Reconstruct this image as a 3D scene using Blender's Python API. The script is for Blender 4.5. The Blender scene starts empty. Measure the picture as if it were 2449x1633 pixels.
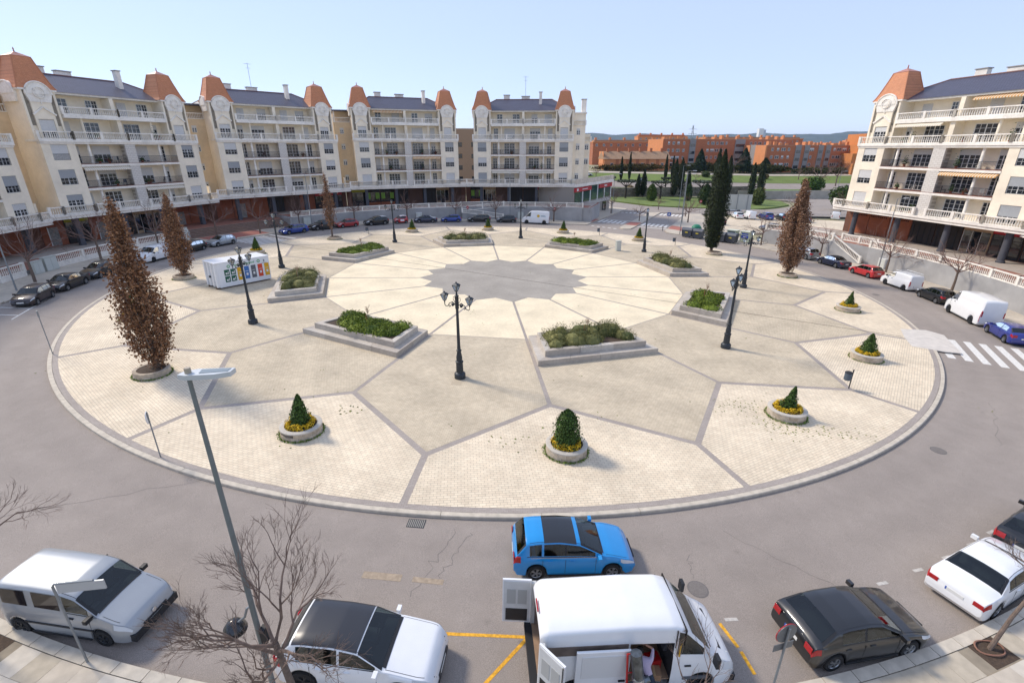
import bpy, math, random
from mathutils import Vector, Matrix, noise as mnoise
R = math.radians; PI = math.pi
rnd = random.Random(7)
S = bpy.context.scene
COL = S.collection
# ------------------------------------------------------------------ camera
cam = bpy.data.cameras.new('camera'); camo = bpy.data.objects.new('camera', cam); COL.objects.link(camo)
camo.location = (0, 0, 14.0); camo.rotation_euler = (R(90 - 21.578), 0, 0)
cam.sensor_width = 36; cam.lens = 17.127; cam.clip_end = 20000; cam.clip_start = .1
S.camera = camo
# ------------------------------------------------------------------ sky, sun, exposure
SUN_AZ, SUN_EL = R(-61), R(42)        # azimuth from +Y towards +X, elevation
w = bpy.data.worlds.new('World'); S.world = w; w.use_nodes = True
nt = w.node_tree; nt.nodes.clear()
sky = nt.nodes.new('ShaderNodeTexSky'); sky.sky_type = 'NISHITA'; sky.sun_disc = False
sky.sun_elevation = SUN_EL; sky.sun_rotation = SUN_AZ; sky.altitude = 2500
sky.air_density = 1.0; sky.dust_density = 1.2; sky.ozone_density = 3.5
bg = nt.nodes.new('ShaderNodeBackground'); bg.inputs['Strength'].default_value = .128
wo = nt.nodes.new('ShaderNodeOutputWorld')
tint = nt.nodes.new('ShaderNodeMix'); tint.data_type = 'RGBA'; tint.blend_type = 'MULTIPLY'; tint.inputs[0].default_value = 1; tint.inputs[7].default_value = (1.12, .95, .845, 1)   # white balance of the thin veil of cloud
veil = nt.nodes.new('ShaderNodeMix'); veil.data_type = 'RGBA'; veil.inputs[0].default_value = .72; veil.inputs[7].default_value = (2.05, 2.85, 4.5, 1)   # even thin cloud over the clear sky
nt.links.new(sky.outputs[0], veil.inputs[6]); nt.links.new(veil.outputs[2], tint.inputs[6]); nt.links.new(tint.outputs[2], bg.inputs[0]); nt.links.new(bg.outputs[0], wo.inputs[0])
sl = bpy.data.lights.new('sun', 'SUN'); sl.energy = 1.75; sl.angle = R(10.0); sl.color = (1, .90, .77)
so = bpy.data.objects.new('sun', sl); COL.objects.link(so)
sd = Vector((math.sin(SUN_AZ) * math.cos(SUN_EL), math.cos(SUN_AZ) * math.cos(SUN_EL), math.sin(SUN_EL)))
so.rotation_euler = sd.to_track_quat('Z', 'Y').to_euler(); so.location = (-60, 40, 80)
vs = S.view_settings; vs.view_transform = 'Standard'; vs.look = 'None'; vs.exposure = 1.15; vs.gamma = 1; vs.use_curve_mapping = False
cy = S.cycles; cy.max_bounces = 6; cy.diffuse_bounces = 4; cy.glossy_bounces = 3; cy.transmission_bounces = 4; cy.volume_bounces = 0; cy.caustics_reflective = False; cy.caustics_refractive = False
# ------------------------------------------------------------------ layout constants (metres)
CX, CY = -.85, 55.8          # middle of the round plaza
TILT = .0223                 # the whole place falls gently towards +x
def gz(x, y=0): return -TILT * (max(-90, min(110, x)) - CX)
def pol(r, deg): return (CX + r * math.cos(R(deg)), CY + r * math.sin(R(deg)))
# ------------------------------------------------------------------ materials
MATS = {}
def srgb(h):
    v = [int(h[i:i + 2], 16) / 255 for i in (0, 2, 4)]
    return tuple(c / 12.92 if c <= .04045 else ((c + .055) / 1.055) ** 2.4 for c in v) + (1,)
def mat(name, col, rough=.7, metal=0, var=.0, scale=6, bump=0, bscale=40, spec=.5, trans=0, coat=0, emit=0, var2=0, scale2=.4):
    if name in MATS: return MATS[name]
    m = bpy.data.materials.new(name); m.use_nodes = True; MATS[name] = m
    t = m.node_tree; b = t.nodes['Principled BSDF']
    c = srgb(col) if isinstance(col, str) else tuple(col) + (1,)
    b.inputs['Base Color'].default_value = c; b.inputs['Roughness'].default_value = rough; b.inputs['Metallic'].default_value = metal
    b.inputs['Specular IOR Level'].default_value = spec
    if trans: b.inputs['Transmission Weight'].default_value = trans
    if coat: b.inputs['Coat Weight'].default_value = coat; b.inputs['Coat Roughness'].default_value = .06
    if emit: b.inputs['Emission Color'].default_value = c; b.inputs['Emission Strength'].default_value = emit
    if var or bump:
        tc = t.nodes.new('ShaderNodeTexCoord')
        def N(sc, det=4):
            n = t.nodes.new('ShaderNodeTexNoise'); n.inputs['Scale'].default_value = sc; n.inputs['Detail'].default_value = det
            t.links.new(tc.outputs['Object'], n.inputs['Vector']); return n
    if var:
        def layer(src, n, amt):
            h = t.nodes.new('ShaderNodeMapRange'); h.inputs[1].default_value = .3; h.inputs[2].default_value = .7
            h.inputs[3].default_value = 1 - amt; h.inputs[4].default_value = 1 + amt
            t.links.new(n.outputs['Fac'], h.inputs[0])
            mx = t.nodes.new('ShaderNodeMix'); mx.data_type = 'RGBA'; mx.blend_type = 'MULTIPLY'; mx.inputs[0].default_value = 1
            if src is None: mx.inputs[6].default_value = c
            else: t.links.new(src, mx.inputs[6])
            t.links.new(h.outputs[0], mx.inputs[7]); return mx.outputs[2]
        o = layer(None, N(scale), var)
        if var2: o = layer(o, N(scale2, 3), var2)
        t.links.new(o, b.inputs['Base Color'])
    if bump:
        bp = t.nodes.new('ShaderNodeBump'); bp.inputs['Strength'].default_value = bump; bp.inputs['Distance'].default_value = .02
        t.links.new(N(bscale, 3).outputs['Fac'], bp.inputs['Height']); t.links.new(bp.outputs[0], b.inputs['Normal'])
    return m
def brickmat(name, c1, c2, mortar, bw, bh, ms=.01, rough=.85, rot=0, wear=.12, wscale=.5, msmooth=.3, obj=True):
    if name in MATS: return MATS[name]
    m = bpy.data.materials.new(name); m.use_nodes = True; MATS[name] = m
    t = m.node_tree; b = t.nodes['Principled BSDF']; b.inputs['Roughness'].default_value = rough
    tc = t.nodes.new('ShaderNodeTexCoord'); mp = t.nodes.new('ShaderNodeMapping'); mp.inputs['Rotation'].default_value = rot if isinstance(rot, tuple) else (0, 0, rot)
    t.links.new(tc.outputs['UV' if not obj else 'Object'], mp.inputs[0])
    br = t.nodes.new('ShaderNodeTexBrick'); br.inputs['Scale'].default_value = 1
    br.inputs['Color1'].default_value = srgb(c1); br.inputs['Color2'].default_value = srgb(c2); br.inputs['Mortar'].default_value = srgb(mortar)
    br.inputs['Brick Width'].default_value = bw; br.inputs['Row Height'].default_value = bh; br.inputs['Mortar Size'].default_value = ms; br.inputs['Mortar Smooth'].default_value = msmooth
    t.links.new(mp.outputs[0], br.inputs['Vector'])
    src = br.outputs['Color']
    for sc, am in ((wscale, wear), (wscale * 7, wear * .6)):
        n = t.nodes.new('ShaderNodeTexNoise'); n.inputs['Scale'].default_value = sc; n.inputs['Detail'].default_value = 4
        t.links.new(tc.outputs['Object'], n.inputs['Vector'])
        h = t.nodes.new('ShaderNodeMapRange'); h.inputs[1].default_value = .3; h.inputs[2].default_value = .7; h.inputs[3].default_value = 1 - am; h.inputs[4].default_value = 1 + am * .5
        t.links.new(n.outputs['Fac'], h.inputs[0])
        mx = t.nodes.new('ShaderNodeMix'); mx.data_type = 'RGBA'; mx.blend_type = 'MULTIPLY'; mx.inputs[0].default_value = 1
        t.links.new(src, mx.inputs[6]); t.links.new(h.outputs[0], mx.inputs[7]); src = mx.outputs[2]
    t.links.new(src, b.inputs['Base Color'])
    bp = t.nodes.new('ShaderNodeBump'); bp.inputs['Strength'].default_value = .35; bp.inputs['Distance'].default_value = .01; bp.invert = True
    t.links.new(br.outputs['Fac'], bp.inputs['Height']); t.links.new(bp.outputs[0], b.inputs['Normal'])
    return m
def leafmat(name, c1, c2, rough=.7):
    if name in MATS: return MATS[name]
    m = bpy.data.materials.new(name); m.use_nodes = True; MATS[name] = m
    t = m.node_tree; b = t.nodes['Principled BSDF']; b.inputs['Roughness'].default_value = rough; b.inputs['Specular IOR Level'].default_value = .25
    g = t.nodes.new('ShaderNodeNewGeometry'); mx = t.nodes.new('ShaderNodeMix'); mx.data_type = 'RGBA'
    mx.inputs[6].default_value = srgb(c1); mx.inputs[7].default_value = srgb(c2)
    t.links.new(g.outputs['Random Per Island'], mx.inputs[0]); t.links.new(mx.outputs[2], b.inputs['Base Color'])
    return m
# ------------------------------------------------------------------ mesh builder
class MB:
    def __init__(s): s.v = []; s.f = []; s.m = []; s.mi = 0
    def add(s, vs, fs):
        o = len(s.v); s.v += [tuple(p) for p in vs]; s.f += [tuple(i + o for i in f) for f in fs]; s.m += [s.mi] * len(fs); return s
    def box(s, x0, x1, y0, y1, z0, z1):
        v = [(x0, y0, z0), (x1, y0, z0), (x1, y1, z0), (x0, y1, z0), (x0, y0, z1), (x1, y0, z1), (x1, y1, z1), (x0, y1, z1)]
        return s.add(v, [(3, 2, 1, 0), (4, 5, 6, 7), (0, 1, 5, 4), (1, 2, 6, 5), (2, 3, 7, 6), (3, 0, 4, 7)])
    def obox(s, c, ax, ay, az, sx, sy, sz):            # oriented box, half sizes
        c, ax, ay, az = Vector(c), Vector(ax), Vector(ay), Vector(az); v = []
        for k in (-1, 1):
            for a, b in ((-1, -1), (1, -1), (1, 1), (-1, 1)): v.append(c + ax * a * sx + ay * b * sy + az * k * sz)
        return s.add(v, [(3, 2, 1, 0), (4, 5, 6, 7), (0, 1, 5, 4), (1, 2, 6, 5), (2, 3, 7, 6), (3, 0, 4, 7)])
    def quad(s, *p): return s.add(p, [tuple(range(len(p)))])
    def prism(s, pts, z0, z1):                         # plan polygon (ccw)
        n = len(pts); z0f = z0 if callable(z0) else (lambda x, y: z0); z1f = z1 if callable(z1) else (lambda x, y: z1)
        v = [(x, y, z0f(x, y)) for x, y in pts] + [(x, y, z1f(x, y)) for x, y in pts]
        return s.add(v, [tuple(range(n - 1, -1, -1)), tuple(range(n, 2 * n))] + [(i, (i + 1) % n, n + (i + 1) % n, n + i) for i in range(n)])
    def tube(s, pts, rad, n=6, cap=True):
        pts = [Vector(p) for p in pts]; rings = []; m = len(pts)
        up = Vector((0, 0, 1))
        for i, p in enumerate(pts):
            d = (pts[min(i + 1, m - 1)] - pts[max(i - 1, 0)])
            if d.length < 1e-9: d = Vector((0, 0, 1))
            d.normalize(); a = d.cross(up if abs(d.z) < .95 else Vector((1, 0, 0))).normalized(); b = d.cross(a)
            r = rad[i] if isinstance(rad, (list, tuple)) else rad
            rings.append([p + (a * math.cos(2 * PI * k / n) + b * math.sin(2 * PI * k / n)) * r for k in range(n)])
        v = [q for rg in rings for q in rg]; f = []
        for i in range(m - 1):
            for k in range(n): f.append((i * n + k, i * n + (k + 1) % n, (i + 1) * n + (k + 1) % n, (i + 1) * n + k))
        if cap: f += [tuple(range(n))[::-1], tuple(range((m - 1) * n, m * n))]
        return s.add(v, f)
    def lathe(s, prof, n=16, c=(0, 0), a0=0, cap=True):          # prof [(r, z)]
        v = []; f = []; m = len(prof)
        for r, z in prof:
            for k in range(n):
                a = 2 * PI * k / n + a0; v.append((c[0] + r * math.cos(a), c[1] + r * math.sin(a), z))
        for i in range(m - 1):
            for k in range(n): f.append((i * n + k, i * n + (k + 1) % n, (i + 1) * n + (k + 1) % n, (i + 1) * n + k))
        if cap: f += [tuple(range(n))[::-1], tuple(range((m - 1) * n, m * n))]
        return s.add(v, f)
    def mesh(s, mats=None, smooth=False):
        me = bpy.data.meshes.new('mesh'); me.from_pydata(s.v, [], s.f)
        if mats:
            for m in (mats if isinstance(mats, (list, tuple)) else [mats]): me.materials.append(m)
        if any(s.m): me.polygons.foreach_set('material_index', s.m)
        if smooth:
            me.polygons.foreach_set('use_smooth', [True] * len(s.f))
            if smooth != 'all': me.set_sharp_from_angle(angle=R(40))
        me.update(); return me
    def obj(s, name, mats=None, parent=None, smooth=False, **k): return link(name, s.mesh(mats, smooth), parent, **k)
def link(name, me, parent=None, loc=None, rot=None, label=None, cat=None, group=None, kind=None, scale=None):
    o = bpy.data.objects.new(name, me); COL.objects.link(o)
    if parent: o.parent = parent
    if loc is not None: o.location = loc
    if rot is not None: o.rotation_euler = rot if isinstance(rot, (tuple, list)) or hasattr(rot, 'x') else (0, 0, rot)
    if scale is not None: o.scale = scale if isinstance(scale, (tuple, list)) else (scale,) * 3
    tag(o, label, cat, group, kind); return o
def tag(o, label=None, cat=None, group=None, kind=None):
    for k, v in (('label', label), ('category', cat), ('group', group), ('kind', kind)):
        if v: o[k] = v
    return o
def empty(name, loc, rz=0, label=None, cat=None, group=None, tilt=False, scale=None):
    o = link(name, None, None, loc, None, label, cat, group, scale=scale); o.empty_display_size = .3
    m = Matrix.Rotation(rz, 4, 'Z')
    if tilt: m = Matrix.Rotation(TILT, 4, 'Y') @ m
    o.rotation_euler = m.to_euler(); return o
def bx(name, m, parent, x0, x1, y0, y1, z0, z1, **k): return MB().box(x0, x1, y0, y1, z0, z1).obj(name, m, parent, **k)
def recolor(o, m, i=0):
    o.material_slots[i].link = 'OBJECT'; o.material_slots[i].material = m; return o
def copy_tree(o, parent=None):
    c = o.copy(); COL.objects.link(c); c.parent = parent
    for ch in o.children: copy_tree(ch, c)
    return c
def leaves(mb, pts, size, rng, flat=.0, aspect=.6):
    """little four-cornered leaves at the given points [(p, normal or None)]"""
    for p, nrm in pts:
        n = Vector((rng.gauss(0, 1), rng.gauss(0, 1), rng.gauss(0, 1)))
        if nrm is not None: n = n * (1 - flat) + Vector(nrm) * flat * 2
        if n.length < 1e-6: continue
        n.normalize(); a = n.orthogonal().normalized(); a = Matrix.Rotation(rng.uniform(0, 2 * PI), 3, n) @ a; b = n.cross(a)
        s = size * rng.uniform(.6, 1.35); p = Vector(p)
        mb.add([p - a * s, p - b * s * aspect + n * s * .15, p + a * s, p + b * s * aspect + n * s * .15], [(0, 1, 2, 3)])
# ================================================================== materials used all over
def asphalt_mat():
    m = mat('asphalt', '958b82', .9, var=.26, scale=48, bump=.6, bscale=90, var2=.06, scale2=.12); t = m.node_tree; b = t.nodes['Principled BSDF']
    src = b.inputs['Base Color'].links[0].from_socket; tc = [n for n in t.nodes if n.bl_idname == 'ShaderNodeTexCoord'][0]
    def mul(src, fac_socket, lo, hi, a, c):
        h = t.nodes.new('ShaderNodeMapRange'); h.inputs[1].default_value = a; h.inputs[2].default_value = c; h.inputs[3].default_value = lo; h.inputs[4].default_value = hi; t.links.new(fac_socket, h.inputs[0])
        mx = t.nodes.new('ShaderNodeMix'); mx.data_type = 'RGBA'; mx.blend_type = 'MULTIPLY'; mx.inputs[0].default_value = 1; t.links.new(src, mx.inputs[6]); t.links.new(h.outputs[0], mx.inputs[7]); return mx.outputs[2]
    n = t.nodes.new('ShaderNodeTexNoise'); n.inputs['Scale'].default_value = .9; n.inputs['Detail'].default_value = 6; n.inputs['Roughness'].default_value = .7; t.links.new(tc.outputs['Object'], n.inputs['Vector']); src = mul(src, n.outputs['Fac'], .94, 1.05, .35, .65)
    # dark oil spots, and the worn lanes of the ring
    v = t.nodes.new('ShaderNodeTexVoronoi'); v.inputs['Scale'].default_value = .55; t.links.new(tc.outputs['Object'], v.inputs['Vector']); src = mul(src, v.outputs['Distance'], .86, 1.0, .02, .10)
    v = t.nodes.new('ShaderNodeTexVoronoi'); v.inputs['Scale'].default_value = 3.1; t.links.new(tc.outputs['Object'], v.inputs['Vector']); src = mul(src, v.outputs['Distance'], .72, 1.0, .015, .05)
    sx = t.nodes.new('ShaderNodeVectorMath'); sx.operation = 'SUBTRACT'; sx.inputs[1].default_value = (CX, CY, 0); t.links.new(tc.outputs['Object'], sx.inputs[0]); ml = t.nodes.new('ShaderNodeVectorMath'); ml.operation = 'MULTIPLY'; ml.inputs[1].default_value = (1, 1, 0); t.links.new(sx.outputs[0], ml.inputs[0])
    ln = t.nodes.new('ShaderNodeVectorMath'); ln.operation = 'LENGTH'; t.links.new(ml.outputs[0], ln.inputs[0]); sn = t.nodes.new('ShaderNodeMath'); sn.operation = 'SINE'; mm = t.nodes.new('ShaderNodeMath'); mm.operation = 'MULTIPLY'; mm.inputs[1].default_value = 3.3; t.links.new(ln.outputs['Value'], mm.inputs[0]); t.links.new(mm.outputs[0], sn.inputs[0]); src = mul(src, sn.outputs[0], .965, 1.02, -1, 1)
    t.links.new(src, b.inputs['Base Color']); return m
asphalt = asphalt_mat()
pave_cream = brickmat('pave_cream', 'e4d5ba', 'dccbb0', 'b7a892', .30, .15, .012, rot=PI / 2, wear=.17, wscale=.35)
pave_tan = brickmat('pave_tan', 'ccbea4', 'c4b59b', 'aa9c86', .24, .12, .010, rot=PI / 2, wear=.18, wscale=.4)
pave_petal = mat('pave_petal', 'e0d1b2', .85, var=.07, scale=4, var2=.12, scale2=.35)
pave_grey = mat('pave_grey', '9c958a', .85, var=.08, scale=4, var2=.13, scale2=.35)
pave_mauve = brickmat('pave_mauve', 'a79d94', '9e948b', '91877f', .2, .1, .008, wear=.1)
kerb_m = mat('kerb_stone', 'bfb5a4', .85, var=.14, scale=3, bump=.2, bscale=60)
side_m = mat('sidewalk', 'b9ae9d', .9, var=.10, scale=2.5, bump=.15, bscale=50, var2=.1, scale2=.3)
side2_m = mat('sidewalk_worn', 'b1a693', .9, var=.12, scale=3, bump=.15, bscale=50)
side3_m = mat('sidewalk_pale', 'c4bbac', .9, var=.10, scale=3, bump=.15, bscale=50)
pod_m = brickmat('podium_paving', '9c6a58', '93614f', '7c5a4c', .4, .2, .01, wear=.2)
white_m = mat('white_stone', 'ebe5da', .75, var=.08, scale=4, var2=.12, scale2=.7)
grey_wall = mat('grey_render', 'a09f9e', .9, var=.07, scale=1.2, var2=.14, scale2=.25, bump=.1)
paint_w = mat('road_paint', 'd6d3cc', .8, var=.22, scale=14)
paint_y = mat('yellow_paint', 'd9a02c', .8, var=.3, scale=12)
paint_yf = mat('yellow_faded', '9d8d79', .9, var=.2, scale=8)
iron = mat('dark_iron', '2e3136', .55, .3, var=.1, scale=8)
soil_m = mat('soil', '4a3c30', .95, var=.3, scale=14, bump=.6)
grass_m = mat('grass', '667638', .95, var=.22, scale=3, bump=.6, bscale=90, var2=.15, scale2=.15)
wood_m = mat('bark', '6e5f54', .95, var=.25, scale=12, bump=.5)
twig_m = mat('twig', '7a6258', .95)
sand_m = mat('sandy_ground', 'c9baa2', .95, var=.12, scale=.8, bump=.3, bscale=30, var2=.15, scale2=.12)
# ================================================================== ground
def terr(x, y):
    t = max(0, min(1, (y - 176) / 60)); t = t * t * (3 - 2 * t)
    return gz(x) - .34 + 7.0 * t
mb = MB()
xs = [-9000, -3000, -900, -400, -200, -90, -40, 0, 40, 80, 110, 160, 220, 300, 400, 700, 1500, 4000, 9000]
ys = [-300, -60, 0, 40, 80, 110, 140, 165, 176, 190, 205, 220, 236, 260, 320, 450, 800, 2000, 5000, 12000]
mb.add([(x, y, terr(x, y)) for y in ys for x in xs], [(j * len(xs) + i, j * len(xs) + i + 1, (j + 1) * len(xs) + i + 1, (j + 1) * len(xs) + i) for j in range(len(ys) - 1) for i in range(len(xs) - 1)])
mb.obj('ground', mat('dry_ground', '8f8a6c', .95, var=.2, scale=.05), kind='structure')
def arc_pts(r0, r1, a0, a1, n=None):
    n = n or max(2, int(abs(a1 - a0) / 2.2) + 1); out = []
    for i in range(n + 1): out.append(pol(r1, a0 + (a1 - a0) * i / n))
    for i in range(n, -1, -1): out.append(pol(r0, a0 + (a1 - a0) * i / n))
    return out
def ring(mb, r0, r1, a0, a1, ztop, zbot, n=None):
    """solid ring sector; ztop/zbot callables of (x, y)"""
    n = n or max(1, int(abs(a1 - a0) / 2.2) + 1)
    zt = ztop if callable(ztop) else (lambda x, y: ztop); zb = zbot if callable(zbot) else (lambda x, y: zbot)
    v = []
    for i in range(n + 1):
        a = a0 + (a1 - a0) * i / n
        for r, zf in ((r0, zb), (r1, zb), (r1, zt), (r0, zt)):
            x, y = pol(r, a); v.append((x, y, zf(x, y)))
    f = []
    for i in range(n):
        b = i * 4
        for k in range(4): f.append((b + k, b + (k + 1) % 4, b + 4 + (k + 1) % 4, b + 4 + k)[::-1])
    f += [(0, 1, 2, 3), tuple(n * 4 + k for k in (3, 2, 1, 0))]
    return mb.add(v, f)
G = lambda d: (lambda x, y: gz(x) + d)
def sheet(name, pts, d, m, kind='structure', thick=.12, **k):
    """flat-lying polygon (ccw) that follows the slope"""
    return MB().prism(pts, G(d - thick), G(d)).obj(name, m, kind=kind, **k)
mb = MB(); ring(mb, 39.5, 47.6, 0, 360, G(-.15), G(-.5), 180); road = mb.obj('road', asphalt, kind='structure')
# the street leaving on the left, and the avenue leaving between the far blocks
sheet('side_street', [(-140, 8), (-28, 12), (-24, 16), (-36, 44), (-47, 44), (-140, 44)], -.156, asphalt)
D = Vector((.438, .899)); Pp = Vector((.899, -.438)); O2 = Vector((22.5, 98.5))
def av(p, d): q = O2 + Pp * p + D * d; return (q.x, q.y)
sheet('avenue', [av(-9, -6), av(9, -6), av(9.5, 40), av(-8, 40)], -.161, asphalt)
sheet('cross_street', [(10, 126), (140, 120), (180, 128), (180, 190), (90, 186), (92, 165), (85, 150), (70, 138), (50, 138.5), (38, 141), (29, 154), (26, 176), (10, 176)], -.166, asphalt)
# ================================================================== plaza
pz_m = Matrix.Rotation(TILT, 4, 'Y')
mb = MB(); mb.lathe([(39.9, -.5), (39.9, -.152), (39.67, -.15), (39.67, -.006)], 128)
plaza = mb.obj('plaza', pave_mauve, kind='structure', loc=(CX, CY, 0)); plaza.rotation_euler = pz_m.to_euler()
def inset(pts, d):
    n = len(pts); out = []; dd = d if isinstance(d, (list, tuple)) else [d] * n
    for i in range(n):
        p0, p1, p2 = Vector(pts[i - 1]), Vector(pts[i]), Vector(pts[(i + 1) % n])
        e1 = (p1 - p0).normalized(); e2 = (p2 - p1).normalized()
        n1 = Vector((-e1.y, e1.x)); n2 = Vector((-e2.y, e2.x)); d1 = dd[i - 1]; d2 = dd[i]
        cr = e1.x * e2.y - e1.y * e2.x
        if abs(cr) < 1e-4: out.append(p1 + n1 * d1); continue
        a = p1 + n1 * d1; b = p1 + n2 * d2; t = ((b.x - a.x) * e2.y - (b.y - a.y) * e2.x) / cr
        out.append(a + e1 * t)
    return [(p.x, p.y) for p in out]
def lp(r, deg): return (r * math.cos(R(deg)), r * math.sin(R(deg)))
A0 = -84.2; ST = 22.5; hs = ST / 2
n = 14
outer = [lp(30.6, 0), lp(35.8, -hs)] + [lp(39.36, -hs + ST * i / n) for i in range(n + 1)] + [lp(35.8, hs)]
dd = [.17, .17] + [0] * n + [.17, .17]
me_outer = MB().prism(inset(outer, dd), -.05, 0).mesh(pave_cream)
tan = [lp(20.0, 0), lp(30.6, 0), lp(35.8, hs), lp(30.6, ST), lp(20.0, ST)]
me_tan = MB().prism([(x * math.cos(-R(hs)) - y * math.sin(-R(hs)), x * math.sin(-R(hs)) + y * math.cos(-R(hs))) for x, y in inset(tan, [.14, .17, .17, .14, .0])], -.05, 0).mesh(pave_tan)
pet = [lp(9.9, -hs), lp(19.9, -hs), lp(19.9, hs), lp(9.9, hs), lp(8.5, 0)]
me_pet = MB().prism(inset(pet, [.11, 0, .11, 0, 0]), -.05, 0).mesh(pave_petal)
cen = []
for k in range(16):
    a = A0 + ST * k; cen += [lp(9.9, a), lp(8.5, a + hs)]
MB().prism(cen, -.05, -.002).obj('centre_panel', pave_grey, plaza)
for k in range(16):
    a = R(A0 + ST * k)
    link('cream_panel', me_outer, plaza, rot=a); link('tan_panel', me_tan, plaza, rot=a + R(hs)); link('petal_panel', me_pet, plaza, rot=a + R(hs))
# kerb stones round the plaza
nk = 60; mb = MB(); v = []; da = 2 * PI / nk * .997; f = []
for i in range(5):
    a = -da / 2 + da * i / 4
    for r, z in ((39.68, -.30), (39.92, -.30), (39.92, -.025), (39.89, 0), (39.68, 0)): v.append((r * math.cos(a), r * math.sin(a), z))
for i in range(4):
    for k in range(5): f.append((i * 5 + k, i * 5 + (k + 1) % 5, i * 5 + 5 + (k + 1) % 5, i * 5 + 5 + k)[::-1])
f += [(0, 1, 2, 3, 4), (24, 23, 22, 21, 20)]
me_k = mb.add(v, f).mesh(kerb_m)
for k in range(nk): link('kerb_stone', me_k, plaza, rot=2 * PI * k / nk + rnd.uniform(-.0002, .0002))
# slot drain straight across the plaza, concrete ramp patch at the crossing, cast cover
def p2l(x, y): return (x - CX, y - CY)
a, b = Vector(p2l(-34.5, 73.3)), Vector(p2l(33.0, 38.4)); dv = (b - a).normalized(); pv = Vector((-dv.y, dv.x))
MB().prism([tuple(a - pv * .045), tuple(b - pv * .045), tuple(b + pv * .045), tuple(a + pv * .045)], -.02, .004).obj('slot_drain', mat('drain', '4f4a40', .9, var=.3, scale=2), plaza)
MB().prism([p2l(34.3, 40.4), p2l(36.4, 40.2), p2l(37.0, 39.0), p2l(35.0, 34.9), p2l(33.9, 35.2), p2l(32.1, 36.2), p2l(33.0, 38.2)][::-1], -.06, .006).obj('concrete_patch', mat('concrete', 'c9c2b8', .9, var=.1, scale=2), plaza)
x, y = p2l(-3.55, 28.0); MB().prism([(x - .33, y - .25), (x + .33, y - .25), (x + .33, y + .25), (x - .33, y + .25)], -.03, .006).obj('access_cover', mat('cover', 'b5a68e', .8), plaza)
# weeds growing in the joints and round the planters
mb = MB(); r2 = random.Random(3)
def weed_patch(cx, cy, rx, ry, n, s=.05):
    for _ in range(n):
        x, y = cx + r2.gauss(0, rx), cy + r2.gauss(0, ry); x = round(x / .15) * .15 + r2.uniform(-.02, .02)
        px, py = p2l(x, y); leaves(mb, [((px + r2.uniform(-.04, .04), py + r2.uniform(-.04, .04), .015), (0, 0, 1)) for _ in range(3)], s, r2, .4)
weed_patch(13.6, 25.6, .9, .6, 60, .035); weed_patch(16.5, 22.9, 1.5, .5, 80, .035); weed_patch(14.6, 23.6, .8, .4, 40, .035); weed_patch(-9.3, 24.4, .5, .3, 14); weed_patch(0.5, 21.3, 1, .6, 12)
for _ in range(70): weed_patch(-.85 + r2.uniform(-30, 30), CY + r2.uniform(-36, 8), .3, .3, 2, .035)
mb.obj('joint_weeds', leafmat('weed', '5f7a2c', '8a8a3c'), plaza, kind='stuff')
# ================================================================== pavements
mb = MB(); ring(mb, 47.42, 53.5, 74, 196.5, G(0), G(-.45)); mb.obj('far_pavement', side_m, kind='structure')
mb = MB(); ring(mb, 47.42, 53.5, -42, 44, G(.0), G(-.45)); mb.obj('right_pavement', side_m, kind='structure')
mb = MB(); ring(mb, 47.65, 60, -116, -58, G(-.02), G(-.5)); near_pave = mb.obj('near_pavement', mat('grout', '8f8472', .95, var=.15, scale=3), kind='structure')
sheet('corner_pavement', [pol(47.5, 73.9), av(-7.7, -1), av(-7.7, 34), (12, 150), (4, 128), (4, 118), pol(53, 78)], .004, side_m, thick=.4)
sheet('corner_pavement', [pol(47.5, 44), pol(60, 40), (60, 96), (43, 99), (46, 120), (48, 128), av(7.7, 33), av(7.7, 0), av(8.6, -2), pol(47.5, 51)], .004, side_m, thick=.4)
sheet('traffic_island', [av(-.8, -1.2), av(.2, -2.4), av(1.4, -1.6), av(1.5, 1), av(1.5, 33), av(-.95, 33), av(-.95, 1)], .0, side_m, thick=.4)
red_tile = mat('red_tactile', 'a5685a', .9, var=.1, scale=3)
sheet('tactile_strip', [av(-.9, 3.5), av(1.45, 3.5), av(1.45, 8.5), av(-.9, 8.5)], .006, red_tile, thick=.05)
sheet('tactile_strip', [av(-14, 2.6), av(-7.8, 3.4), av(-7.8, 8.5), av(-10, 8.5), av(-10.5, 5.4), av(-14, 4.9)], .010, red_tile, thick=.05)
sheet('tactile_strip', [av(7.8, 3), av(11.8, 1), av(12.5, 5.5), av(7.8, 8)], .010, red_tile, thick=.05)
mb = MB(); ring(mb, 47.9, 52.2, 146, 157, G(.006), G(-.2)); mb.obj('tactile_strip', red_tile, kind='structure')
mb = MB(); ring(mb, 47.25, 47.5, 74, 196, G(.012), G(-.4)); mb.obj('kerb', kerb_m, kind='structure')
mb = MB(); ring(mb, 47.25, 47.5, -42, 50, G(.012), G(-.4)); mb.obj('kerb', kerb_m, kind='structure')
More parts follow.
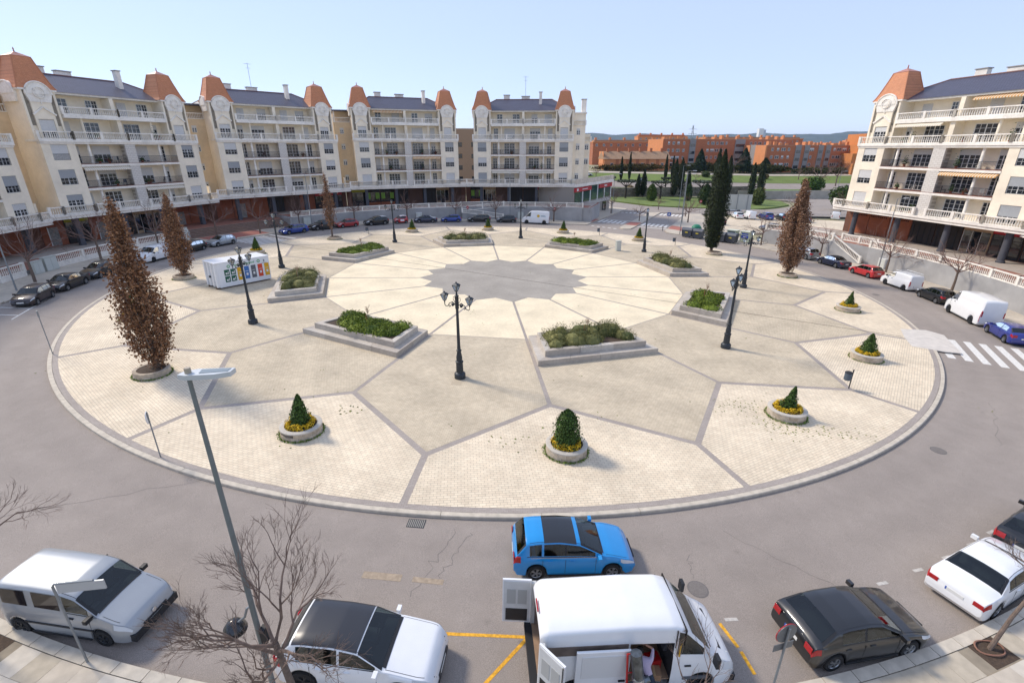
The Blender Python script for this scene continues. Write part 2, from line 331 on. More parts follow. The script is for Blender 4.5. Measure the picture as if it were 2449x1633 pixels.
# near pavement: kerb stones and slabs one by one
me_k2 = {}
def slab_mesh(r0, r1, w, h, m):
    return MB().prism([(r0, -w / 2), (r1, -w / 2), (r1, w / 2), (r0, w / 2)], -h, 0).mesh(m)
npi = Matrix.Rotation(TILT, 4, 'Y')
def put_polar(name, me, parent, r, deg, dz=0, jig=.004):
    x, y = pol(r, deg); o = link(name, me, parent, loc=(x, y, gz(x) + dz + rnd.uniform(0, jig)))
    o.rotation_euler = (npi @ Matrix.Rotation(R(deg), 4, 'Z')).to_euler(); return o
ks = slab_mesh(-.17, .17, 1.0, .45, kerb_m)
for i in range(40): put_polar('kerb_stone', ks, near_pave, 47.46, -112 + i * 1.235, .006)
sls = [slab_mesh(-.395, .395, .795, .12, m) for m in (side_m, side2_m, side3_m)]
PITS = [(47.9, -71.0), (47.95, -107.8)]
for j in range(5):
    r = 48.05 + j * .8
    for i in range(-60, 62):
        deg = -89 + (i + (j % 2) * .5) * R(1) * 0 + (i + (j % 2) * .5) * math.degrees(.802 / r)
        x, y = pol(r, deg)
        u = x / max(.1, y * .93 + 5.1)
        if abs(u) > 1.15 or y < 6.3: continue
        if -84.5 > deg > -93.5 or any(abs(r - pr) < .8 and abs(deg - pd) * .83 < .75 for pr, pd in PITS): continue
        put_polar('paving_slab', rnd.choice(sls), near_pave, r, deg, .0)
for pr, pd in PITS:
    me = MB().box(-.5, .5, -.55, .55, -.2, -.015).mesh(soil_m); put_polar('tree_pit', mat and me, near_pave, pr, pd, .0)
# ------------------------------------------------------------------ road markings
def mark(name, pts, d=-.144, m=paint_w, **k): return sheet(name, pts, d, m, thick=.01, **k)
def stripe_row(a0, a1, rs, w, n):
    pass
for k in range(7):           # crossing on the right: bars along the ring
    r0 = 40.5 + k * 1.02
    pts = [pol(r0, -32), pol(r0 + .5, -31.9), pol(r0 + .5, -24.7 - k * .02), pol(r0, -24.8)]
    mark('crossing_bar', pts)
for k in range(7):           # crossing on the left
    r0 = 40.5 + k * .97
    mark('crossing_bar', [pol(r0, 148.2), pol(r0 + .5, 148.2), pol(r0 + .5, 155.2), pol(r0, 155.2)])
mark('stop_line', [pol(41, 145.6), pol(47, 146.4), pol(47, 147.0), pol(41, 146.2)])
for base, (p0, p1) in ((5.2, (-7.3, -1.4)), (5.2, (1.9, 7.4)), (25.5, (-7.3, -1.4)), (25.5, (1.9, 7.4))):
    nb = 6
    for k in range(nb):
        p = p0 + (p1 - p0) * k / nb; mark('crossing_bar', [av(p, base), av(p + .55, base), av(p + .55, base + 4.2), av(p, base + 4.2)])
mark('stop_line', [av(1.8, 2.9), av(7.5, 2.9), av(7.5, 3.4), av(1.8, 3.4)]); mark('stop_line', [av(-7.4, 10.4), av(-1.2, 10.4), av(-1.2, 10.8), av(-7.4, 10.8)])
for k in range(5): mark('give_way_dash', [av(-6.6 + k * 1.2, -1.3 - k * .25), av(-6.0 + k * 1.2, -1.4 - k * .25), av(-6.0 + k * 1.2, -.9 - k * .25), av(-6.6 + k * 1.2, -.8 - k * .25)])
def line(name, p, q, w, m=paint_w, d=-.144):
    p, q = Vector(p), Vector(q); e = (q - p).normalized(); nn = Vector((-e.y, e.x)) * w / 2
    mark(name, [tuple(p - nn), tuple(q - nn), tuple(q + nn), tuple(p + nn)], d, m)
for p, q in (((-2.67, 10.85), (.49, 10.76)), ((-2.7, 10.75), (-2.0, 8.6)), ((.45, 10.7), (-1.0, 9.05)), ((-1.0, 9.05), (-1.6, 8.5)), ((6.74, 11.35), (6.99, 10.53)), ((7.02, 10.4), (7.12, 9.7))): line('yellow_line', p, q, .11, paint_y)
line('yellow_line', (-5.3, 13.05), (-3.9, 12.92), .3, paint_yf); line('yellow_line', (-3.5, 12.88), (-2.4, 12.77), .22, paint_yf)
for a in (-83.5, -80.0, -76.7, -74.2, -72.0, -69.6, -67.4, -65.2, -63.2): line('bay_dash', pol(45.0, a), pol(45.05, a + .55), .12, mat('worn_paint', 'b8b3ab', .9, var=.2, scale=10), -.145)
for a in (-163.5, -161, -158.5): line('bay_dash', pol(44.4, a), pol(47.0, a - 1.3), .12)
line('bay_dash', pol(44.6, -165), pol(44.4, -157), .12)
# cracks in the asphalt
ck = mat('crack', '756e68', .95); rc = random.Random(17)
for p, q in (((-2.2, 15.4), (-3.4, 12.2)), ((-22, 15), (-12.5, 18.6)), ((8.5, 15.5), (12.5, 12.0)), ((-1.6, 15.2), (-2.6, 12.9)), ((6.7, 14.2), (6.5, 13.1)), ((-32, 24), (-24, 18)), ((26, 22), (30, 27)), ((-42, 40), (-36, 38))):
    p, q = Vector(p), Vector(q); n_ = 14; L_ = [p.lerp(q, i / n_) + Vector((rc.gauss(0, .07), rc.gauss(0, .07))) for i in range(n_ + 1)]; mb = MB()
    for i in range(n_):
        a, c = L_[i], L_[i + 1]; e_ = (c - a).normalized() * .5; w_ = Vector((-e_.y, e_.x)) * rc.uniform(.012, .024); mb.add([(a.x - w_.x, a.y - w_.y, gz(a.x) - .146), (c.x - w_.x, c.y - w_.y, gz(c.x) - .146), (c.x + w_.x, c.y + w_.y, gz(c.x) - .146), (a.x + w_.x, a.y + w_.y, gz(a.x) - .146)], [(0, 1, 2, 3)])
    mb.obj('crack', ck, road)
# gullies and manholes
def gully(x, y, rz):
    o = empty('drain_gully', (x, y, gz(x) - .149), rz, None, None, tilt=True)
    bx('frame', iron, o, -.36, .36, -.24, .24, -.05, .004)
    for k in range(9): bx('bar', mat('grate', '9a968e', .6, .4), o, -.32 + k * .075, -.285 + k * .075, -.21, .21, 0, .014)
    return o
tag(gully(-3.87, 15.62, R(-5)), 'iron drain grate in the gutter at the near plaza kerb', 'drain')
tag(gully(6.95, 8.75, R(10)), 'iron drain grate by the pavement in front of the white van', 'drain')
def manhole(x, y, label, r=.36):
    o = empty('manhole_cover', (x, y, gz(x) - .149), 0, label, 'manhole', tilt=True)
    MB().lathe([(r, -.04), (r, .004), (r - .03, .006)], 28).obj('rim', mat('manhole_iron', '6f6a66', .75, .2, var=.15, scale=20), o)
    mb = MB(); mb.lathe([(r - .045, -.03), (r - .045, .009)], 28)
    for k in range(7): mb.box(-.2 + k * .06, -.17 + k * .06, -.22, .22, .009, .014)
    mb.obj('lid', mat('manhole_lid', '77716c', .8, .1, var=.15, scale=20), o)
manhole(6.5, 12.66, 'round manhole cover in the road ahead of the blue car'); manhole(22.3, 21.6, 'oval looking manhole cover in the road at the right edge')
manhole(40.4, 52.2, 'dark manhole cover in the road beside the white van with roof rack')
# ================================================================== balustrades
def bal(rail, bars, p0, p1, h=.95, sp=.24, posts=True, z_end=True, r=.055):
    p0, p1 = Vector(p0), Vector(p1); d = p1 - p0; L = Vector((d.x, d.y)).length
    if L < .2: return
    e = Vector((d.x / L, d.y / L, 0)); nn = Vector((-e.y, e.x, 0)); sl = d.z / L
    ez = Vector((e.x, e.y, sl)).normalized(); up = Vector((0, 0, 1))
    mid = (p0 + p1) / 2; Ls = (p1 - p0).length
    rail.obox(mid + up * (h - .06), ez, nn, up, Ls / 2, .11, .06); rail.obox(mid + up * .06, ez, nn, up, Ls / 2, .10, .06)
    n = max(1, int(L / sp))
    for i in range(n):
        p = p0 + d * ((i + .5) / n); z0 = p.z + .12; z1 = p.z + h - .12; hh = z1 - z0
        v = []; k = 5
        for rr, t in ((r * .7, 0), (r * 1.25, .3), (r * .55, .72), (r * .8, 1)):
            for q in range(k): v.append((p.x + rr * math.cos(2 * PI * q / k), p.y + rr * math.sin(2 * PI * q / k), z0 + hh * t))
        bars.add(v, [(j * k + q, j * k + (q + 1) % k, j * k + k + (q + 1) % k, j * k + k + q) for j in range(3) for q in range(k)])
    if posts:
        m = max(1, round(L / 3.6))
        for i in range(m + 1):
            p = p0 + d * (i / m); rail.obox(p + up * (h / 2 + .02), e, nn, up, .15, .15, h / 2 + .03)
def balustrade(parent, paths, m, h=.95, sp=.24, **k):
    for pth in paths:
        a, b = MB(), MB()
        for i in range(len(pth) - 1): bal(a, b, pth[i], pth[i + 1], h, sp, **k)
        a.obj('balustrade_rail', m, parent); b.obj('balusters', m, parent, kind='stuff', smooth='all')
# ================================================================== windows
glass_dark = mat('window_glass', '2b3036', .08, spec=.9)
glass_shop = mat('shop_glass', '1f2428', .06, spec=.9)
white_paint = mat('white_paint', 'dcdcda', .5)
shutter_w = brickmat('shutter_white', 'd4d3d0', 'cfcecb', 'a5a5a3', 4, .06, .006, rough=.6, rot=(R(90), 0, 0), wear=.04)
shutter_g = brickmat('shutter_grey', 'a3a6a8', '9ea1a3', '85888a', 4, .06, .006, rough=.6, rot=(R(90), 0, 0), wear=.04)
WM = {}
def wmesh(w, h, nx, ny):
    k = (w, h, nx, ny)
    if k not in WM:
        mb = MB(); t = .07
        mb.box(-w / 2, -w / 2 + t, -.05, .03, 0, h).box(w / 2 - t, w / 2, -.05, .03, 0, h).box(-w / 2 + t, w / 2 - t, -.05, .03, 0, t).box(-w / 2 + t, w / 2 - t, -.05, .03, h - t, h)
        for i in range(1, nx):
            ww = .05 if (nx % 2 == 0 and i == nx // 2) else .022
            x = -w / 2 + w * i / nx; mb.box(x - ww, x + ww, -.04, .02, t, h - t)
        for j in range(1, ny):
            z = h * j / ny; mb.box(-w / 2 + t, w / 2 - t, -.035, .018, z - .02, z + .02)
        WM[k] = (mb.mesh(white_paint), MB().quad((-w / 2 + .03, -.005, .03), (w / 2 - .03, -.005, .03), (w / 2 - .03, -.005, h - .03), (-w / 2 + .03, -.005, h - .03)).mesh(glass_dark))
    return WM[k]
SM = {}
def smesh(w, s, m):
    k = (w, round(s, 2), m.name)
    if k not in SM: SM[k] = MB().box(-w / 2 + .03, w / 2 - .03, -.075, -.052, -s, 0).mesh(m)
    return SM[k]
def window(parent, x, y, z, w, h, nx, ny, s, rz=0, sm=shutter_w, name='window'):
    a, b = wmesh(w, h, nx, ny); o = link(name, a, parent, (x, y, z), rz); link('pane', b, o)
    if s > .02: link('shutter', smesh(w, s * h, sm), o, (0, 0, h - .02))
    return o
# ================================================================== apartment block with two domed towers
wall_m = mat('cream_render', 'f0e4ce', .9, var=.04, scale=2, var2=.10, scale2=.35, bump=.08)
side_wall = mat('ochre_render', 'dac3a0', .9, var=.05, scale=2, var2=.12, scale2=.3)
dark_strip_m = mat('dark_render', '8d8578', .95, var=.25, scale=2.5)
copper = brickmat('terracotta_shingle', 'd08c62', 'c68158', 'ad6f4c', .22, .12, .008, rough=.65, rot=(R(90), 0, 0), wear=.12)
slate = brickmat('slate_tile', '514f60', '474656', '35343f', .30, .28, .03, rough=.45, rot=(0, 0, 0), wear=.10)
brick_r = brickmat('red_brick', 'a35f3f', '96553a', '84503a', .25, .07, .008, rot=(R(90), 0, 0), wear=.15)
col_m = mat('column_grey', '4b4d54', .7, var=.1, scale=3)
pier_m = brickmat('white_brick', 'd9d4cc', 'd3cdc4', 'b3aca1', .5, .25, .02, rot=(R(90), 0, 0), wear=.06)
slab_brown = mat('slab_tile', '8a5a4a', .8, var=.15, scale=6)
soff_m = mat('soffit', 'b9ae9f', .9)
F1, F2, F3, F4, F5, EV = 4.2, 7.25, 10.3, 13.35, 16.4, 19.1
HW, TW = 10.8, 3.85
BC = {}
def cached(key, fn):
    if key not in BC: BC[key] = fn()
    return BC[key]
def tower_body():
    mb = MB(); x0, x1 = -TW / 2, TW / 2; ww = .95
    mb.box(x0, x1, .22, 5.2, F1 - .6, F4)                                    # core
    mb.box(x0, -ww, 0, .22, F1, F4).box(ww, x1, 0, .22, F1, F4)             # strips beside the windows
    for a, b in ((F1, F1 + .25), (F1 + 2.35, F2 + .55), (F2 + 2.45, F3 + .55), (F3 + 2.45, F4)): mb.box(-ww, ww, 0, .22, a, b)
    return mb.mesh(wall_m)
def tower_upper():
    mb = MB(); mb.box(-1.85, 1.85, 1.05, 5.0, F4, EV - .05)                  # core
    mb.box(-1.85, -1.6, .86, 1.05, F4, EV - .05).box(1.6, 1.85, .86, 1.05, F4, EV - .05)
    mb.box(-1.12, -.85, .8, 1.05, F4, EV - .6).box(.85, 1.12, .8, 1.05, F4, EV - .6).box(-.85, .85, .8, 1.05, F4 + 2.35, EV - .6)
    return mb.mesh(wall_m)
def arch_gable(axis=0):
    """semicircular gable front with moulding, in the plane y = .8"""
    mb = MB(); n = 20; c = EV - .55; r = 1.42
    for rr, y0, y1 in ((r, .72, 1.35), (r - .22, .66, .73)):
        pts = [(rr * math.cos(PI * i / n), c + rr * math.sin(PI * i / n)) for i in range(n + 1)] + [(-rr * .8, c - .9), (rr * .8, c - .9)] if rr == r else [(rr * math.cos(PI * i / n), c + rr * math.sin(PI * i / n)) for i in range(n + 1)]
        v = [(x, y0, z) for x, z in pts] + [(x, y1, z) for x, z in pts]; m = len(pts)
        mb.add(v, [tuple(range(m))[::-1] if False else tuple(range(m)), tuple(range(m, 2 * m))[::-1]] + [(i, m + i, m + (i + 1) % m, (i + 1) % m) for i in range(m)])
    a = [(r * .99 * math.cos(PI * i / n), .70, c + r * .99 * math.sin(PI * i / n)) for i in range(n + 1)]
    mb.tube(a, .10, 6)
    return mb.mesh(white_m, True)
def arch_trim():
    mb = MB(); c = EV - .35
    mb.tube([(.62 * math.cos(2 * PI * i / 20), .63, c + .62 * math.sin(2 * PI * i / 20)) for i in range(21)], .06, 5)
    mb.tube([(.42 * math.cos(2 * PI * i / 20), .65, c + .42 * math.sin(2 * PI * i / 20)) for i in range(21)], .04, 5)
    mb.box(-.05, .05, .68, .76, c - 1.3, c - .62)
    z = F4 + 2.9
    for s in (-1, 1): mb.obox((s * .62, .72, z + .42), (s * .8, 0, -.6), (0, 1, 0), (s * .6, 0, .8), .78, .07, .09)
    return mb.mesh(white_m, True)
def dark_strips():
    return MB().box(-.23, .23, 1.0, 1.045, F4 + 1.6, EV - .1).mesh(dark_strip_m)  # darker mottled strip set back between arch and corner post
def tower_roof():
    mb = MB(); cy = 2.85; prof = [(2.12, 0), (1.93, .35), (1.72, .95), (1.50, 1.7), (1.25, 2.6), (.98, 3.65)]
    v = []; 
    for h, z in prof: v += [(-h, cy - h, EV + .04 + z), (h, cy - h, EV + .04 + z), (h, cy + h, EV + .04 + z), (-h, cy + h, EV + .04 + z)]
    f = [(i * 4 + k, i * 4 + (k + 1) % 4, i * 4 + 4 + (k + 1) % 4, i * 4 + 4 + k) for i in range(len(prof) - 1) for k in range(4)] + [(3, 2, 1, 0)]
    mb.add(v, f)
    return mb.mesh(copper)
def tower_cap():
    mb = MB(); cy = 2.85; z = EV + 3.69; h = 1.03
    mb.add([(-h, cy - h, z), (h, cy - h, z), (h, cy + h, z), (-h, cy + h, z), (0, cy, z + .55)], [(0, 1, 4), (1, 2, 4), (2, 3, 4), (3, 0, 4), (3, 2, 1, 0)])
    mb.lathe([(.05, z + .5), (.10, z + .62), (.05, z + .7), (.09, z + .8), (.02, z + 1.0)], 8, (0, cy))
    return mb.mesh(mat('lead_cap', 'b07a68', .5))
def ridge_tiles():
    mb = MB(); cy = 2.85; prof = [(2.12, 0), (1.93, .35), (1.72, .95), (1.50, 1.7), (1.25, 2.6), (.98, 3.65)]
    for sx in (-1, 1):
        for sy in (-1, 1): mb.tube([(sx * h, cy + sy * h, EV + .05 + z) for h, z in prof], .07, 5)
    return mb.mesh(mat('hip_tile', 'b87a56', .7))
def central():
    mb = MB(); cx = HW - TW
    mb.box(-cx, cx, 1.7, 12.9, F1 - .6, F4)                                   # loggia back wall / core
    mb.box(-cx - TW + .4, -cx, 5.0, 12.9, F1 - .6, EV - .4).box(cx, cx + TW - .4, 5.0, 12.9, F1 - .6, EV - .4)
    mb.box(-cx - .2, cx + .2, 2.5, 12.8, F4, F5).box(-cx - .2, cx + .2, 3.3, 12.7, F5, EV - .05)
    mb.box(-.28, .28, 0.9, 2.5, F4 + .05, F5 - .1).box(-.25, .25, 1.4, 3.3, F5, EV - .3)
    for s in (-1, 1): mb.lathe([(.17, F4), (.2, F4 + .1), (.17, F4 + .2), (.16, F5 - .25), (.21, F5)], 12, (s * 4.7, 1.15))
    return mb.mesh(wall_m)
def loggia_parts():
    mb = MB(); cx = HW - TW
    for z in (F2, F3): mb.box(-cx, cx, -.06, 1.75, z - .34, z - .03)
    mb.box(-HW - .12, HW + .12, -.22, 2.6, F4 - .30, F4 - .03).box(-HW - .04, HW + .04, -.1, .6, F4 - .55, F4 - .30)   # ledge under the long balustrade
    mb.box(-cx + .05, cx - .05, .55, 3.4, F5 - .42, F5)
    mb.box(-cx - .1, cx + .1, 1.5, 3.4, EV - .28, EV - .04)
    for s in (-1, 1): mb.box(s * (HW - TW / 2) - 2.05, s * (HW - TW / 2) + 2.05, .7, 5.0, EV - .16, EV + .05)
    return mb.mesh(white_m)
def slab_tops():
    mb = MB(); cx = HW - TW
    for z in (F2, F3): mb.box(-cx, cx, -.08, 1.7, z - .03, z + .015)
    return mb.mesh(slab_brown)
def pier():
    mb = MB(); mb.box(-.7, .7, -.03, .32, F1, F4 - .3).box(-.25, .25, .3, 1.75, F1, F4 - .3); return mb.mesh(pier_m)
def columns():
    mb = MB()
    for z0, z1 in ((F1, F2 - .34), (F2, F3 - .34), (F3, F4 - .3)):
        for x in (-5.25, 4.5): mb.lathe([(.2, z0), (.22, z0 + .08), (.175, z0 + .16), (.165, z1 - .2), (.22, z1)], 12, (x, .35))
    return mb.mesh(white_m, True)
def railings():
    mb = MB(); cx = HW - TW
    for z in (F2, F3):
        for a, b in ((-cx, -.7), (.7, cx)):
            mb.box(a, b, .02, .06, z + .92, z + .96).box(a, b, .02, .06, z + .1, z + .13)
            n = int((b - a) / .125)
            for i in range(1, n): x = a + (b - a) * i / n; mb.box(x - .009, x + .009, .032, .05, z + .12, z + .93)
    return mb.mesh(iron)
def roof_main():
    mb = MB(); e = EV - .06; zr = EV + 2.55; hx = HW - .35
    v = [(-hx, 1.35, e), (hx, 1.35, e), (hx, 13.2, e), (-hx, 13.2, e), (-hx + 4.2, 7.3, zr), (hx - 4.2, 7.3, zr)]
    mb.add(v, [(0, 1, 5, 4), (1, 2, 5), (2, 3, 4, 5), (3, 0, 4), (3, 2, 1, 0)]); return mb.mesh(slate)
def roof_ridge():
    mb = MB(); zr = EV + 2.58; hx = HW - .35; e = EV - .04
    mb.tube([(-hx + 4.2, 7.3, zr), (hx - 4.2, 7.3, zr)], .11, 6)
    for s in (-1, 1): mb.tube([(s * hx, 1.35, e), (s * (hx - 4.2), 7.3, zr), (s * hx, 13.2, e)], .09, 6)
    return mb.mesh(mat('ridge_tile', '7d5a52', .7))
def terrace():
    mb = MB(); hw = lambda y: (58.0 + y) * math.tan(R(12.12))
    for y0, y1, z0, z1 in ((-.45, 6, F1 - .28, F1 - .02), (-.28, 6, F1 - .5, F1 - .28), (-.36, 6, F1 - .62, F1 - .5)):
        mb.prism([(-hw(y0), y0), (hw(y0), y0), (hw(y1), y1), (-hw(y1), y1)], z0, z1)
    return mb.mesh(white_m)
def arcade_back():
    mb = MB(); hw = (58.0 + 3.6) * math.tan(R(12.1))
    mb.box(-hw, hw, 3.6, 4.4, -1.0, F1 - .6); return mb.mesh(mat('arcade_wall', '6f4c3d', .9, var=.1, scale=2))
SHOPS = {}
def sign_text(parent, s, size, loc, m, rot=(PI / 2, 0, 0), ext=.01, name='lettering'):
    c = bpy.data.curves.new('t', 'FONT'); c.body = s; c.size = size; c.extrude = ext; c.align_x = 'CENTER'
    t = bpy.data.objects.new('t', c); COL.objects.link(t); dg = bpy.context.evaluated_depsgraph_get()
    me = bpy.data.meshes.new_from_object(t.evaluated_get(dg)); bpy.data.objects.remove(t); me.materials.clear(); me.materials.append(m)
    return link(name, me, parent, loc, rot)
shop_cols = {'brick': brick_r, 'dark': mat('shop_dark', '2a2522', .7), 'cream': mat('shop_cream', 'b09678', .8), 'brown': mat('shop_brown', '5a4236', .8)}
def arcade(o, kinds, off, roundcol, seed):
    rg = random.Random(seed)
    link('arcade_wall', cached('arcback', arcade_back), o)
    xs = [-12.2, -9.3, -6.2, -3.1, 0, 3.1, 6.2, 9.3, 12.2]
    for i in (1, 3, 5, 7):
        mb = MB()
        if roundcol: mb.lathe([(.42, -1.2), (.42, .12), (.34, .18), (.34, F1 - .6)], 16, (xs[i], .75))
        else: mb.box(xs[i] - .3, xs[i] + .3, .45, 1.05, -1.2, F1 - .6)
        mb.obj('arcade_column', col_m, o, smooth=roundcol)
    for i, kd in enumerate(kinds):
        a, b = xs[i] + .06, xs[i + 1] - .06; y = 3.5
        if kd in ('b', 'd', 'v'):
            bx('brick_panel', brick_r, o, a, b, y, y + .15, -.9, F1 - .6)
            if kd == 'd':
                d = bx('shop_door', mat('steel_door', '8c8a86', .6, .3, var=.3, scale=4), o, (a + b) / 2 - .55, (a + b) / 2 + .55, y - .05, y + .02, -.3, 2.3)
                bx('door_frame', white_paint, d, (a + b) / 2 - .65, (a + b) / 2 - .55, y - .06, y + .02, -.3, 2.4)
            if kd == 'v':
                mb = MB()
                for r_ in range(3):
                    for c_ in range(9): x = a + .15 + (c_ + (r_ % 2) * .5) * (b - a - .3) / 9.5; mb.box(x, x + .14, y - .03, y + .02, F1 - 1.0 - r_ * .28, F1 - .8 - r_ * .28)
                mb.obj('lattice_hole', mat('hole', '2a1a14', .9), o)
        elif kd in ('g', 'G', 'R', 'B', 'K', 'Y'):
            bx('shop_front', shop_cols['cream' if kd in 'gB' else 'dark'], o, a, b, y, y + .15, -.9, F1 - .6)
            wd = (b - a - .3) / 3
            for k in range(3):
                p = bx('shop_pane', glass_shop, o, a + .1 + k * (wd + .05), a + .1 + k * (wd + .05) + wd, y - .04, y - .01, .35 if k != 1 else -.3, 2.7)
                bx('pane_frame', white_paint if kd in 'gB' else iron, p, a + .06 + k * (wd + .05), a + .1 + k * (wd + .05), y - .07, y, -.3, 2.75)
            if kd == 'G':
                for k in (0, 2): bx('poster', mat('green_poster', '7aa336', .6, var=.2, scale=6), o, a + .15 + k * (wd + .05), a + .1 + k * (wd + .05) + wd * .95, y - .06, y - .045, 1.3, 2.55)
                bx('brick_plinth', brick_r, o, a, b, y - .09, y - .07, -.9, .6)
            if kd in 'RY': bx('sign_board', mat('sign_red', 'b3232d', .5) if kd == 'R' else mat('sign_yellow', 'a9a52c', .6), o, a, b, y - .12, y - .06, 2.75, 3.5)
            if kd == 'R': bx('sign_mark', white_paint, o, (a + b) / 2 - .5, (a + b) / 2 + .5, y - .135, y - .122, 3.02, 3.2)
            if kd == 'B': bx('sign_board', mat('sign_blue', '2f62a5', .5), o, a + 1, b - .5, y - .12, y - .06, 2.8, 3.35)
        elif kd == 'k':
            bx('dark_bay', shop_cols['dark'], o, a, b, y - .02, y + .1, -.9, F1 - .6)
            for k in range(4): bx('grille', iron, o, a + .3 + k * .7, a + .36 + k * .7, y - .08, y - .03, -.3, 2.6)
        elif kd == 'n': bx('shop_front', shop_cols['brown'], o, a, b, y, y + .15, -.9, F1 - .6)
def block(label, ang, off, seed, kinds, sx=1.0, roundcol=False, fresh=False, open_shut=.35):
    rg = random.Random(seed); x, y = pol(58.0, ang)
    o = empty('apartment_block', (x, y, 2.5 + off), R(ang - 90), label, 'building', 'apartment blocks ringing the plaza', scale=(sx, 1, 1))
    cx = HW - TW
    for s in (-1, 1):
        t = link('tower', cached('tb', tower_body), o, (s * (HW - TW / 2), 0, 0))
        link('upper_wall', cached('tu', tower_upper), t); link('arched_gable', cached('ag', arch_gable), t); link('gable_trim', cached('at', arch_trim), t)
        g2 = link('arched_gable', cached('ag', arch_gable), t, (-s * 0 + s * 2.85, 2.85, 0), R(90) * s); 
        [link('dark_strip', cached('st', dark_strips), t, (q_ * 1.36, 0, 0)) for q_ in (-1, 1)]
        r = link('tower_roof', cached('tr', tower_roof), o, (s * (HW - TW / 2), 0, 0)); link('roof_cap', cached('tc', tower_cap), r); link('hip_tile', cached('rt', ridge_tiles), r)
        for fl, z, h in ((1, F1 + .25, 2.1), (2, F2 + .55, 1.9), (3, F3 + .55, 1.9)):
            sh = rg.choice([.35, .5, .5, .95, 1.0, .55, .6])
            window(o, s * (HW - TW / 2), .14, z, 1.9, h, 4, 4, sh, sm=rg.choice([shutter_w, shutter_w, shutter_g]))
            if fl > 1:
                mb = MB(); mb.box(-.95, .95, .0, .03, .72, .76).box(-.95, .95, .0, .03, .06, .09)
                for i in range(15): mb.box(-.93 + i * .1325, -.915 + i * .1325, .005, .025, .07, .74)
                link('window_guard', cached('wg', lambda: mb.mesh(iron)), o, (s * (HW - TW / 2), 0, z))
        window(o, s * (HW - TW / 2), .98, F4 + .15, 1.7, 2.15, 4, 4, rg.choice([.3, .3, .6, 1, 1]))
    link('facade_wall', cached('ce', central), o); link('ledges', cached('lo', loggia_parts), o); link('balcony_floor', cached('sl', slab_tops), o)
    link('pier', cached('pi', pier), o); link('column', cached('co', columns), o); link('railing', cached('ra', railings), o, kind='stuff')
    rf = link('roof', cached('ro', roof_main), o); link('ridge_tile', cached('rr', roof_ridge), rf); link('terrace_slab', cached('te', terrace), o)
    for z in (F1, F2, F3):
        for x, w, nx in ((-6.2, .95, 2), (-3.0, 2.3, 4), (2.4, 2.3, 4), (5.75, .95, 2)):
            sh = 0 if rg.random() > open_shut else rg.choice([.3, .3, .5, .9])
            window(o, x, 1.69, z + .06, w, 2.25, nx, 4, sh)
    for x, w, nx in ((-6.0, .95, 2), (-3.0, 2.3, 4), (2.6, 2.3, 4), (5.9, .95, 2)): window(o, x, 2.49, F4 + .06, w, 2.2, nx, 4, rg.choice([0, 0, .3, .9]))
    for x, w, nx in ((-5.2, 1.2, 2), (-1.6, 1.5, 4), (2.4, 1.3, 2), (5.4, 1.6, 4)): window(o, x, 3.29, F5 + .06, w, 2.0, nx, 4, rg.choice([0, 0, .4, 1]))
    def bal_main():
        a, b = MB(), MB(); hw = (58.0 - .3) * math.tan(R(12.12))
        xs_ = [-hw, -HW, -cx, -.75]; 
        for i in range(3): bal(a, b, (xs_[i], -.28, F1), (xs_[i + 1], -.28, F1), 1.0)
        a2 = MB()
        for i in range(3): bal(a2, b, (-xs_[i + 1], -.28, F1), (-xs_[i], -.28, F1), 1.0)
        a3, a4 = MB(), MB()
        for p, q in ((-HW, -cx), (-cx, 0), (0, cx), (cx, HW)): bal(a3, b, (p, -.05, F4 - .03), (q, -.05, F4 - .03), 1.0)
        for p, q in ((-cx + .1, 0), (0, cx - .1)): bal(a4, b, (p, .72, F5), (q, .72, F5), .95)
        return [m_.mesh(white_m) for m_ in (a, a2, a3, a4)], b.mesh(white_m, 'all')
    a, b = cached('bal', bal_main); link('balusters', b, o, kind='stuff')
    for m_ in a: link('balustrade_rail', m_, o)
    # side windows
    for s in (-1, 1):
        for z in (F1 + 1, F2 + 1, F3 + 1, F4 + 1):
            window(o, s * (HW - .38), 7.4, z, .8, 1.2, 2, 3, rg.choice([0, 0, .4, 1]), R(90) * s)
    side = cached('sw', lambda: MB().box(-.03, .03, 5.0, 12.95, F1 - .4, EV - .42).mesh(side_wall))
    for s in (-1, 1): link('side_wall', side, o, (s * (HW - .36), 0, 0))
    # chimneys and antenna
    for x, yy, ww, hh in ((-4.5 + rg.uniform(-1, 1), 8.6, 1.3, 1.6), (rg.uniform(-1, 1.5), 8.8, 1.8, 1.3), (4.6 + rg.uniform(-1, 1), 5.0, .6, 1.9)):
        c = bx('chimney', white_m, o, x - ww / 2, x + ww / 2, yy - .4, yy + .4, EV + .6, EV + 2.2 + hh * .8)
        bx('chimney_cap', mat('cap_grey', '9d9a95', .8), c, x - ww / 2 - .1, x + ww / 2 + .1, yy - .5, yy + .5, EV + 2.22 + hh * .8, EV + 2.34 + hh * .8)
    if seed % 2:
        mb = MB(); x = rg.uniform(-2, 2); z = EV + 2.2; mb.tube([(x, 8.8, z), (x, 8.8, z + 5.2)], .035, 5).tube([(x - .6, 8.8, z + 5), (x + .6, 8.8, z + 5)], .02, 4).tube([(x - .4, 8.8, z + 4.3), (x + .4, 8.8, z + 4.3)], .02, 4)
        for k in range(5): mb.tube([(x - .5 + k * .25, 8.5, z + 5), (x - .5 + k * .25, 9.1, z + 5)], .012, 4)
        mb.obj('antenna', mat('aerial', '8c9096', .5, .6), o)
    arcade(o, kinds, off, roundcol, seed)
    return o
awn_m = {}
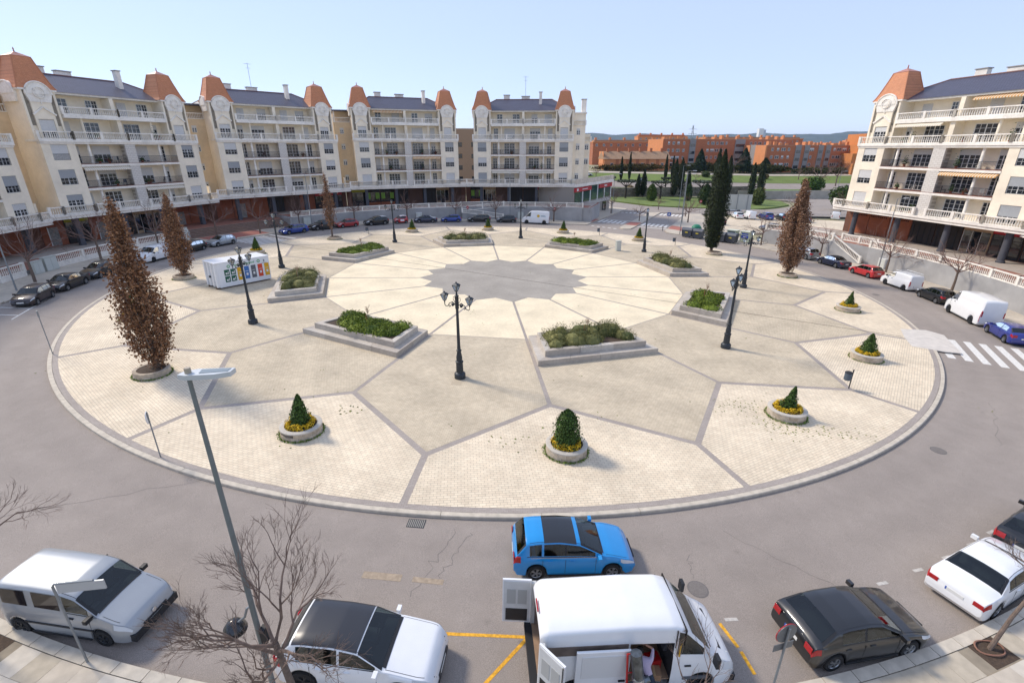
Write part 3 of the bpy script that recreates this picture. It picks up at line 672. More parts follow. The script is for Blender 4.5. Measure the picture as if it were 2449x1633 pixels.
def stripe_mat(name, c1, c2):
    m = mat(name, c1, .9); t = m.node_tree; b = t.nodes['Principled BSDF']; tc = t.nodes.new('ShaderNodeTexCoord'); w_ = t.nodes.new('ShaderNodeTexWave'); w_.inputs['Scale'].default_value = 1.1; w_.bands_direction = 'X'; t.links.new(tc.outputs['Object'], w_.inputs['Vector'])
    r = t.nodes.new('ShaderNodeValToRGB'); r.color_ramp.interpolation = 'CONSTANT'; r.color_ramp.elements[0].color = srgb(c1); r.color_ramp.elements[1].color = srgb(c2); r.color_ramp.elements[1].position = .5; t.links.new(w_.outputs['Fac'], r.inputs[0]); t.links.new(r.outputs[0], b.inputs['Base Color']); return m
awn_o = stripe_mat('awning_orange', 'd9cdb5', 'c98f4a'); awn_w = stripe_mat('awning_cream', 'ddd6c8', 'cfc3ad')
def awning(o, x0, x1, z, y=-.1, m=None, d=.55):
    mb = MB(); mb.add([(x0, y + .3, z), (x1, y + .3, z), (x1, y - d * .4, z - .35), (x0, y - d * .4, z - .35), (x1, y - d * .4, z - .5), (x0, y - d * .4, z - .5)], [(0, 1, 2, 3), (3, 2, 4, 5)]); return mb.obj('awning', m or awn_o, o)
pot_m = mat('clay_pot', '9a5a40', .9); BP = []
def plant_me(seed, h, c):
    rg = random.Random(seed); mb = MB(); leaves(mb, [(Vector((rg.gauss(0, .16), rg.gauss(0, .16), .3 + abs(rg.gauss(0, h)))), None) for _ in range(120)], .09, rg); return mb.mesh(leafmat('bal_' + c[0], *c))
BPL = [plant_me(1, .25, ('2f4a22', '5f7a3a')), plant_me(2, .5, ('2a4020', '4f6a30')), plant_me(3, .2, ('8a2f35', '4a6a30'))]; BPP = MB().lathe([(.13, 0), (.18, .3), (.16, .3)], 10).mesh(pot_m)
chair_me = MB().box(-.22, .22, -.22, .22, .40, .45).box(-.22, .22, .18, .22, .45, .9).box(-.22, -.18, -.22, -.18, 0, .4).box(.18, .22, -.22, -.18, 0, .4).box(-.22, -.18, .18, .22, 0, .4).box(.18, .22, .18, .22, 0, .4)
def balcony_stuff(o, seed, n, name_):
    rg = random.Random(seed); M = o.matrix_world.copy(); bpy.context.view_layer.update(); M = o.matrix_world
    used_ = set()
    for k in range(n * 2):
        z = rg.choice([F2, F3, F3, F2, F4, F1]); sd = rg.choice([-1, 1]); x = sd * rg.uniform(1.2, 6.4); y = rg.uniform(.35, 1.2); p = M @ Vector((x, y, z + .02)); kd = rg.random(); ci = rg.randrange(3)
        key = (z, sd, kd < .62, ci)
        if key in used_ or len(used_) >= n: continue
        used_.add(key); at_ = ' on the %s floor, %s bay, of the %s' % ({F1: 'first', F2: 'second', F3: 'third', F4: 'fourth'}[z], 'left' if sd < 0 else 'right', name_)
        if kd < .62:
            t = link('potted_plant', None, None, p, rg.uniform(0, 6), ('low green', 'tall green', 'reddish')[ci] + ' potted plant' + at_, 'plant', 'balcony plants'); link('pot', BPP, t); link('foliage', BPL[ci], t)
        else:
            t = link('balcony_chair', None, None, p, rg.uniform(0, 6), ('brown', 'white', 'grey')[ci] + ' chair' + at_, 'chair', 'balcony chairs'); link('seat_and_legs', chair_me_d[ci], t)
chair_me_d = []
for cc in ('3a2a24', 'b9b4ac', '4a4d52'):
    q_ = MB(); q_.v = chair_me.v[:]; q_.f = chair_me.f[:]; q_.m = chair_me.m[:]; chair_me_d.append(q_.mesh(mat('chair_' + cc, cc, .6)))
AC = lambda i: 97.4 - 10.55 + 24.3 * i
blD = block('cream apartment block left of the avenue, with the red bank shop at its corner', AC(0), 0, 11, 'GgnkkRRR')
blC = block('cream block behind the far wall and parked cars, green shop posters below', AC(1), .004, 12, 'YGGknkgn')
blB = block('cream tower block behind the wide brown steps, blue grey roof shining', AC(2), -.3, 13, 'bdbknbRR')
blA = block('large cream block on the left whose orange tower roofs stand behind the white small van', AC(3), -.75, 14, 'dYdkgBdb')
block('cream block cut off by the left edge of the picture', AC(4), -1.2, 16, 'kkbbnkbb')
blE = block('sunlit cream block on the right with orange tower roof above the stairs', 12.45, -1.2, 17, 'vvvkkgRR', sx=1.14, roundcol=True, open_shut=.2)
block('sunlit cream block running out of the right edge of the picture', -12.6, -1.5, 20, 'gRRgbbkk', sx=1.10, roundcol=True)
for o_, sd_, n_, nm_ in ((blD, 1, 10, 'avenue block'), (blC, 2, 12, 'far wall block'), (blB, 3, 9, 'steps block'), (blA, 4, 14, 'left block'), (blE, 5, 20, 'right block')): balcony_stuff(o_, sd_, n_, nm_)
awning(blE, .8, 6.8, F3 - .36); awning(blE, -6.6, -.9, F5 - .45, .5, awn_w); awning(blE, 1.0, 6.4, EV - .3, 1.6); awning(blC, .8, 6.8, F3 - .36, -.1, awn_o, .4); awning(blC, -6.5, -.4, EV - .3, 1.5, awn_o, .5); awning(blD, -6.8, -.8, F2 - .36, -.1, awn_w); awning(blD, .8, 6.8, F2 - .36, -.1, awn_w); awning(blA, -6.8, -.8, F3 - .36, -.12, awn_w, .3); awning(blA, .8, 6.8, F2 - .36, -.12, awn_w, .3)
def link_wing(o, gap=3.3):
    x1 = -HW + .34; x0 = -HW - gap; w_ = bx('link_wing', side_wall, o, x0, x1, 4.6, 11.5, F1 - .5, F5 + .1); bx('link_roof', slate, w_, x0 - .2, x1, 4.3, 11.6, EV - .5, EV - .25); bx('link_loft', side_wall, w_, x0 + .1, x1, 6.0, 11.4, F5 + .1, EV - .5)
    for x in (x0 + .15, x1 - .3): bx('loft_post', white_m, w_, x, x + .25, 4.7, 4.95, F5 + .1, EV - .5)
    balustrade(o, [[(x0 + .1, 4.75, F5 + .1), (x1, 4.75, F5 + .1)]], white_m, .95)
    for z_ in (F1 + 1, F2 + 1, F3 + 1, F4 + 1): window(o, x0 + 1.5, 4.58, z_, .75, 1.1, 2, 3, .3)
    bx('stair_screen', wall_m, o, x0 + .6, x0 + .85, .3, 4.6, F1, F1 + 1.6)
for o_ in (blA, blB, blC): link_wing(o_)
wgx = bx('side_wing', wall_m, blD, HW + .02, HW + 2.7, 2.4, 12.5, F1 - .6, EV - .6); bx('wing_cornice', white_m, wgx, HW - .0, HW + 2.9, 2.2, 12.6, EV - .6, EV - .35); bx('chimney', white_m, blD, HW + 1.9, HW + 2.9, 5, 6.4, EV - .3, EV + 2.3); bx('chimney_cap', MATS['cap_grey'], blD, HW + 1.8, HW + 3.0, 4.9, 6.5, EV + 2.31, EV + 2.45)
for z_ in (F1 + .9, F2 + .9, F3 + .9, F4 + .9): window(blD, HW + 1.2, 2.38, z_, .8, 1.3, 2, 3, .3)
wgy = bx('end_wing', wall_m, blD, HW + 2.72, HW + 4.2, 6, 12.4, F1 - .6, F4 + 1.2); [window(blD, HW + 3.45, 5.98, z_, .9, 1.3, 2, 3, .2) for z_ in (F2 + .9, F3 + .9)]; balustrade(blD, [[(HW + 2.7, 5.9, F4 - .3), (HW + 4.3, 5.9, F4 - .3)], [(HW + .1, 2.3, F5 - .2), (HW + 2.7, 2.3, F5 - .2)]], white_m)
# ================================================================== podium, retaining walls, steps
def podium(a0, a1, z, r0=52.3):
    mb = MB(); ring(mb, r0, 62.5, a0, a1, z, lambda x, y: gz(x) - .6); mb.obj('podium', grey_wall, kind='structure'); mb = MB(); ring(mb, r0 + .02, 62.4, a0 + .1, a1 - .1, z + .003, z - .03); mb.obj('podium_paving', pod_m, kind='structure')
podium(70.5, 138.5, 2.46); podium(138.5, 158.5, 1.98, 55.4); podium(158.5, 200, 1.62); podium(-30, 33, 1.22)
# pale bands in the podium paving
band_m = mat('podium_band', 'a79c90', .9, var=.12, scale=3)
for a0, a1, z in ((71, 138, 2.46), (159, 199, 1.62), (-29, 32, 1.22)):
    mb = MB(); ring(mb, 56.8, 61.9, a0, a1, z + .010, z - .02); mb.obj('podium_band', band_m, kind='structure')
    a = a0
    while a < a1: mb = MB(); ring(mb, 52.6, 56.8, a, a + .35, z + .007, z - .02); mb.obj('podium_band', band_m, kind='structure'); a += 5
def rwall(label, a0, a1, z, m, h=.95, coping=True, r=52.15):
    o = empty('retaining_wall', (*pol(r, (a0 + a1) / 2), 0), 0, label, 'wall'); loc = o.location
    mb = MB(); ring(mb, r - .2, r + .16, a0, a1, z - .02, lambda x, y: gz(x) - .3); mb.v = [(p[0] - loc.x, p[1] - loc.y, p[2]) for p in mb.v]; mb.obj('wall_face', m, o)
    n = max(1, int((a1 - a0) / 3.6)); pts = [(*pol(r, a0 + (a1 - a0) * i / n), z) for i in range(n + 1)]
    pts = [(p[0] - loc.x, p[1] - loc.y, p[2]) for p in pts]
    balustrade(o, [pts], white_m, h)
    return o
rwall('long grey retaining wall with white balustrade behind the far parked cars', 101, 138.5, 2.46, grey_wall)
rwall('curving grey retaining wall with balustrade in front of the red bank shop', 72.5, 91, 2.46, grey_wall)
rwall('low white wall with balustrade behind the black cars at far left', 158.5, 180, 1.62, white_m)
rwall('short white balustrade piece left of the utility cabinets', 184.3, 187.8, 1.62, white_m)
rwall('grey retaining wall with pale balustrade behind the white van with roof rack', -28, 13.4, 1.22, grey_wall)
rwall('grey corner wall with balustrade left of the right hand stairs', 20, 32.5, 1.3, grey_wall)
# wide steps on the far left
st = empty('wide_steps', (*pol(52, 148.5), 0), 0, 'wide brown stone steps rising to the arcade on the left', 'steps'); l0 = st.location
for k in range(6):
    mb = MB(); ring(mb, 52.4 + k * .52, 55.6, 138.9, 158.1, (lambda k: lambda x, y: gz(x) + (1.97 - gz(x)) * (k + 1) / 6)(k), (lambda k: lambda x, y: gz(x) - .2 + k * .001)(k)); mb.v = [(p[0] - l0.x, p[1] - l0.y, p[2]) for p in mb.v]
    mb.obj('step', mat('step_stone', '7d675a', .9, var=.15, scale=3), st)
for a in (138.7, 158.4):
    mb = MB(); ring(mb, 52.0, 55.6, a - .25, a + .25, 2.3, lambda x, y: gz(x) - .3); mb.v = [(p[0] - l0.x, p[1] - l0.y, p[2]) for p in mb.v]; mb.obj('cheek_wall', grey_wall, st)
# switch-back ramp in front of the far wall
rp = empty('access_ramp', (*pol(51.2, 96), 0), 0, 'switchback ramp with white balustrades in front of the far arcade', 'ramp'); l0 = rp.location
def L3(r, a, z): x, y = pol(r, a); return (x - l0.x, y - l0.y, z)
mb = MB(); ring(mb, 50.2, 51.9, 91, 101, lambda x, y: gz(x) + .15 + (math.degrees(math.atan2(y - CY, x - CX)) - 91) / 10 * 1.1, lambda x, y: gz(x) - .3); mb.v = [(p[0] - l0.x, p[1] - l0.y, p[2]) for p in mb.v]; mb.obj('ramp_body', grey_wall, rp)
mb = MB(); ring(mb, 52.0, 53.2, 91, 101, 2.4, lambda x, y: gz(x) - .3); mb.v = [(p[0] - l0.x, p[1] - l0.y, p[2]) for p in mb.v]; mb.obj('ramp_wall', grey_wall, rp)
balustrade(rp, [[L3(50.25, 91.2, gz(0) + .2), L3(50.25, 96, gz(-5) + .75), L3(50.25, 101, gz(-9) + 1.3)], [L3(52.1, 91, 2.42), L3(52.1, 96, 2.0), L3(52.1, 101, 1.5)], [L3(53.1, 91, 2.46), L3(53.1, 96, 2.46), L3(53.1, 101, 2.46)]], white_m)
# stairs cut into the right hand wall, rising along it
st = empty('stairs', (*pol(52, 17), 0), 0, 'stairs with pale balustrade rising along the right hand wall to the arcade', 'stairs'); l0 = st.location
g0 = gz(50)
for k in range(12):
    mb = MB(); a1 = 14.0 + k * .42; ring(mb, 51.4, 53.4, a1, 19.4, g0 + (1.25 - g0) * (k + 1) / 12, g0 - .3 - k * .001, 3); mb.v = [(p[0] - l0.x, p[1] - l0.y, p[2]) for p in mb.v]; mb.obj('step', mat('stair_stone', '9a8574', .9, var=.15, scale=3), st)
mb = MB(); ring(mb, 51.0, 51.38, 13.6, 19.9, lambda x, y: g0 + .1 + (1.2 - g0) * max(0, min(1, (math.degrees(math.atan2(y - CY, x - CX)) - 14) / 5)), g0 - .4, 8); mb.v = [(p[0] - l0.x, p[1] - l0.y, p[2]) for p in mb.v]; mb.obj('cheek_wall', grey_wall, st)
balustrade(st, [[L3(51.2, 13.7, g0 + .1), L3(51.2, 19.2, 1.3), L3(51.2, 20, 1.3)], [L3(53.6, 13.7, 1.25), L3(53.6, 19.6, 1.25)]], white_m)
# side wing of the far right corner: glazed bank front under a solid parapet, turning into the avenue
wg = empty('corner_wing', (*pol(58, 74.6), 2.5), 0, 'low corner wing with red bank fascia and tall glass panes by the avenue', 'building', None); l0 = wg.location
p0 = Vector(pol(57.6, 75.2)); p1 = Vector(av(-11.6, 31)); e = (p1 - p0).normalized(); L = (p1 - p0).length; nn = Vector((e.y, -e.x)); wr = math.atan2(e.y, e.x)
wg.location = (p0.x, p0.y, 0); wg.rotation_euler = (0, 0, wr)
zt = 2.5 + F1
bx('core', mat('wing_core', '9d968c', .9), wg, 0, L, .3, 9, -3, zt - .6)
bx('parapet', white_m, wg, -.2, L + .3, -.35, 9.2, zt - .6, zt + .02); bx('parapet_wall', mat('parapet', 'cbbfae', .85, var=.1, scale=2, var2=.15, scale2=.5), wg, -.2, L + .3, -.3, -.05, zt + .02, zt + 1.05)
bx('fascia', MATS.get('sign_red') or mat('sign_red', 'b3232d', .5), wg, 0, L * .40, -.12, .3, zt - 1.65, zt - .75); bx('fascia', MATS['sign_red'], wg, L * .62, L, -.12, .3, zt - 1.65, zt - .75)
bx('fascia_mark', white_paint, wg, L * .16, L * .3, -.14, -.122, zt - 1.3, zt - 1.12); bx('fascia_mark', white_paint, wg, L * .76, L * .84, -.14, -.122, zt - 1.35, zt - 1.05)
bx('fascia_mark', white_paint, wg, L * .03, L * .07, -.14, -.122, zt - 1.45, zt - .95)
for k in range(5):
    a = .4 + k * L / 5; p = bx('glass_pane', mat('bank_glass', '36524c', .08, spec=.9), wg, a, a + L / 5 - .7, .16, .22, zt - 4.0, zt - 1.7 if k in (0, 1, 3, 4) else zt - .8)
    bx('mullion', white_paint, p, a + L / 5 - .66, a + L / 5 - .2, .1, .3, zt - 4.3, zt - .7)
bx('band', mat('wing_band', 'b9b6b0', .8), wg, 0, L, .05, .3, zt - 5.0, zt - 4.3)
for k in range(4): bx('lower_shop', glass_shop if k % 2 else MATS['sign_red'], wg, L * (.3 + k * .16), L * (.3 + k * .16) + (2.2 if k % 2 else .5), .1, .29, -1.6, zt - 5.1)
bx('grey_base', grey_wall, wg, 0, L * .55, .02, .29, -2.4, zt - 5.0)
# ================================================================== vehicles

def glass_car():
    m = bpy.data.materials.new('car_glass_clear'); m.use_nodes = True; t = m.node_tree; t.nodes.clear(); o = t.nodes.new('ShaderNodeOutputMaterial'); tr = t.nodes.new('ShaderNodeBsdfTransparent'); tr.inputs[0].default_value = (.36, .44, .44, 1); gl = t.nodes.new('ShaderNodeBsdfGlossy'); gl.inputs['Roughness'].default_value = .03; gl.inputs['Color'].default_value = (.95, 1, 1, 1)
    fr = t.nodes.new('ShaderNodeFresnel'); fr.inputs[0].default_value = 1.62; mx = t.nodes.new('ShaderNodeMixShader'); t.links.new(fr.outputs[0], mx.inputs[0]); t.links.new(tr.outputs[0], mx.inputs[1]); t.links.new(gl.outputs[0], mx.inputs[2]); t.links.new(mx.outputs[0], o.inputs[0]); return m
car_glass = glass_car(); trim_in = mat('car_interior', '2c2c2e', .9); seat_m = mat('car_seat', '46464a', .9, var=.1, scale=10); tyre_m = mat('tyre', '1b1b1c', .85); rim_m = mat('alloy', 'a9abad', .35, .8); rimd_m = mat('steel_wheel', '3c3e41', .5, .5)
blk_pl = mat('black_plastic', '202124', .6); lens_w = mat('headlamp', 'c9ced2', .1, spec=.9); lens_r = mat('tail_lamp', 'a5161c', .2, spec=.7); lens_c = mat('clear_lamp', 'd0c8c4', .2)
plate_m = mat('number_plate', 'd8d8d4', .5); eu_m = mat('plate_blue', '2b55a8', .5); chrome = mat('chrome', 'c8c9cb', .2, .9)
def paint(name, col, metal=.3, rough=.32): return mat('paint_' + name, col, rough, metal, coat=.9, var=.02, scale=3)
def lerp(tab, x):
    if x <= tab[0][0]: return tab[0][1]
    for (a, p), (b, q) in zip(tab, tab[1:]):
        if x <= b: return p + (q - p) * (x - a) / (b - a)
    return tab[-1][1]
# profile: list of (x from rear, top height); glass ranges: wind=(x0,x1) rear=(x0,x1); side windows as x ranges
TYPES = {
 'hatch': dict(L=4.1, W=1.72, r=.30, wx=(.72, 3.24), belt=.90, top=[(0, .72), (.06, .95), (.18, 1.05), (.55, 1.40), (.9, 1.45), (1.7, 1.47), (2.25, 1.40), (2.95, .98), (3.3, .93), (3.85, .78), (4.02, .66), (4.1, .52)], wind=(2.27, 2.93), rear=(.16, .56), side=[(.62, 1.02), (1.08, 1.72), (1.79, 2.78)], tum=.32),
 'coupe': dict(L=4.34, W=1.84, r=.32, wx=(.82, 3.46), belt=.95, top=[(0, .78), (.08, 1.02), (.3, 1.12), (.75, 1.38), (1.2, 1.45), (1.9, 1.46), (2.35, 1.40), (3.1, 1.0), (3.5, .95), (4.05, .80), (4.26, .66), (4.34, .5)], wind=(2.4, 3.06), rear=(.3, .78), side=[(.95, 1.7), (1.78, 2.9)], tum=.34),
 'mpv': dict(L=4.36, W=1.79, r=.32, wx=(.80, 3.5), belt=.98, top=[(0, .80), (.05, 1.05), (.14, 1.15), (.42, 1.50), (.8, 1.55), (1.6, 1.57), (2.3, 1.48), (3.15, 1.08), (3.5, 1.02), (4.1, .85), (4.28, .70), (4.36, .52)], wind=(2.33, 3.1), rear=(.12, .43), side=[(.55, .98), (1.05, 1.78), (1.84, 2.85)], tum=.28),
 'sedan': dict(L=4.6, W=1.78, r=.32, wx=(.95, 3.65), belt=.92, top=[(0, .70), (.05, .95), (.2, 1.0), (.85, 1.04), (1.4, 1.36), (1.8, 1.43), (2.4, 1.44), (2.75, 1.38), (3.45, .98), (3.8, .93), (4.35, .78), (4.53, .65), (4.6, .5)], wind=(2.78, 3.42), rear=(.88, 1.42), side=[(1.4, 1.72), (1.78, 2.38), (2.45, 3.25)], tum=.33),
 'suv': dict(L=4.55, W=1.86, r=.36, wx=(.85, 3.6), belt=1.06, top=[(0, .85), (.05, 1.12), (.15, 1.2), (.48, 1.58), (.8, 1.63), (1.7, 1.65), (2.4, 1.57), (3.15, 1.14), (3.5, 1.08), (4.25, .95), (4.47, .78), (4.55, .55)], wind=(2.43, 3.1), rear=(.14, .5), side=[(.62, 1.05), (1.12, 1.85), (1.92, 2.92)], tum=.26),
 'wagon': dict(L=4.7, W=1.82, r=.33, wx=(.95, 3.75), belt=.95, top=[(0, .72), (.05, 1.0), (.12, 1.05), (.5, 1.42), (.9, 1.47), (1.9, 1.49), (2.6, 1.42), (3.4, 1.0), (3.8, .95), (4.4, .8), (4.62, .66), (4.7, .5)], wind=(2.65, 3.35), rear=(.14, .5), side=[(.6, 1.2), (1.28, 2.05), (2.12, 3.12)], tum=.3),
 'smart': dict(L=2.6, W=1.6, r=.28, wx=(.42, 2.22), belt=.95, top=[(0, .8), (.04, 1.05), (.12, 1.2), (.3, 1.5), (.6, 1.55), (1.1, 1.54), (1.5, 1.44), (2.05, 1.05), (2.3, .95), (2.52, .75), (2.6, .5)], wind=(1.52, 2.02), rear=(.12, .3), side=[(.42, .8), (.86, 1.8)], tum=.28),
 'van': dict(L=4.4, W=1.8, r=.31, wx=(.62, 3.4), belt=1.12, top=[(0, 1.6), (.04, 1.78), (.15, 1.83), (1.2, 1.86), (2.4, 1.84), (2.75, 1.75), (3.4, 1.22), (3.65, 1.12), (4.2, .92), (4.33, .74), (4.4, .52)], wind=(2.8, 3.38), rear=None, side=[(2.35, 3.12)], tum=.10),
 'bigvan': dict(L=5.6, W=2.05, r=.36, wx=(1.0, 4.55), belt=1.45, top=[(0, 2.2), (.04, 2.42), (.2, 2.5), (2.5, 2.55), (3.6, 2.5), (3.95, 2.38), (4.75, 1.52), (4.95, 1.36), (5.45, 1.08), (5.55, .85), (5.6, .55)], wind=(4.02, 4.72), rear=None, side=[(3.75, 4.5)], tum=.06),
}
def arch_z(T, x):
    r = T['r'] * 1.16
    for wx in T['wx']:
        d = abs(x - wx)
        if d < r: return T['r'] + math.sqrt(r * r - d * d)
    return .20
def rings(T):
    L, W = T['L'], T['W']; xs = set()
    for k in range(int(L / .12) + 1): xs.add(round(k * L / int(L / .12), 3))
    xs |= {p[0] for p in T['top']}
    for wx in T['wx']:
        r = T['r'] * 1.16
        for k in range(9): xs.add(round(wx + r * math.cos(PI * k / 8) * .9999, 3))
    for rg in [T['wind'], T['rear']] + T['side']:
        if rg: xs |= set(rg)
    xs = sorted(xs); o = [xs[0]]
    for x in xs[1:]:
        if x - o[-1] > .012: o.append(x)
    out = []
    for x in o:
        t = (lerp(T['top'], x - .05) + lerp(T['top'], x) * 2 + lerp(T['top'], x + .05)) / 4
        e = min(x, L - x); fr = 1.0
        rr = .55 if x > L / 2 else .35
        if e < rr: fr = 1 - (.20 if x > L / 2 else .10) * (1 - e / rr) ** 2.2
        w = W / 2 * fr; zb = arch_z(T, x)
        if e < .12: zb = max(zb, .24 + (.12 - e))
        B = min(T['belt'] + .05 * (1 - x / L), t - .05); hb = max(zb + .06, min(.55, B - .05)); te = max(B + .01, t - .07)
        up = te - B; wr = w - .06 - T['tum'] * up
        pts = [(0, zb), (w - .08, zb), (w - .015, zb + .05), (w, (zb + .05 + hb) / 2 + .04), (w - .005, hb + (B - hb) * .55), (w - .045, B - .015), (w - .07, B + up * .06), (w - .06 - T['tum'] * up * .5, B + up * .5), (wr + .005, B + up * .92), (wr - .02, te), (wr - .09, t - .025), (wr * .5, t), (0, t + .012)]
        out.append((x, pts))
    return out
def shell(T, rgs, skip=None):
    L = T['L']; v = []; f = []; np_ = len(rgs[0][1]); ring_n = 2 * np_ - 2
    for x, p in rgs:
        full = [(y, z) for y, z in p] + [(-y, z) for y, z in p[-2:0:-1]]
        v += [(x - L / 2, -y, z) for y, z in full]
    for i in range(len(rgs) - 1):
        for k in range(ring_n):
            if skip and skip(rgs[i][0], rgs[i + 1][0], k, ring_n, np_): continue
            f.append((i * ring_n + k, (i + 1) * ring_n + k, (i + 1) * ring_n + (k + 1) % ring_n, i * ring_n + (k + 1) % ring_n))
    f.append(tuple(range(ring_n))); b = (len(rgs) - 1) * ring_n; f.append(tuple(b + k for k in range(ring_n))[::-1])
    return v, f, ring_n, np_
def patch(T, rgs, x0, x1, k0, k1, off=.006, side=1):
    """glass: same surface, lifted a little"""
    L = T['L']; rows = [(x, p) for x, p in rgs if x0 - .001 <= x <= x1 + .001]; v = []; f = []
    np_ = len(rgs[0][1])
    def pt(x, p, k):
        if k < np_: y, z = p[k]
        else: y, z = p[2 * np_ - 2 - k]; y = -y
        return Vector((x - L / 2, -y * side, z))
    n = k1 - k0 + 1
    for x, p in rows:
        for k in range(k0, k1 + 1): v.append(pt(x, p, k))
    m = len(rows); c = Vector((0, 0, .75))
    q = []
    for i in range(m):
        for j in range(n):
            a = v[min(i + 1, m - 1) * n + j] - v[max(i - 1, 0) * n + j]; b = v[i * n + min(j + 1, n - 1)] - v[i * n + max(j - 1, 0)]
            nn = a.cross(b)
            if nn.length < 1e-9: nn = Vector((0, 0, 1))
            nn.normalize(); pp = v[i * n + j]
            if nn.dot(pp - Vector((pp.x * .7, 0, .6))) < 0: nn = -nn
            q.append(pp + nn * off)
    for i in range(m - 1):
        for j in range(n - 1): f.append((i * n + j, (i + 1) * n + j, (i + 1) * n + j + 1, i * n + j + 1))
    return MB().add(q, f)
CM = {}
def wheel_meshes(r, w=.2):
    k = ('w', r)
    if k not in CM:
        t = MB(); t.lathe([(r * .64, -w / 2), (r * .94, -w / 2), (r, -w / 2 + .03), (r, w / 2 - .03), (r * .94, w / 2), (r * .64, w / 2)], 24, cap=False)
        rm = MB(); rm.lathe([(r * .66, -w * .3), (r * .66, w * .42), (r * .6, w * .47), (r * .56, w * .38)], 20, cap=False); rm.lathe([(r * .14, w * .3), (r * .14, w * .5)], 10)
        for i in range(5):
            for d in (-.13, .13):
                a = 2 * PI * i / 5 + d; c, s_ = math.cos(a), math.sin(a)
                rm.obox((r * .38 * c, r * .38 * s_, w * .40), (c, s_, 0), (-s_, c, 0), (0, 0, 1), r * .24, r * .045, .018)
        hb = MB(); hb.lathe([(r * .55, w * .3), (r * .55, w * .33)], 16)
        CM[k] = (t.mesh(tyre_m, True), rm.mesh(rim_m, True), hb.mesh(tyre_m))
    return CM[k]
def win_skip(T):
    def f(x0, x1, k, rn, np_):
        kk = k if k < np_ - 1 else rn - 1 - k
        e = .002
        for q in T['side']:
            if x0 >= q[0] - e and x1 <= q[1] + e and kk in (6, 7): return True
        for q in (T['wind'], T['rear']):
            if q and x0 >= q[0] - e and x1 <= q[1] + e and kk in (10, 11): return True
        return False
    return f
def interior(T, rg, van=False):
    L, W = T['L'], T['W']; out = MB(); x0 = .18 if not van else T['side'][0][0] - .05; x1 = T['wind'][1] + .12
    rows = [(x, p) for x, p in rg if x0 <= x <= x1]
    v = []; f = []
    for x, p in rows:
        w = p[5][0] - .05; B = p[5][1] - .02; v += [(x - L / 2, -w, B), (x - L / 2, -w + .03, .38), (x - L / 2, w - .03, .38), (x - L / 2, w, B)]
    for i in range(len(rows) - 1): f += [(i * 4 + k, i * 4 + k + 1, i * 4 + 5 + k, i * 4 + 4 + k) for k in range(3)]
    f += [(0, 1, 2, 3), tuple(len(v) - 4 + k for k in range(4))]; out.add(v, f)
    B = T['belt']; xd = T['wind'][1] - L / 2; out.box(xd - .42, xd + .08, -W / 2 + .12, W / 2 - .12, B - .3, B - .06)
    if not van: out.box(.2 - L / 2, (T['side'][0][0] + .1) - L / 2, -W / 2 + .2, W / 2 - .2, B - .12, B - .08)
    else: out.box(x0 - L / 2 - .03, x0 - L / 2, -W / 2 + .08, W / 2 - .08, .4, lerp(T['top'], x0) - .1)
    out.tube([(xd - .5, .36 + .17 * math.cos(t * .7), B + .0 + .15 * math.sin(t * .7)) for t in range(10)], .016, 5)
    st = MB(); xf = T['wind'][0] - L / 2 - (.25 if not van else .1)
    for s in (-1, 1):
        st.box(xf - .1, xf + .38, s * .36 - .23, s * .36 + .23, B - .42, B - .26); st.obox((xf - .22, s * .36, B + .02), (.25, 0, .97), (0, 1, 0), (.97, 0, -.25), .34, .21, .06); st.obox((xf - .30, s * .36, B + .40), (.15, 0, .98), (0, 1, 0), (.98, 0, -.15), .09, .12, .045)
    if not van:
        xr = T['side'][0][1] - L / 2 + .05; st.box(xr, xr + .45, -W / 2 + .2, W / 2 - .2, B - .42, B - .26); st.obox((xr - .08, 0, B + .0), (.28, 0, .96), (0, 1, 0), (.96, 0, -.28), .30, W / 2 - .22, .06)
        for s in (-.42, 0, .42): st.obox((xr - .17, s, B + .33), (.2, 0, .98), (0, 1, 0), (.98, 0, -.2), .07, .11, .04)
    hl = patch(T, rg, max(T['side'][0][0], .3), T['wind'][0], 9, 15, -.035)
    return out.mesh(trim_in), st.mesh(seat_m), hl.mesh(mat('headliner', '8f8b86', .9))
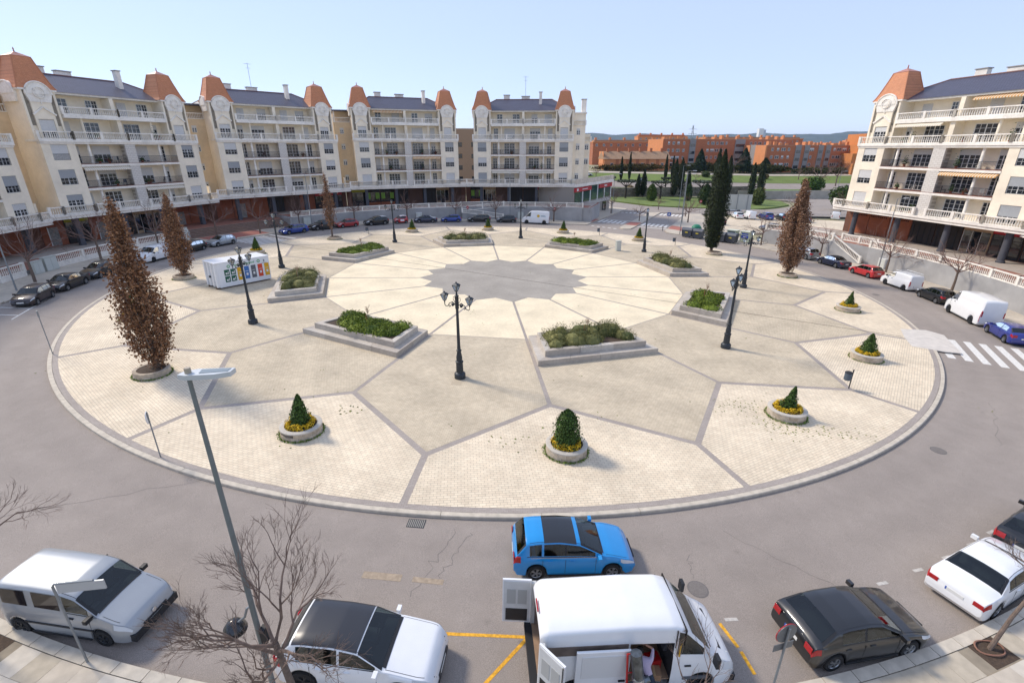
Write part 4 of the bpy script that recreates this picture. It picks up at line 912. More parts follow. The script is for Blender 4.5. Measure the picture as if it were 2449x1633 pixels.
def car_meshes(ty):
    if ty in CM: return CM[ty]
    T = TYPES[ty]; rg = rings(T); v, f, rn, np_ = shell(T, rg, win_skip(T)); d = {}; d['inside'] = interior(T, rg, ty in ('van', 'bigvan'))
    d['body'] = MB().add(v, f).mesh(tyre_m, True)
    gl = []
    if T['wind']: gl.append(('windscreen', patch(T, rg, T['wind'][0], T['wind'][1], 10, 2 * np_ - 2 - 10).mesh(car_glass, 'all')))
    if T['rear']: gl.append(('rear_window', patch(T, rg, T['rear'][0], T['rear'][1], 10, 2 * np_ - 2 - 10).mesh(car_glass, 'all')))
    for a, b in T['side']:
        for s in (1, -1): gl.append(('side_window', patch(T, rg, a, b, 6, 8, .007, s).mesh(car_glass, 'all')))
    L, W = T['L'], T['W']; dk_ = []
    for q in (T['wind'], T['rear']):
        if q:
            dk_ += [('window_surround', patch(T, rg, q[0], q[1], 9, 10, .004, s).mesh(blk_pl)) for s in (1, -1)]
    for (a, b), (c, e) in zip(T['side'], T['side'][1:]):
        for s in (1, -1): dk_.append(('door_pillar', patch(T, rg, b, c, 6, 8, .004, s).mesh(blk_pl, 'all')))
    d['glass'] = gl + dk_
    def seam(k, x0, x1, w_=.007, t=0):
        out = MB()
        for s in (1, -1):
            P_ = []
            for x, p in rg:
                if x0 <= x <= x1: a_, b_ = Vector((x - L / 2, -p[k][0] * s, p[k][1])), Vector((x - L / 2, -p[k + 1][0] * s, p[k + 1][1])); P_.append((a_.lerp(b_, t), (b_ - a_).normalized()))
            for (a_, u), (b_, v2) in zip(P_, P_[1:]):
                nn = (b_ - a_).cross(u).normalized() * .004; nn = nn if nn.dot(a_ - Vector((a_.x, 0, .6))) > 0 else -nn
                out.add([a_ - u * w_ + nn, b_ - v2 * w_ + nn, b_ + v2 * w_ + nn, a_ + u * w_ + nn], [(0, 1, 2, 3)])
        return out
    d['shut'] = [('bonnet_seam', seam(9, T['wind'][1] + .06, L - .3, .006, .6).mesh(blk_pl)), ('door_seam', seam(2, T['wx'][0] + T['r'] * 1.3, T['wx'][1] - T['r'] * 1.3, .006, .3).mesh(blk_pl)), ('waist_trim', seam(5, T['side'][0][0] - .1, T['side'][-1][1] + .1, .011, .4).mesh(blk_pl)), ('roof_gutter', seam(9, T['side'][0][0], T['wind'][0], .006, .5).mesh(blk_pl))]
    tz = lambda x: lerp(T['top'], x)
    big = ty in ('van', 'bigvan')
    d['head'] = [patch(T, rg, L - (.62 if not big else .5), L - .04, 4, 5, .01, s).mesh(lens_w, 'all') for s in (1, -1)]
    tall = ty in ('van', 'bigvan', 'mpv', 'suv', 'hatch', 'smart', 'wagon'); we = W / 2 * .895; zB = T['belt'] + .03
    d['tail'] = []
    for s in (-1, 1):
        t = patch(T, rg, .0, .26 if not big else .1, 4 if not big else 3, 5 if not tall else 6, .008, -s); z0, z1 = (zB - .24, zB - .03) if not big else (zB - .5, zB + .0)
        if ty == 'sedan': z0, z1 = .68, .83
        y0, y1 = sorted((s * (we - .03), s * (we - (.30 if not big else .13)))); t.box(-L / 2 - .008, -L / 2 + .02, y0, y1, z0, z1); d['tail'].append(t.mesh(lens_r))
    g = MB(); g.box(L / 2 - .1, L / 2 + .012, -W * .24, W * .24, .50, .60).box(L / 2 - .1, L / 2 + .01, -W * .32, W * .32, .27, .40); d['grille'] = g.mesh(blk_pl)
    pl = MB(); pl.box(L / 2 + .005, L / 2 + .022, -.26, .26, .42, .53); d['plate_f'] = pl.mesh(plate_m)
    pl = MB(); pz = .62 if ty in ('sedan', 'coupe', 'mpv', 'hatch', 'smart') else .5
    pl.box(-L / 2 - .012, -L / 2 + .06, -.26, .26, pz, pz + .11); pl.mi = 1; pl.box(-L / 2 - .014, -L / 2 + .05, .22, .262, pz - .001, pz + .111); d['plate_r'] = pl.mesh([plate_m, eu_m])
    mr = MB(); xm = (T['wind'][1] - .12) - L / 2; d['mirror'] = []
    for s in (-1, 1):
        q = MB(); q.add(*(lambda b: (b.v, b.f))(MB().obox((xm, s * (W / 2 + .09), T['belt'] + .06), (1, 0, 0), (0, 1, 0), (0, 0, 1), .06, .10, .07))); q.box(xm - .02, xm + .02, min(s * (W / 2 - .08), s * (W / 2 + .03)), max(s * (W / 2 - .08), s * (W / 2 + .03)), T['belt'] + .0, T['belt'] + .04)
        d['mirror'].append(q.mesh(tyre_m, False))
    d['handles'] = []
    hx = [a + .12 for a, b in T['side'][-2:]] if len(T['side']) > 1 else [T['side'][0][0] + .1]
    for x in hx:
        for s in (-1, 1): d['handles'].append(MB().box(x - L / 2, x - L / 2 + .18, s * (W / 2 - .01) - .02, s * (W / 2 - .01) + .02, T['belt'] - .14, T['belt'] - .10).mesh(tyre_m))
    seams = MB()
    for a, b in T['side']:
        for x in (b + .03,):
            if ty != 'smart' or True:
                for s in (-1, 1): seams.box(x - L / 2 - .006, x - L / 2 + .006, s * (W / 2 - .004) - .006, s * (W / 2 - .004) + .006, .34, T['belt'] - .06)
    d['seam'] = seams.mesh(blk_pl)
    bm = MB()
    for s in (-1, 1): bm.box(T['wx'][0] + T['r'] * 1.25 - L / 2, T['wx'][1] - T['r'] * 1.25 - L / 2, s * (W / 2 - .012) - .02, s * (W / 2 - .012) + .02, .2, .27)
    d['sill'] = bm.mesh(blk_pl); x1 = T['wind'][1]; d['cowl'] = patch(T, rg, x1 - .02, x1 + .1, 10, 14, .009).mesh(blk_pl, 'all'); CM[ty] = d; return d
def vehicle(ty, x, y, head, color, label, cat='car', name=None, group='cars parked round the plaza', roof=None, wheels=rim_m, dz=-.15, trims=()):
    T = TYPES[ty]; d = car_meshes(ty); L, W = T['L'], T['W']
    o = empty(name or ('parked_van' if 'van' in ty else 'parked_car'), (x, y, gz(x) + dz), R(head), label, cat, group, tilt=True)
    b = link('body', d['body'], o); recolor(b, color)
    for n_, me in d['glass'] + d['shut']: link(n_, me, o)
    for n_, me in zip(('interior_trim', 'seats', 'headlining'), d['inside']): link(n_, me, o)
    for me in d['head']: link('headlight', me, o)
    for me in d['tail']: link('tail_light', me, o)
    link('cowl', d['cowl'], o); link('grille', d['grille'], o); link('number_plate', d['plate_f'], o); link('number_plate', d['plate_r'], o); link('door_seam', d['seam'], o); link('sill', d['sill'], o)
    for me in d['mirror']: recolor(link('mirror', me, o), blk_pl if 'van' in ty else color)
    for me in d['handles']: recolor(link('door_handle', me, o), blk_pl if 'van' in ty else color)
    t, rm, hb = wheel_meshes(T['r'])
    for i, wx in enumerate(T['wx']):
        for s in (-1, 1):
            wh = link('wheel', t, o, (wx - L / 2, s * (W / 2 - .105), T['r']), (R(90) if s < 0 else R(-90), 0, 0))
            recolor(link('rim', rm, wh), wheels); link('hub', hb, wh)
    if roof: # different coloured roof / panoramic glass
        me = CM.setdefault((ty, 'roof', roof[1:]), patch(T, rings(T), roof[1], roof[2], 9, 2 * 13 - 2 - 9, .008).mesh(roof[0], 'all')); link('roof_panel', me, o)
    if 'rack' in trims:
        mb = MB()
        for s in (-1, 1): mb.tube([(-L / 2 + .2, s * W * .36, lerp(T['top'], 1.0) + .14), (L * .08, s * W * .36, lerp(T['top'], 1.0) + .14)], .025, 5)
        for k in range(5): xx = -L / 2 + .25 + k * (L * .5 / 4); mb.tube([(xx, -W * .4, lerp(T['top'], 1.0) + .1), (xx, W * .4, lerp(T['top'], 1.0) + .1)], .022, 5)
        mb.obj('roof_rack', mat('rack_white', 'cfd2d4', .4, .3), o)
    if 'rails' in trims:
        mb = MB()
        for s in (-1, 1): mb.tube([(-L / 2 + .6, s * W * .36, 1.40), (-L / 2 + .75, s * W * .365, lerp(T['top'], .8) + .05), (-.1, s * W * .365, lerp(T['top'], 1.7) + .05), (.1, s * W * .36, 1.42)], .02, 5)
        mb.obj('roof_rails', chrome, o)
    if 'chromeline' in trims:
        for s in (-1, 1): MB().box(T['side'][0][0] - L / 2 + .05, T['side'][-1][1] - L / 2 + .05, s * (W / 2 - .045) - .012, s * (W / 2 - .045) + .012, T['belt'] + .0, T['belt'] + .022).obj('chrome_strip', chrome, o)
    return o
def ringcar(ty, ang, r, head, color, label, **k):
    """car whose plaza side wheels were seen at (r, ang)"""
    x, y = pol(r + TYPES[ty]['W'] / 2 - .15, ang); return vehicle(ty, x, y, head, color, label, **k)
P = dict(black=paint('black', '17181b'), black2=paint('charcoal', '23252a'), brown=paint('aubergine', '2a1f22'), white=paint('white', 'e3e4e4', 0, .35), silver=paint('silver', '9fa6ad', .6), blue=paint('blue', '1f3f8f', .4), navy=paint('navy', '1a2440', .3), red=paint('red', '9a1c22', .1), red2=paint('bright_red', 'b52428', 0), azure=paint('azure', '0088cc', 0, .28), dblue=paint('deep_blue', '27358a', .3), grey=paint('grey', '7c8085', .5), vangrey=paint('van_silver', '9fa3a6', .35, .4))
V = [('hatch', -164.0, 44.4, -72.9, 'brown', 'dark aubergine hatchback, nearest of the cars parked along the left kerb'),
 ('sedan', -170.4, 44.3, -81.9, 'black', 'black saloon parked second from the left end of the left kerb'),
 ('wagon', -177.0, 44.3, -86.2, 'black', 'black estate with bright window line behind the tall brown tree'),
 ('van', 172.7, 44.1, -96.8, 'white', 'small white panel van parked between the two brown columnar trees'),
 ('hatch', 165.3, 44.2, -103.8, 'black', 'black hatchback behind the small white van on the left'),
 ('hatch', 158.8, 44.3, -112, 'silver', 'silver hatchback parked just before the far left zebra crossing'),
 ('wagon', 142.4, 44.8, -124.6, 'blue', 'bright blue estate car parked past the far left zebra crossing'),
 ('suv', 135.4, 45.7, -131, 'black2', 'dark sport utility car with a person beside it, behind the thin brown tree'),
 ('hatch', 129.6, 45.9, -135, 'red', 'dark red hatchback parked along the far wall'),
 ('suv', 122.6, 46.0, -143, 'black', 'big black sport utility car between the red hatchback and the tiny red and white car'),
 ('smart', 116.6, 46.5, -150, 'red2', 'tiny red and white two seater by the far wall'),
 ('sedan', 110.6, 46.3, -161.8, 'navy', 'dark navy saloon right of the tiny red and white car'),
 ('hatch', 104.2, 46.5, -168, 'blue', 'short blue off roader shaped car by the far wall'),
 ('wagon', 97.3, 46.5, -171, 'black', 'black estate car in front of the switchback ramp'),
 ('hatch', 90.4, 46.2, -177, 'black2', 'black hatchback next to the far white delivery van'),
 ('bigvan', 83.0, 45.6, 173, 'white', 'tall white delivery van with yellow logo at the far kerb'),
 ('suv', 20.6, 46.4, 108, 'grey', 'silver grey sport utility car half hidden by the brown tree on the right'),
 ('sedan', 13.9, 46.1, 101.3, 'navy', 'dark blue convertible with black soft top on the right kerb'),
 ('hatch', 7.0, 45.9, 97.5, 'red2', 'red hatchback on the right kerb'),
 ('van', 0.1, 45.8, 92.2, 'white', 'white van with a ladder rack on its roof, right kerb'),
 ('hatch', -6.6, 45.9, 84.5, 'black', 'small black hatchback between the two white vans on the right'),
 ('bigvan', -14.5, 45.3, 75.7, 'white', 'tall white panel van on the right kerb'),
 ('coupe', -21.4, 45.6, 71.0, 'dblue', 'deep blue hatchback at the right edge by the zebra crossing')]
VO = []
for ty, ang, r, hd, c, lab in V:
    kw = {}
    if 'ladder' in lab: kw = dict(trims=('rack',))
    if 'estate' in lab or 'big black' in lab: kw = dict(trims=('rails', 'chromeline'))
    if 'soft top' in lab: kw = dict(roof=(mat('soft_top', '15161a', .9), 1.30, 2.76))
    if 'tiny' in lab: kw = dict(roof=(P['white'], .2, 1.5))
    if ty in ('van', 'bigvan'): kw.setdefault('wheels', rimd_m)
    VO.append(ringcar(ty, ang, r, hd, P[c], lab, cat='van' if 'van' in ty else 'car', **kw))
# yellow sun logo and grey lettering bars on the far delivery van
lg = VO[15]; MB().lathe([(.28, 0), (.28, .006)], 14).obj('logo', mat('logo_yellow', 'd9b23a', .6), lg, loc=(-.6, 1.022, 1.62), rot=(R(-90), 0, 0))
for z, l in ((1.68, .75), (1.52, .9)): bx('lettering', mat('logo_grey', '9fb3b8', .6), lg, -1.2 - l, -1.1, 1.02, 1.032, z, z + .09)
bx('side_decal', P['white'], VO[10], -.5, .25, .79, .803, .5, .85)
# ------------------------------------------------------------------ cars close to the camera
def P2(x, y, hd, side, W, off):    # seen wheels' mid point -> centre
    n = Vector((-math.sin(R(hd)), math.cos(R(hd)))) * side * (W / 2 - off); return x + n.x, y + n.y
vehicle('mpv', *P2(2.22, 13.02, 2.6, 1, 1.79, .05), 2.6, P['azure'], 'bright blue family car driving past the open white van', name='moving_car', group=None, roof=(mat('pano_roof', '17191c', .08, spec=.9), .98, 2.25), trims=('chromeline',))
cd = vehicle('van', *P2(-13.38, 10.44, -7.5, 1, 1.8, .05), -7.5, P['vangrey'], 'silver grey window van parked at the lower left', cat='van', wheels=rimd_m, group='vehicles parked along the near kerb')
T = TYPES['van']; rgv = rings(T)
for s in (1, -1):
    for a, b in ((.22, 1.18), (1.32, 2.22)): patch(T, rgv, a, b, 6, 8, .008, s).obj('side_window', mat('tinted_glass', '1d1c20', .05, spec=1.0), cd, smooth='all')
MB().obox((2.13, 0, .40), (1, 0, 0), (0, 1, 0), (0, 0, 1), .10, .80, .13).obj('bumper', blk_pl, cd); MB().lathe([(.075, 0), (.075, .012), (.05, .02)], 16).obj('badge', chrome, cd, loc=(2.18, 0, .66), rot=(0, R(80), 0))
for s in (-1, 1): bx('rub_strip', blk_pl, cd, -1.3, 1.0, s * .905 - .015, s * .905 + .015, .60, .66)
vehicle('coupe', *P2(10.78, 10.12, 10.5, 1, 1.84, .06), 10.5, paint('focus_black', '1b1c1e', .2, .35), 'black two door hatchback parked at the lower right beside the round sign', group='vehicles parked along the near kerb')
vehicle('sedan', 16.9, 13.05, 24.5, P['white'], 'white saloon seen from behind, parked at the lower right', group='vehicles parked along the near kerb')
vehicle('coupe', 20.95, 15.1, 28, P['black'], 'black sports car cut off by the right edge', group='vehicles parked along the near kerb')
q = vehicle('suv', -4.25, 9.82, -6, P['white'], 'white crossover with black roof under the bare tree', group='vehicles parked along the near kerb', roof=(mat('black_roof', '2a2a2d', .3, coat=.5), .5, 2.42), wheels=rimd_m)
for s in (-1, 1):
    mb = MB(); mb.obox((2.02, s * .72, .72), (.8, -s * .6, 0), (s * .6, .8, 0), (0, 0, 1), .22, .012, .03); mb.obox((2.06, s * .66, .62), (.8, -s * .6, 0), (s * .6, .8, 0), (0, 0, 1), .22, .012, .04); mb.obj('front_trim', blk_pl, q)
# ================================================================== plaza furniture
lant_glass = mat('lantern_glass', 'bcc6c8', .1, trans=.75, spec=.6)
lamp_iron = mat('lamp_iron', '33383d', .5, .35, var=.08, scale=6)
def lamp_meshes():
    p = MB(); p.lathe([(.37, 0), (.37, .3), (.33, .36), (.24, .42), (.225, 1.08), (.26, 1.12), (.26, 1.18), (.19, 1.22), (.2, 1.45), (.13, 1.85), (.17, 1.9), (.17, 1.96), (.12, 2.0), (.105, 2.3), (.085, 4.7), (.12, 4.74), (.12, 5.5), (.15, 5.56), (.07, 5.62), (.05, 5.75)], 14)
    arm = MB()
    for s in (-1, 1):
        arm.tube([(s * .1, 0, 4.95), (s * .35, 0, 5.12), (s * .6, 0, 4.98), (s * .72, 0, 4.8), (s * .88, 0, 4.76), (s * .97, 0, 4.86), (s * .97, 0, 5.02)], [.03, .028, .028, .026, .026, .026, .03], 6)
        for cx, cz, r in ((.33, 4.93, .15), (.58, 4.80, .08)): arm.tube([(s * cx + r * math.cos(t * .6) * (1 - t * .06), 0, cz + r * math.sin(t * .6) * (1 - t * .06)) for t in range(13)], .018, 5)
        arm.tube([(s * .12, 0, 5.4), (s * .26, 0, 5.46), (s * .28, 0, 5.3), (s * .15, 0, 5.1)], .018, 5)
        arm.lathe([(.07, 4.86), (.09, 4.93), (.07, 5.0)], 8, (s * .33, 0))
    fr = MB(); h = .44
    for i in range(4):
        a = PI / 4 + i * PI / 2; fr.tube([(.09 * math.cos(a), .09 * math.sin(a), .06), (.25 * math.cos(a), .25 * math.sin(a), h)], .014, 4)
    fr.lathe([(.035, -.06), (.04, .02), (.1, .06), (.1, .075)], 8); fr.lathe([(.27, h), (.28, h + .02), (.16, h + .1), (.06, h + .14), (.05, h + .18), (.02, h + .22)], 4, (0, 0), PI / 4)
    gl = MB(); gl.lathe([(.085, .07), (.235, h)], 4, (0, 0), PI / 4)
    return p.mesh(lamp_iron, True), arm.mesh(lamp_iron, True), fr.mesh(lamp_iron), gl.mesh(lant_glass)
LM = lamp_meshes()
lamp_lab = ['black three lantern street lamp nearest the camera, left of centre', 'black three lantern lamp beside the right hand planter bed', 'black three lantern lamp far right, in front of the brown leaved tree', 'black three lantern lamp near the white cabinet', 'black three lantern lamp at the far end in front of the white delivery van', 'black three lantern lamp behind the upper left planter bed', 'black three lantern lamp behind the white recycling container', 'black three lantern lamp in front of the white recycling container']
for k in range(8):
    x, y = pol(27.1, -95.4 + 45 * k + (.5 if k else 0)); o = empty('street_lamp', (x, y, gz(x)), R([-32, 51, 20, 75, 0, 5, -5, 80][k]), lamp_lab[k], 'street lamp', 'three lantern lamps on the plaza')
    link('post', LM[0], o); link('arm', LM[1], o)
    for lx, lz in ((-.97, 5.06), (.97, 5.06), (0, 5.78)):
        l = link('lantern', LM[2], o, (lx, 0, lz)); link('lantern_glass', LM[3], l)
# ------------------------------------------------------------------ round planters
st_m = [mat('planter_stone%d' % i, c, .9, var=.15, scale=8, bump=.3, bscale=30) for i, c in enumerate(('b3a591', 'a99b88', 'bbae9c'))]
cop_m = mat('planter_coping', 'b9b2a6', .85, var=.1, scale=8)
def arcblock(r0, r1, z0, z1, deg):
    v = []; n = 3
    for i in range(n + 1):
        a = R(-deg / 2 + deg * i / n)
        for r, z in ((r0, z0), (r1, z0), (r1, z1), (r0, z1)): v.append((r * math.cos(a), r * math.sin(a), z))
    f = [(i * 4 + k, i * 4 + (k + 1) % 4, i * 4 + 4 + (k + 1) % 4, i * 4 + 4 + k)[::-1] for i in range(n) for k in range(4)] + [(0, 1, 2, 3), (n * 4 + 3, n * 4 + 2, n * 4 + 1, n * 4)]
    return MB().add(v, f)
def ell(mb, c, r, n=8, m=5):
    v = []; f = []
    for j in range(m + 1):
        t = PI * j / m
        for i in range(n): v.append((c[0] + r[0] * math.sin(t) * math.cos(2 * PI * i / n), c[1] + r[1] * math.sin(t) * math.sin(2 * PI * i / n), c[2] - r[2] * math.cos(t)))
    for j in range(m):
        for i in range(n): f.append((j * n + i, j * n + (i + 1) % n, (j + 1) * n + (i + 1) % n, (j + 1) * n + i))
    mb.add(v, f)
stone_me = [arcblock(.80, 1.02, 0, .2, 360 / 14 * .975).mesh(m) for m in st_m]
cop_me = MB().lathe([(.78, .40), (1.05, .40), (1.05, .47), (1.0, .49), (.80, .49), (.78, .47)], 32).mesh(cop_m, True)
cop_me = MB(); v = []; pr_ = [(.79, .405), (1.05, .405), (1.05, .47), (1.01, .49), (.81, .49), (.79, .47)]; nn_ = 32
for i in range(nn_):
    for r, z in pr_: v.append((r * math.cos(2 * PI * i / nn_), r * math.sin(2 * PI * i / nn_), z))
cop_me = cop_me.add(v, [(i * 6 + k, ((i + 1) % nn_) * 6 + k, ((i + 1) % nn_) * 6 + (k + 1) % 6, i * 6 + (k + 1) % 6) for i in range(nn_) for k in range(6)]).mesh(cop_m, True)
soil_me = MB().lathe([(.8, .02), (.8, .38), (.3, .44)], 20).mesh(soil_m)
def flower_me(seed):
    rg = random.Random(seed); mb = MB(); pts = []
    for k in range(26):
        a = 2 * PI * k / 26 + rg.uniform(-.08, .08); r = .63 + rg.uniform(-.07, .06); c = Vector((r * math.cos(a), r * math.sin(a), .46)); h = rg.uniform(.8, 1.25)
        for _ in range(60):
            d = Vector((rg.gauss(0, 1), rg.gauss(0, 1), abs(rg.gauss(0, 1)))).normalized(); pts.append((c + Vector((d.x * .13, d.y * .13, d.z * .27 * h)), d))
    leaves(mb, pts, .034, rg, .5, .8); return mb.mesh(leafmat('yellow_leaf', 'c29a08', 'ecc93a'))
FL = [flower_me(i) for i in range(3)]
weedring = MB(); leaves(weedring, [((math.cos(a) * r, math.sin(a) * r, .03 + abs(rnd.gauss(0, .03))), (0, 0, 1)) for a, r in [(rnd.uniform(0, 2 * PI), 1.06 + abs(rnd.gauss(0, .05))) for _ in range(420)]], .05, rnd, .3); weed_me = weedring.mesh(leafmat('ring_weed', '47682a', '7d8c3a'))
def topiary_me(h, r0, power, seed, lean=0, n=3200, gap=0):
    rg = random.Random(seed); mb = MB(); pts = []
    for _ in range(n):
        t = rg.random() ** .9; z = .42 + h * t; a = rg.uniform(0, 2 * PI); rr = r0 * (1 - t ** power) * (1 + .22 * mnoise.noise(Vector((math.cos(a) * 2, math.sin(a) * 2, z * 2.2 + seed)))) + .03
        if gap and mnoise.noise(Vector((math.cos(a) * 1.3, math.sin(a) * 1.3, z * 1.6 + seed * 3))) > gap: rr *= .6
        rr *= rg.uniform(.78, 1.10) if rg.random() < .93 else 1.28; d = Vector((math.cos(a), math.sin(a), .25)); pts.append((Vector((rr * math.cos(a) + lean * t, rr * math.sin(a), z)), d))
    leaves(mb, pts, .045, rg, .45, .7)
    c = [(r0 * .66 * (1 - t ** power) + .01, .42 + h * t) for t in [i / 7 for i in range(8)]]; core = MB().lathe(c, 10); core.v = [(x + lean * (z - .42) / h, y, z) for x, y, z in core.v]; mb.add(core.v, core.f)
    return mb.mesh(leafmat('box_leaf', '1c2e12', '5a7534'))
TOP = [topiary_me(1.95, .56, 4.2, 1, 0, 4200), topiary_me(1.75, .50, 1.3, 2, .08), topiary_me(1.45, .46, 1.0, 3, .18, 2200, .15), topiary_me(1.55, .55, 1.6, 4, .1, 2600, .2)]
plan = {0: (0, 'tall rounded evergreen'), 1: (2, 'sparse pointed evergreen'), 2: (3, 'bushy leaning evergreen'), 3: (2, 'thin two tipped evergreen'), 6: (1, 'small conical evergreen'), 7: (1, 'far conical evergreen'), 8: (1, 'far slim evergreen'), 9: (1, 'dark conical evergreen'), 11: (1, 'slim evergreen'), 15: (1, 'tall evergreen'), 13: (1, 'evergreen hidden')}
where = {0: 'nearest planter in front of the blue car', 1: 'planter with weeds around it at the lower right', 2: 'planter above the litter bin on the right', 3: 'planter nearest the right kerb', 6: 'planter left of the tall cypress', 7: 'planter by the far white delivery van', 8: 'planter behind the top bed', 9: 'planter at the far left of the top bed', 11: 'planter behind the recycling container', 15: 'planter with the broken rim at the lower left', 13: 'planter behind the big brown tree'}
trees16 = {4: 'planter ring round the stout brown tree on the right', 5: 'planter ring round the tall cypress', 10: 'planter ring round the thin brown tree at the back', 12: 'planter ring round the brown tree left of the container', 14: 'planter ring round the big brown tree on the left'}
for k in range(16):
    a = A0 + 22.5 * k; x, y = pol(35.3, a); z = gz(x)
    pt = empty('stone_planter', (x, y, z), rnd.uniform(0, 6), ('low round stone ' + (where.get(k) or trees16[k])), 'planter', 'round stone planters', tilt=True)
    for c in range(2):
        for i in range(14):
            if k == 15 and c == 1 and i in (4, 5): continue
            link('stone', rnd.choice(stone_me), pt, (0, 0, c * .203), R(360 / 14 * (i + c * .5)))
    if k in plan: link('coping', cop_me, pt)
    link('soil', soil_me, pt)
    link('weed_fringe', weed_me, pt, kind='stuff', rot=rnd.uniform(0, 6), scale=(1, 1, 1 if k in (0, 1, 4, 14, 15) else .5))
    if k in plan:
        ti, nm = plan[k]; t = empty('topiary', (x, y, z), rnd.uniform(-.6, .6), nm + ' in the ' + where[k], 'shrub', 'clipped evergreens in planters'); link('foliage', TOP[ti], t); MB().tube([(0, 0, .3), (0, 0, .9)], .05, 6).obj('stem', wood_m, t)
        fo = empty('flower_ring', (x, y, z), rnd.uniform(0, 6), 'ring of yellow leaved plants in the ' + where[k], 'flowers', 'yellow borders in planters'); link('blooms', FL[k % 3], fo, kind='stuff')
# ------------------------------------------------------------------ big planted beds with two stone tiers
bed_st = [mat('bed_stone%d' % i, c, .8, var=.08, scale=5, var2=.1, scale2=1) for i, c in enumerate(('b5ac9f', 'aea497', 'bdb5a9'))]
bed_lab = {0: 'in front of the camera, right of the near lamp', 1: 'on the right beside the lamp', 2: 'at the upper right beside the white cabinet', 3: 'at the far right back', 4: 'at the far back middle', 5: 'at the upper left behind the container lamp', 6: 'right of the white recycling container', 7: 'left of the near lamp'}
def foliage_bed(poly_in, kind, seed):
    rg = random.Random(seed); mb = MB(); pts = []
    A, B_, C_, D_ = [Vector(p) for p in poly_in]; cores = MB()
    mounds = []
    nm = 34 if kind != 'patchy' else 17
    for _ in range(nm):
        u, v = rg.uniform(.03, .97), rg.uniform(.06, .94); p = (A * (1 - u) + D_ * u) * (1 - v) + (B_ * (1 - u) + C_ * u) * v
        mounds.append((p, rg.uniform(.6, 1.05), rg.uniform(.5, 1.0) if kind == 'rosemary' else rg.uniform(.35, .62)))
    for p, r, h in mounds:
        ell(cores, (p.x, p.y, .78), (r * .8, r * .8, h * .75))
        for _ in range(300 if kind == 'rosemary' else 340):
            d = Vector((rg.gauss(0, 1), rg.gauss(0, 1), abs(rg.gauss(0, .9)))).normalized(); s = rg.uniform(.85, 1.12) * (1 + .25 * mnoise.noise(Vector((p.x + d.x * 3, p.y + d.y * 3, d.z * 3))))
            q = Vector((p.x + d.x * r * s, p.y + d.y * r * s, .78 + d.z * h * s)); pts.append((q, d))
    leaves(mb, pts, .075 if kind != 'rosemary' else .07, rg, .35 if kind != 'rosemary' else .1, .5 if kind != 'rosemary' else .28)
    mb.add(cores.v, cores.f)
    return mb
sap_m = mat('sapling_twig', 'a98f78', .9); stake_m = mat('stake', '9a6243', .9)
def sapling_me(seed, h=2.3):
    rg = random.Random(seed); mb = MB(); mb.tube([(0, 0, .7), (.02, .01, 1.4), (0, 0, .7 + h * .6)], [.025, .02, .014], 5)
    for k in range(16):
        z = .7 + h * rg.uniform(.45, .62); a = rg.uniform(0, 2 * PI); l = rg.uniform(.4, .8); p = Vector((0, 0, z)); q = p + Vector((math.cos(a) * .25, math.sin(a) * .25, .5)) * l; mb.tube([p, q], [.009, .004], 4)
        for _ in range(5): t = rg.uniform(.3, 1); s = p + (q - p) * t; mb.tube([s, s + Vector((rg.uniform(-.15, .15), rg.uniform(-.15, .15), rg.uniform(.05, .22)))], [.005, .003], 3)
    return mb
for k in range(8):
    a0 = A0 + 45 * k; quad_ = [lp(20.15, a0 + .3), lp(25.1, a0 + .3), lp(25.1, a0 + 22.2), lp(20.15, a0 + 22.2)]
    o = empty('planter_bed', (CX, CY, 0), 0, 'stepped pale stone planter bed ' + bed_lab[k], 'planter bed', 'stepped planter beds', tilt=True)
    c = Vector((sum(p[0] for p in quad_) / 4, sum(p[1] for p in quad_) / 4, 0)); o.location = (CX + c.x, CY + c.y, gz(CX + c.x)); quad_ = [(p[0] - c.x, p[1] - c.y) for p in quad_]
    q1 = inset(quad_, .62); q1b = inset(quad_, .60); q2 = inset(quad_, 1.02)
    for tier, (po, pi, z0, z1) in enumerate(((quad_, q1, -.1, .40), (q1b, q2, -.1, .84))):
        for s in range(4):
            p0, p1, i0, i1 = Vector(po[s]), Vector(po[(s + 1) % 4]), Vector(pi[s]), Vector(pi[(s + 1) % 4]); nst = max(2, round((p1 - p0).length / 2.4))
            for j in range(nst):
                t0, t1 = j / nst + .0012, (j + 1) / nst - .0012
                pts = [p0.lerp(p1, t0), p0.lerp(p1, t1), i0.lerp(i1, t1), i0.lerp(i1, t0)]; MB().prism([tuple(p) for p in pts], z0, z1 + rnd.uniform(-.004, .004)).obj('stone_block', rnd.choice(bed_st), o)
    MB().prism(q2, .3, .76).obj('soil', soil_m, o)
    kind = {0: 'rosemary', 1: 'patchy', 2: 'rosemary', 3: 'juniper', 4: 'rosemary', 5: 'juniper', 6: 'rosemary', 7: 'juniper'}[k]
    q3 = inset(quad_, 1.22); sh = empty('shrub_mass', o.location, 0, ('grey green shrubs' if kind == 'rosemary' else 'bright green shrubs') + ' in the bed ' + bed_lab[k], 'shrubs', None, tilt=True)
    foliage_bed(q3, kind, 40 + k).obj('foliage', leafmat('juniper_leaf', '364d1a', '82902f') if kind != 'rosemary' else leafmat('rosemary_leaf', '3f4824', '87834f'), sh)
    sp = empty('sapling', o.location, rnd.uniform(0, 6), 'thin staked sapling in the bed ' + bed_lab[k], 'tree', 'staked saplings in the beds'); sapling_me(60 + k).obj('stem', sap_m, sp); MB().tube([(.18, .05, .7), (.2, .05, 1.75)], .025, 5).obj('stake', stake_m, sp)
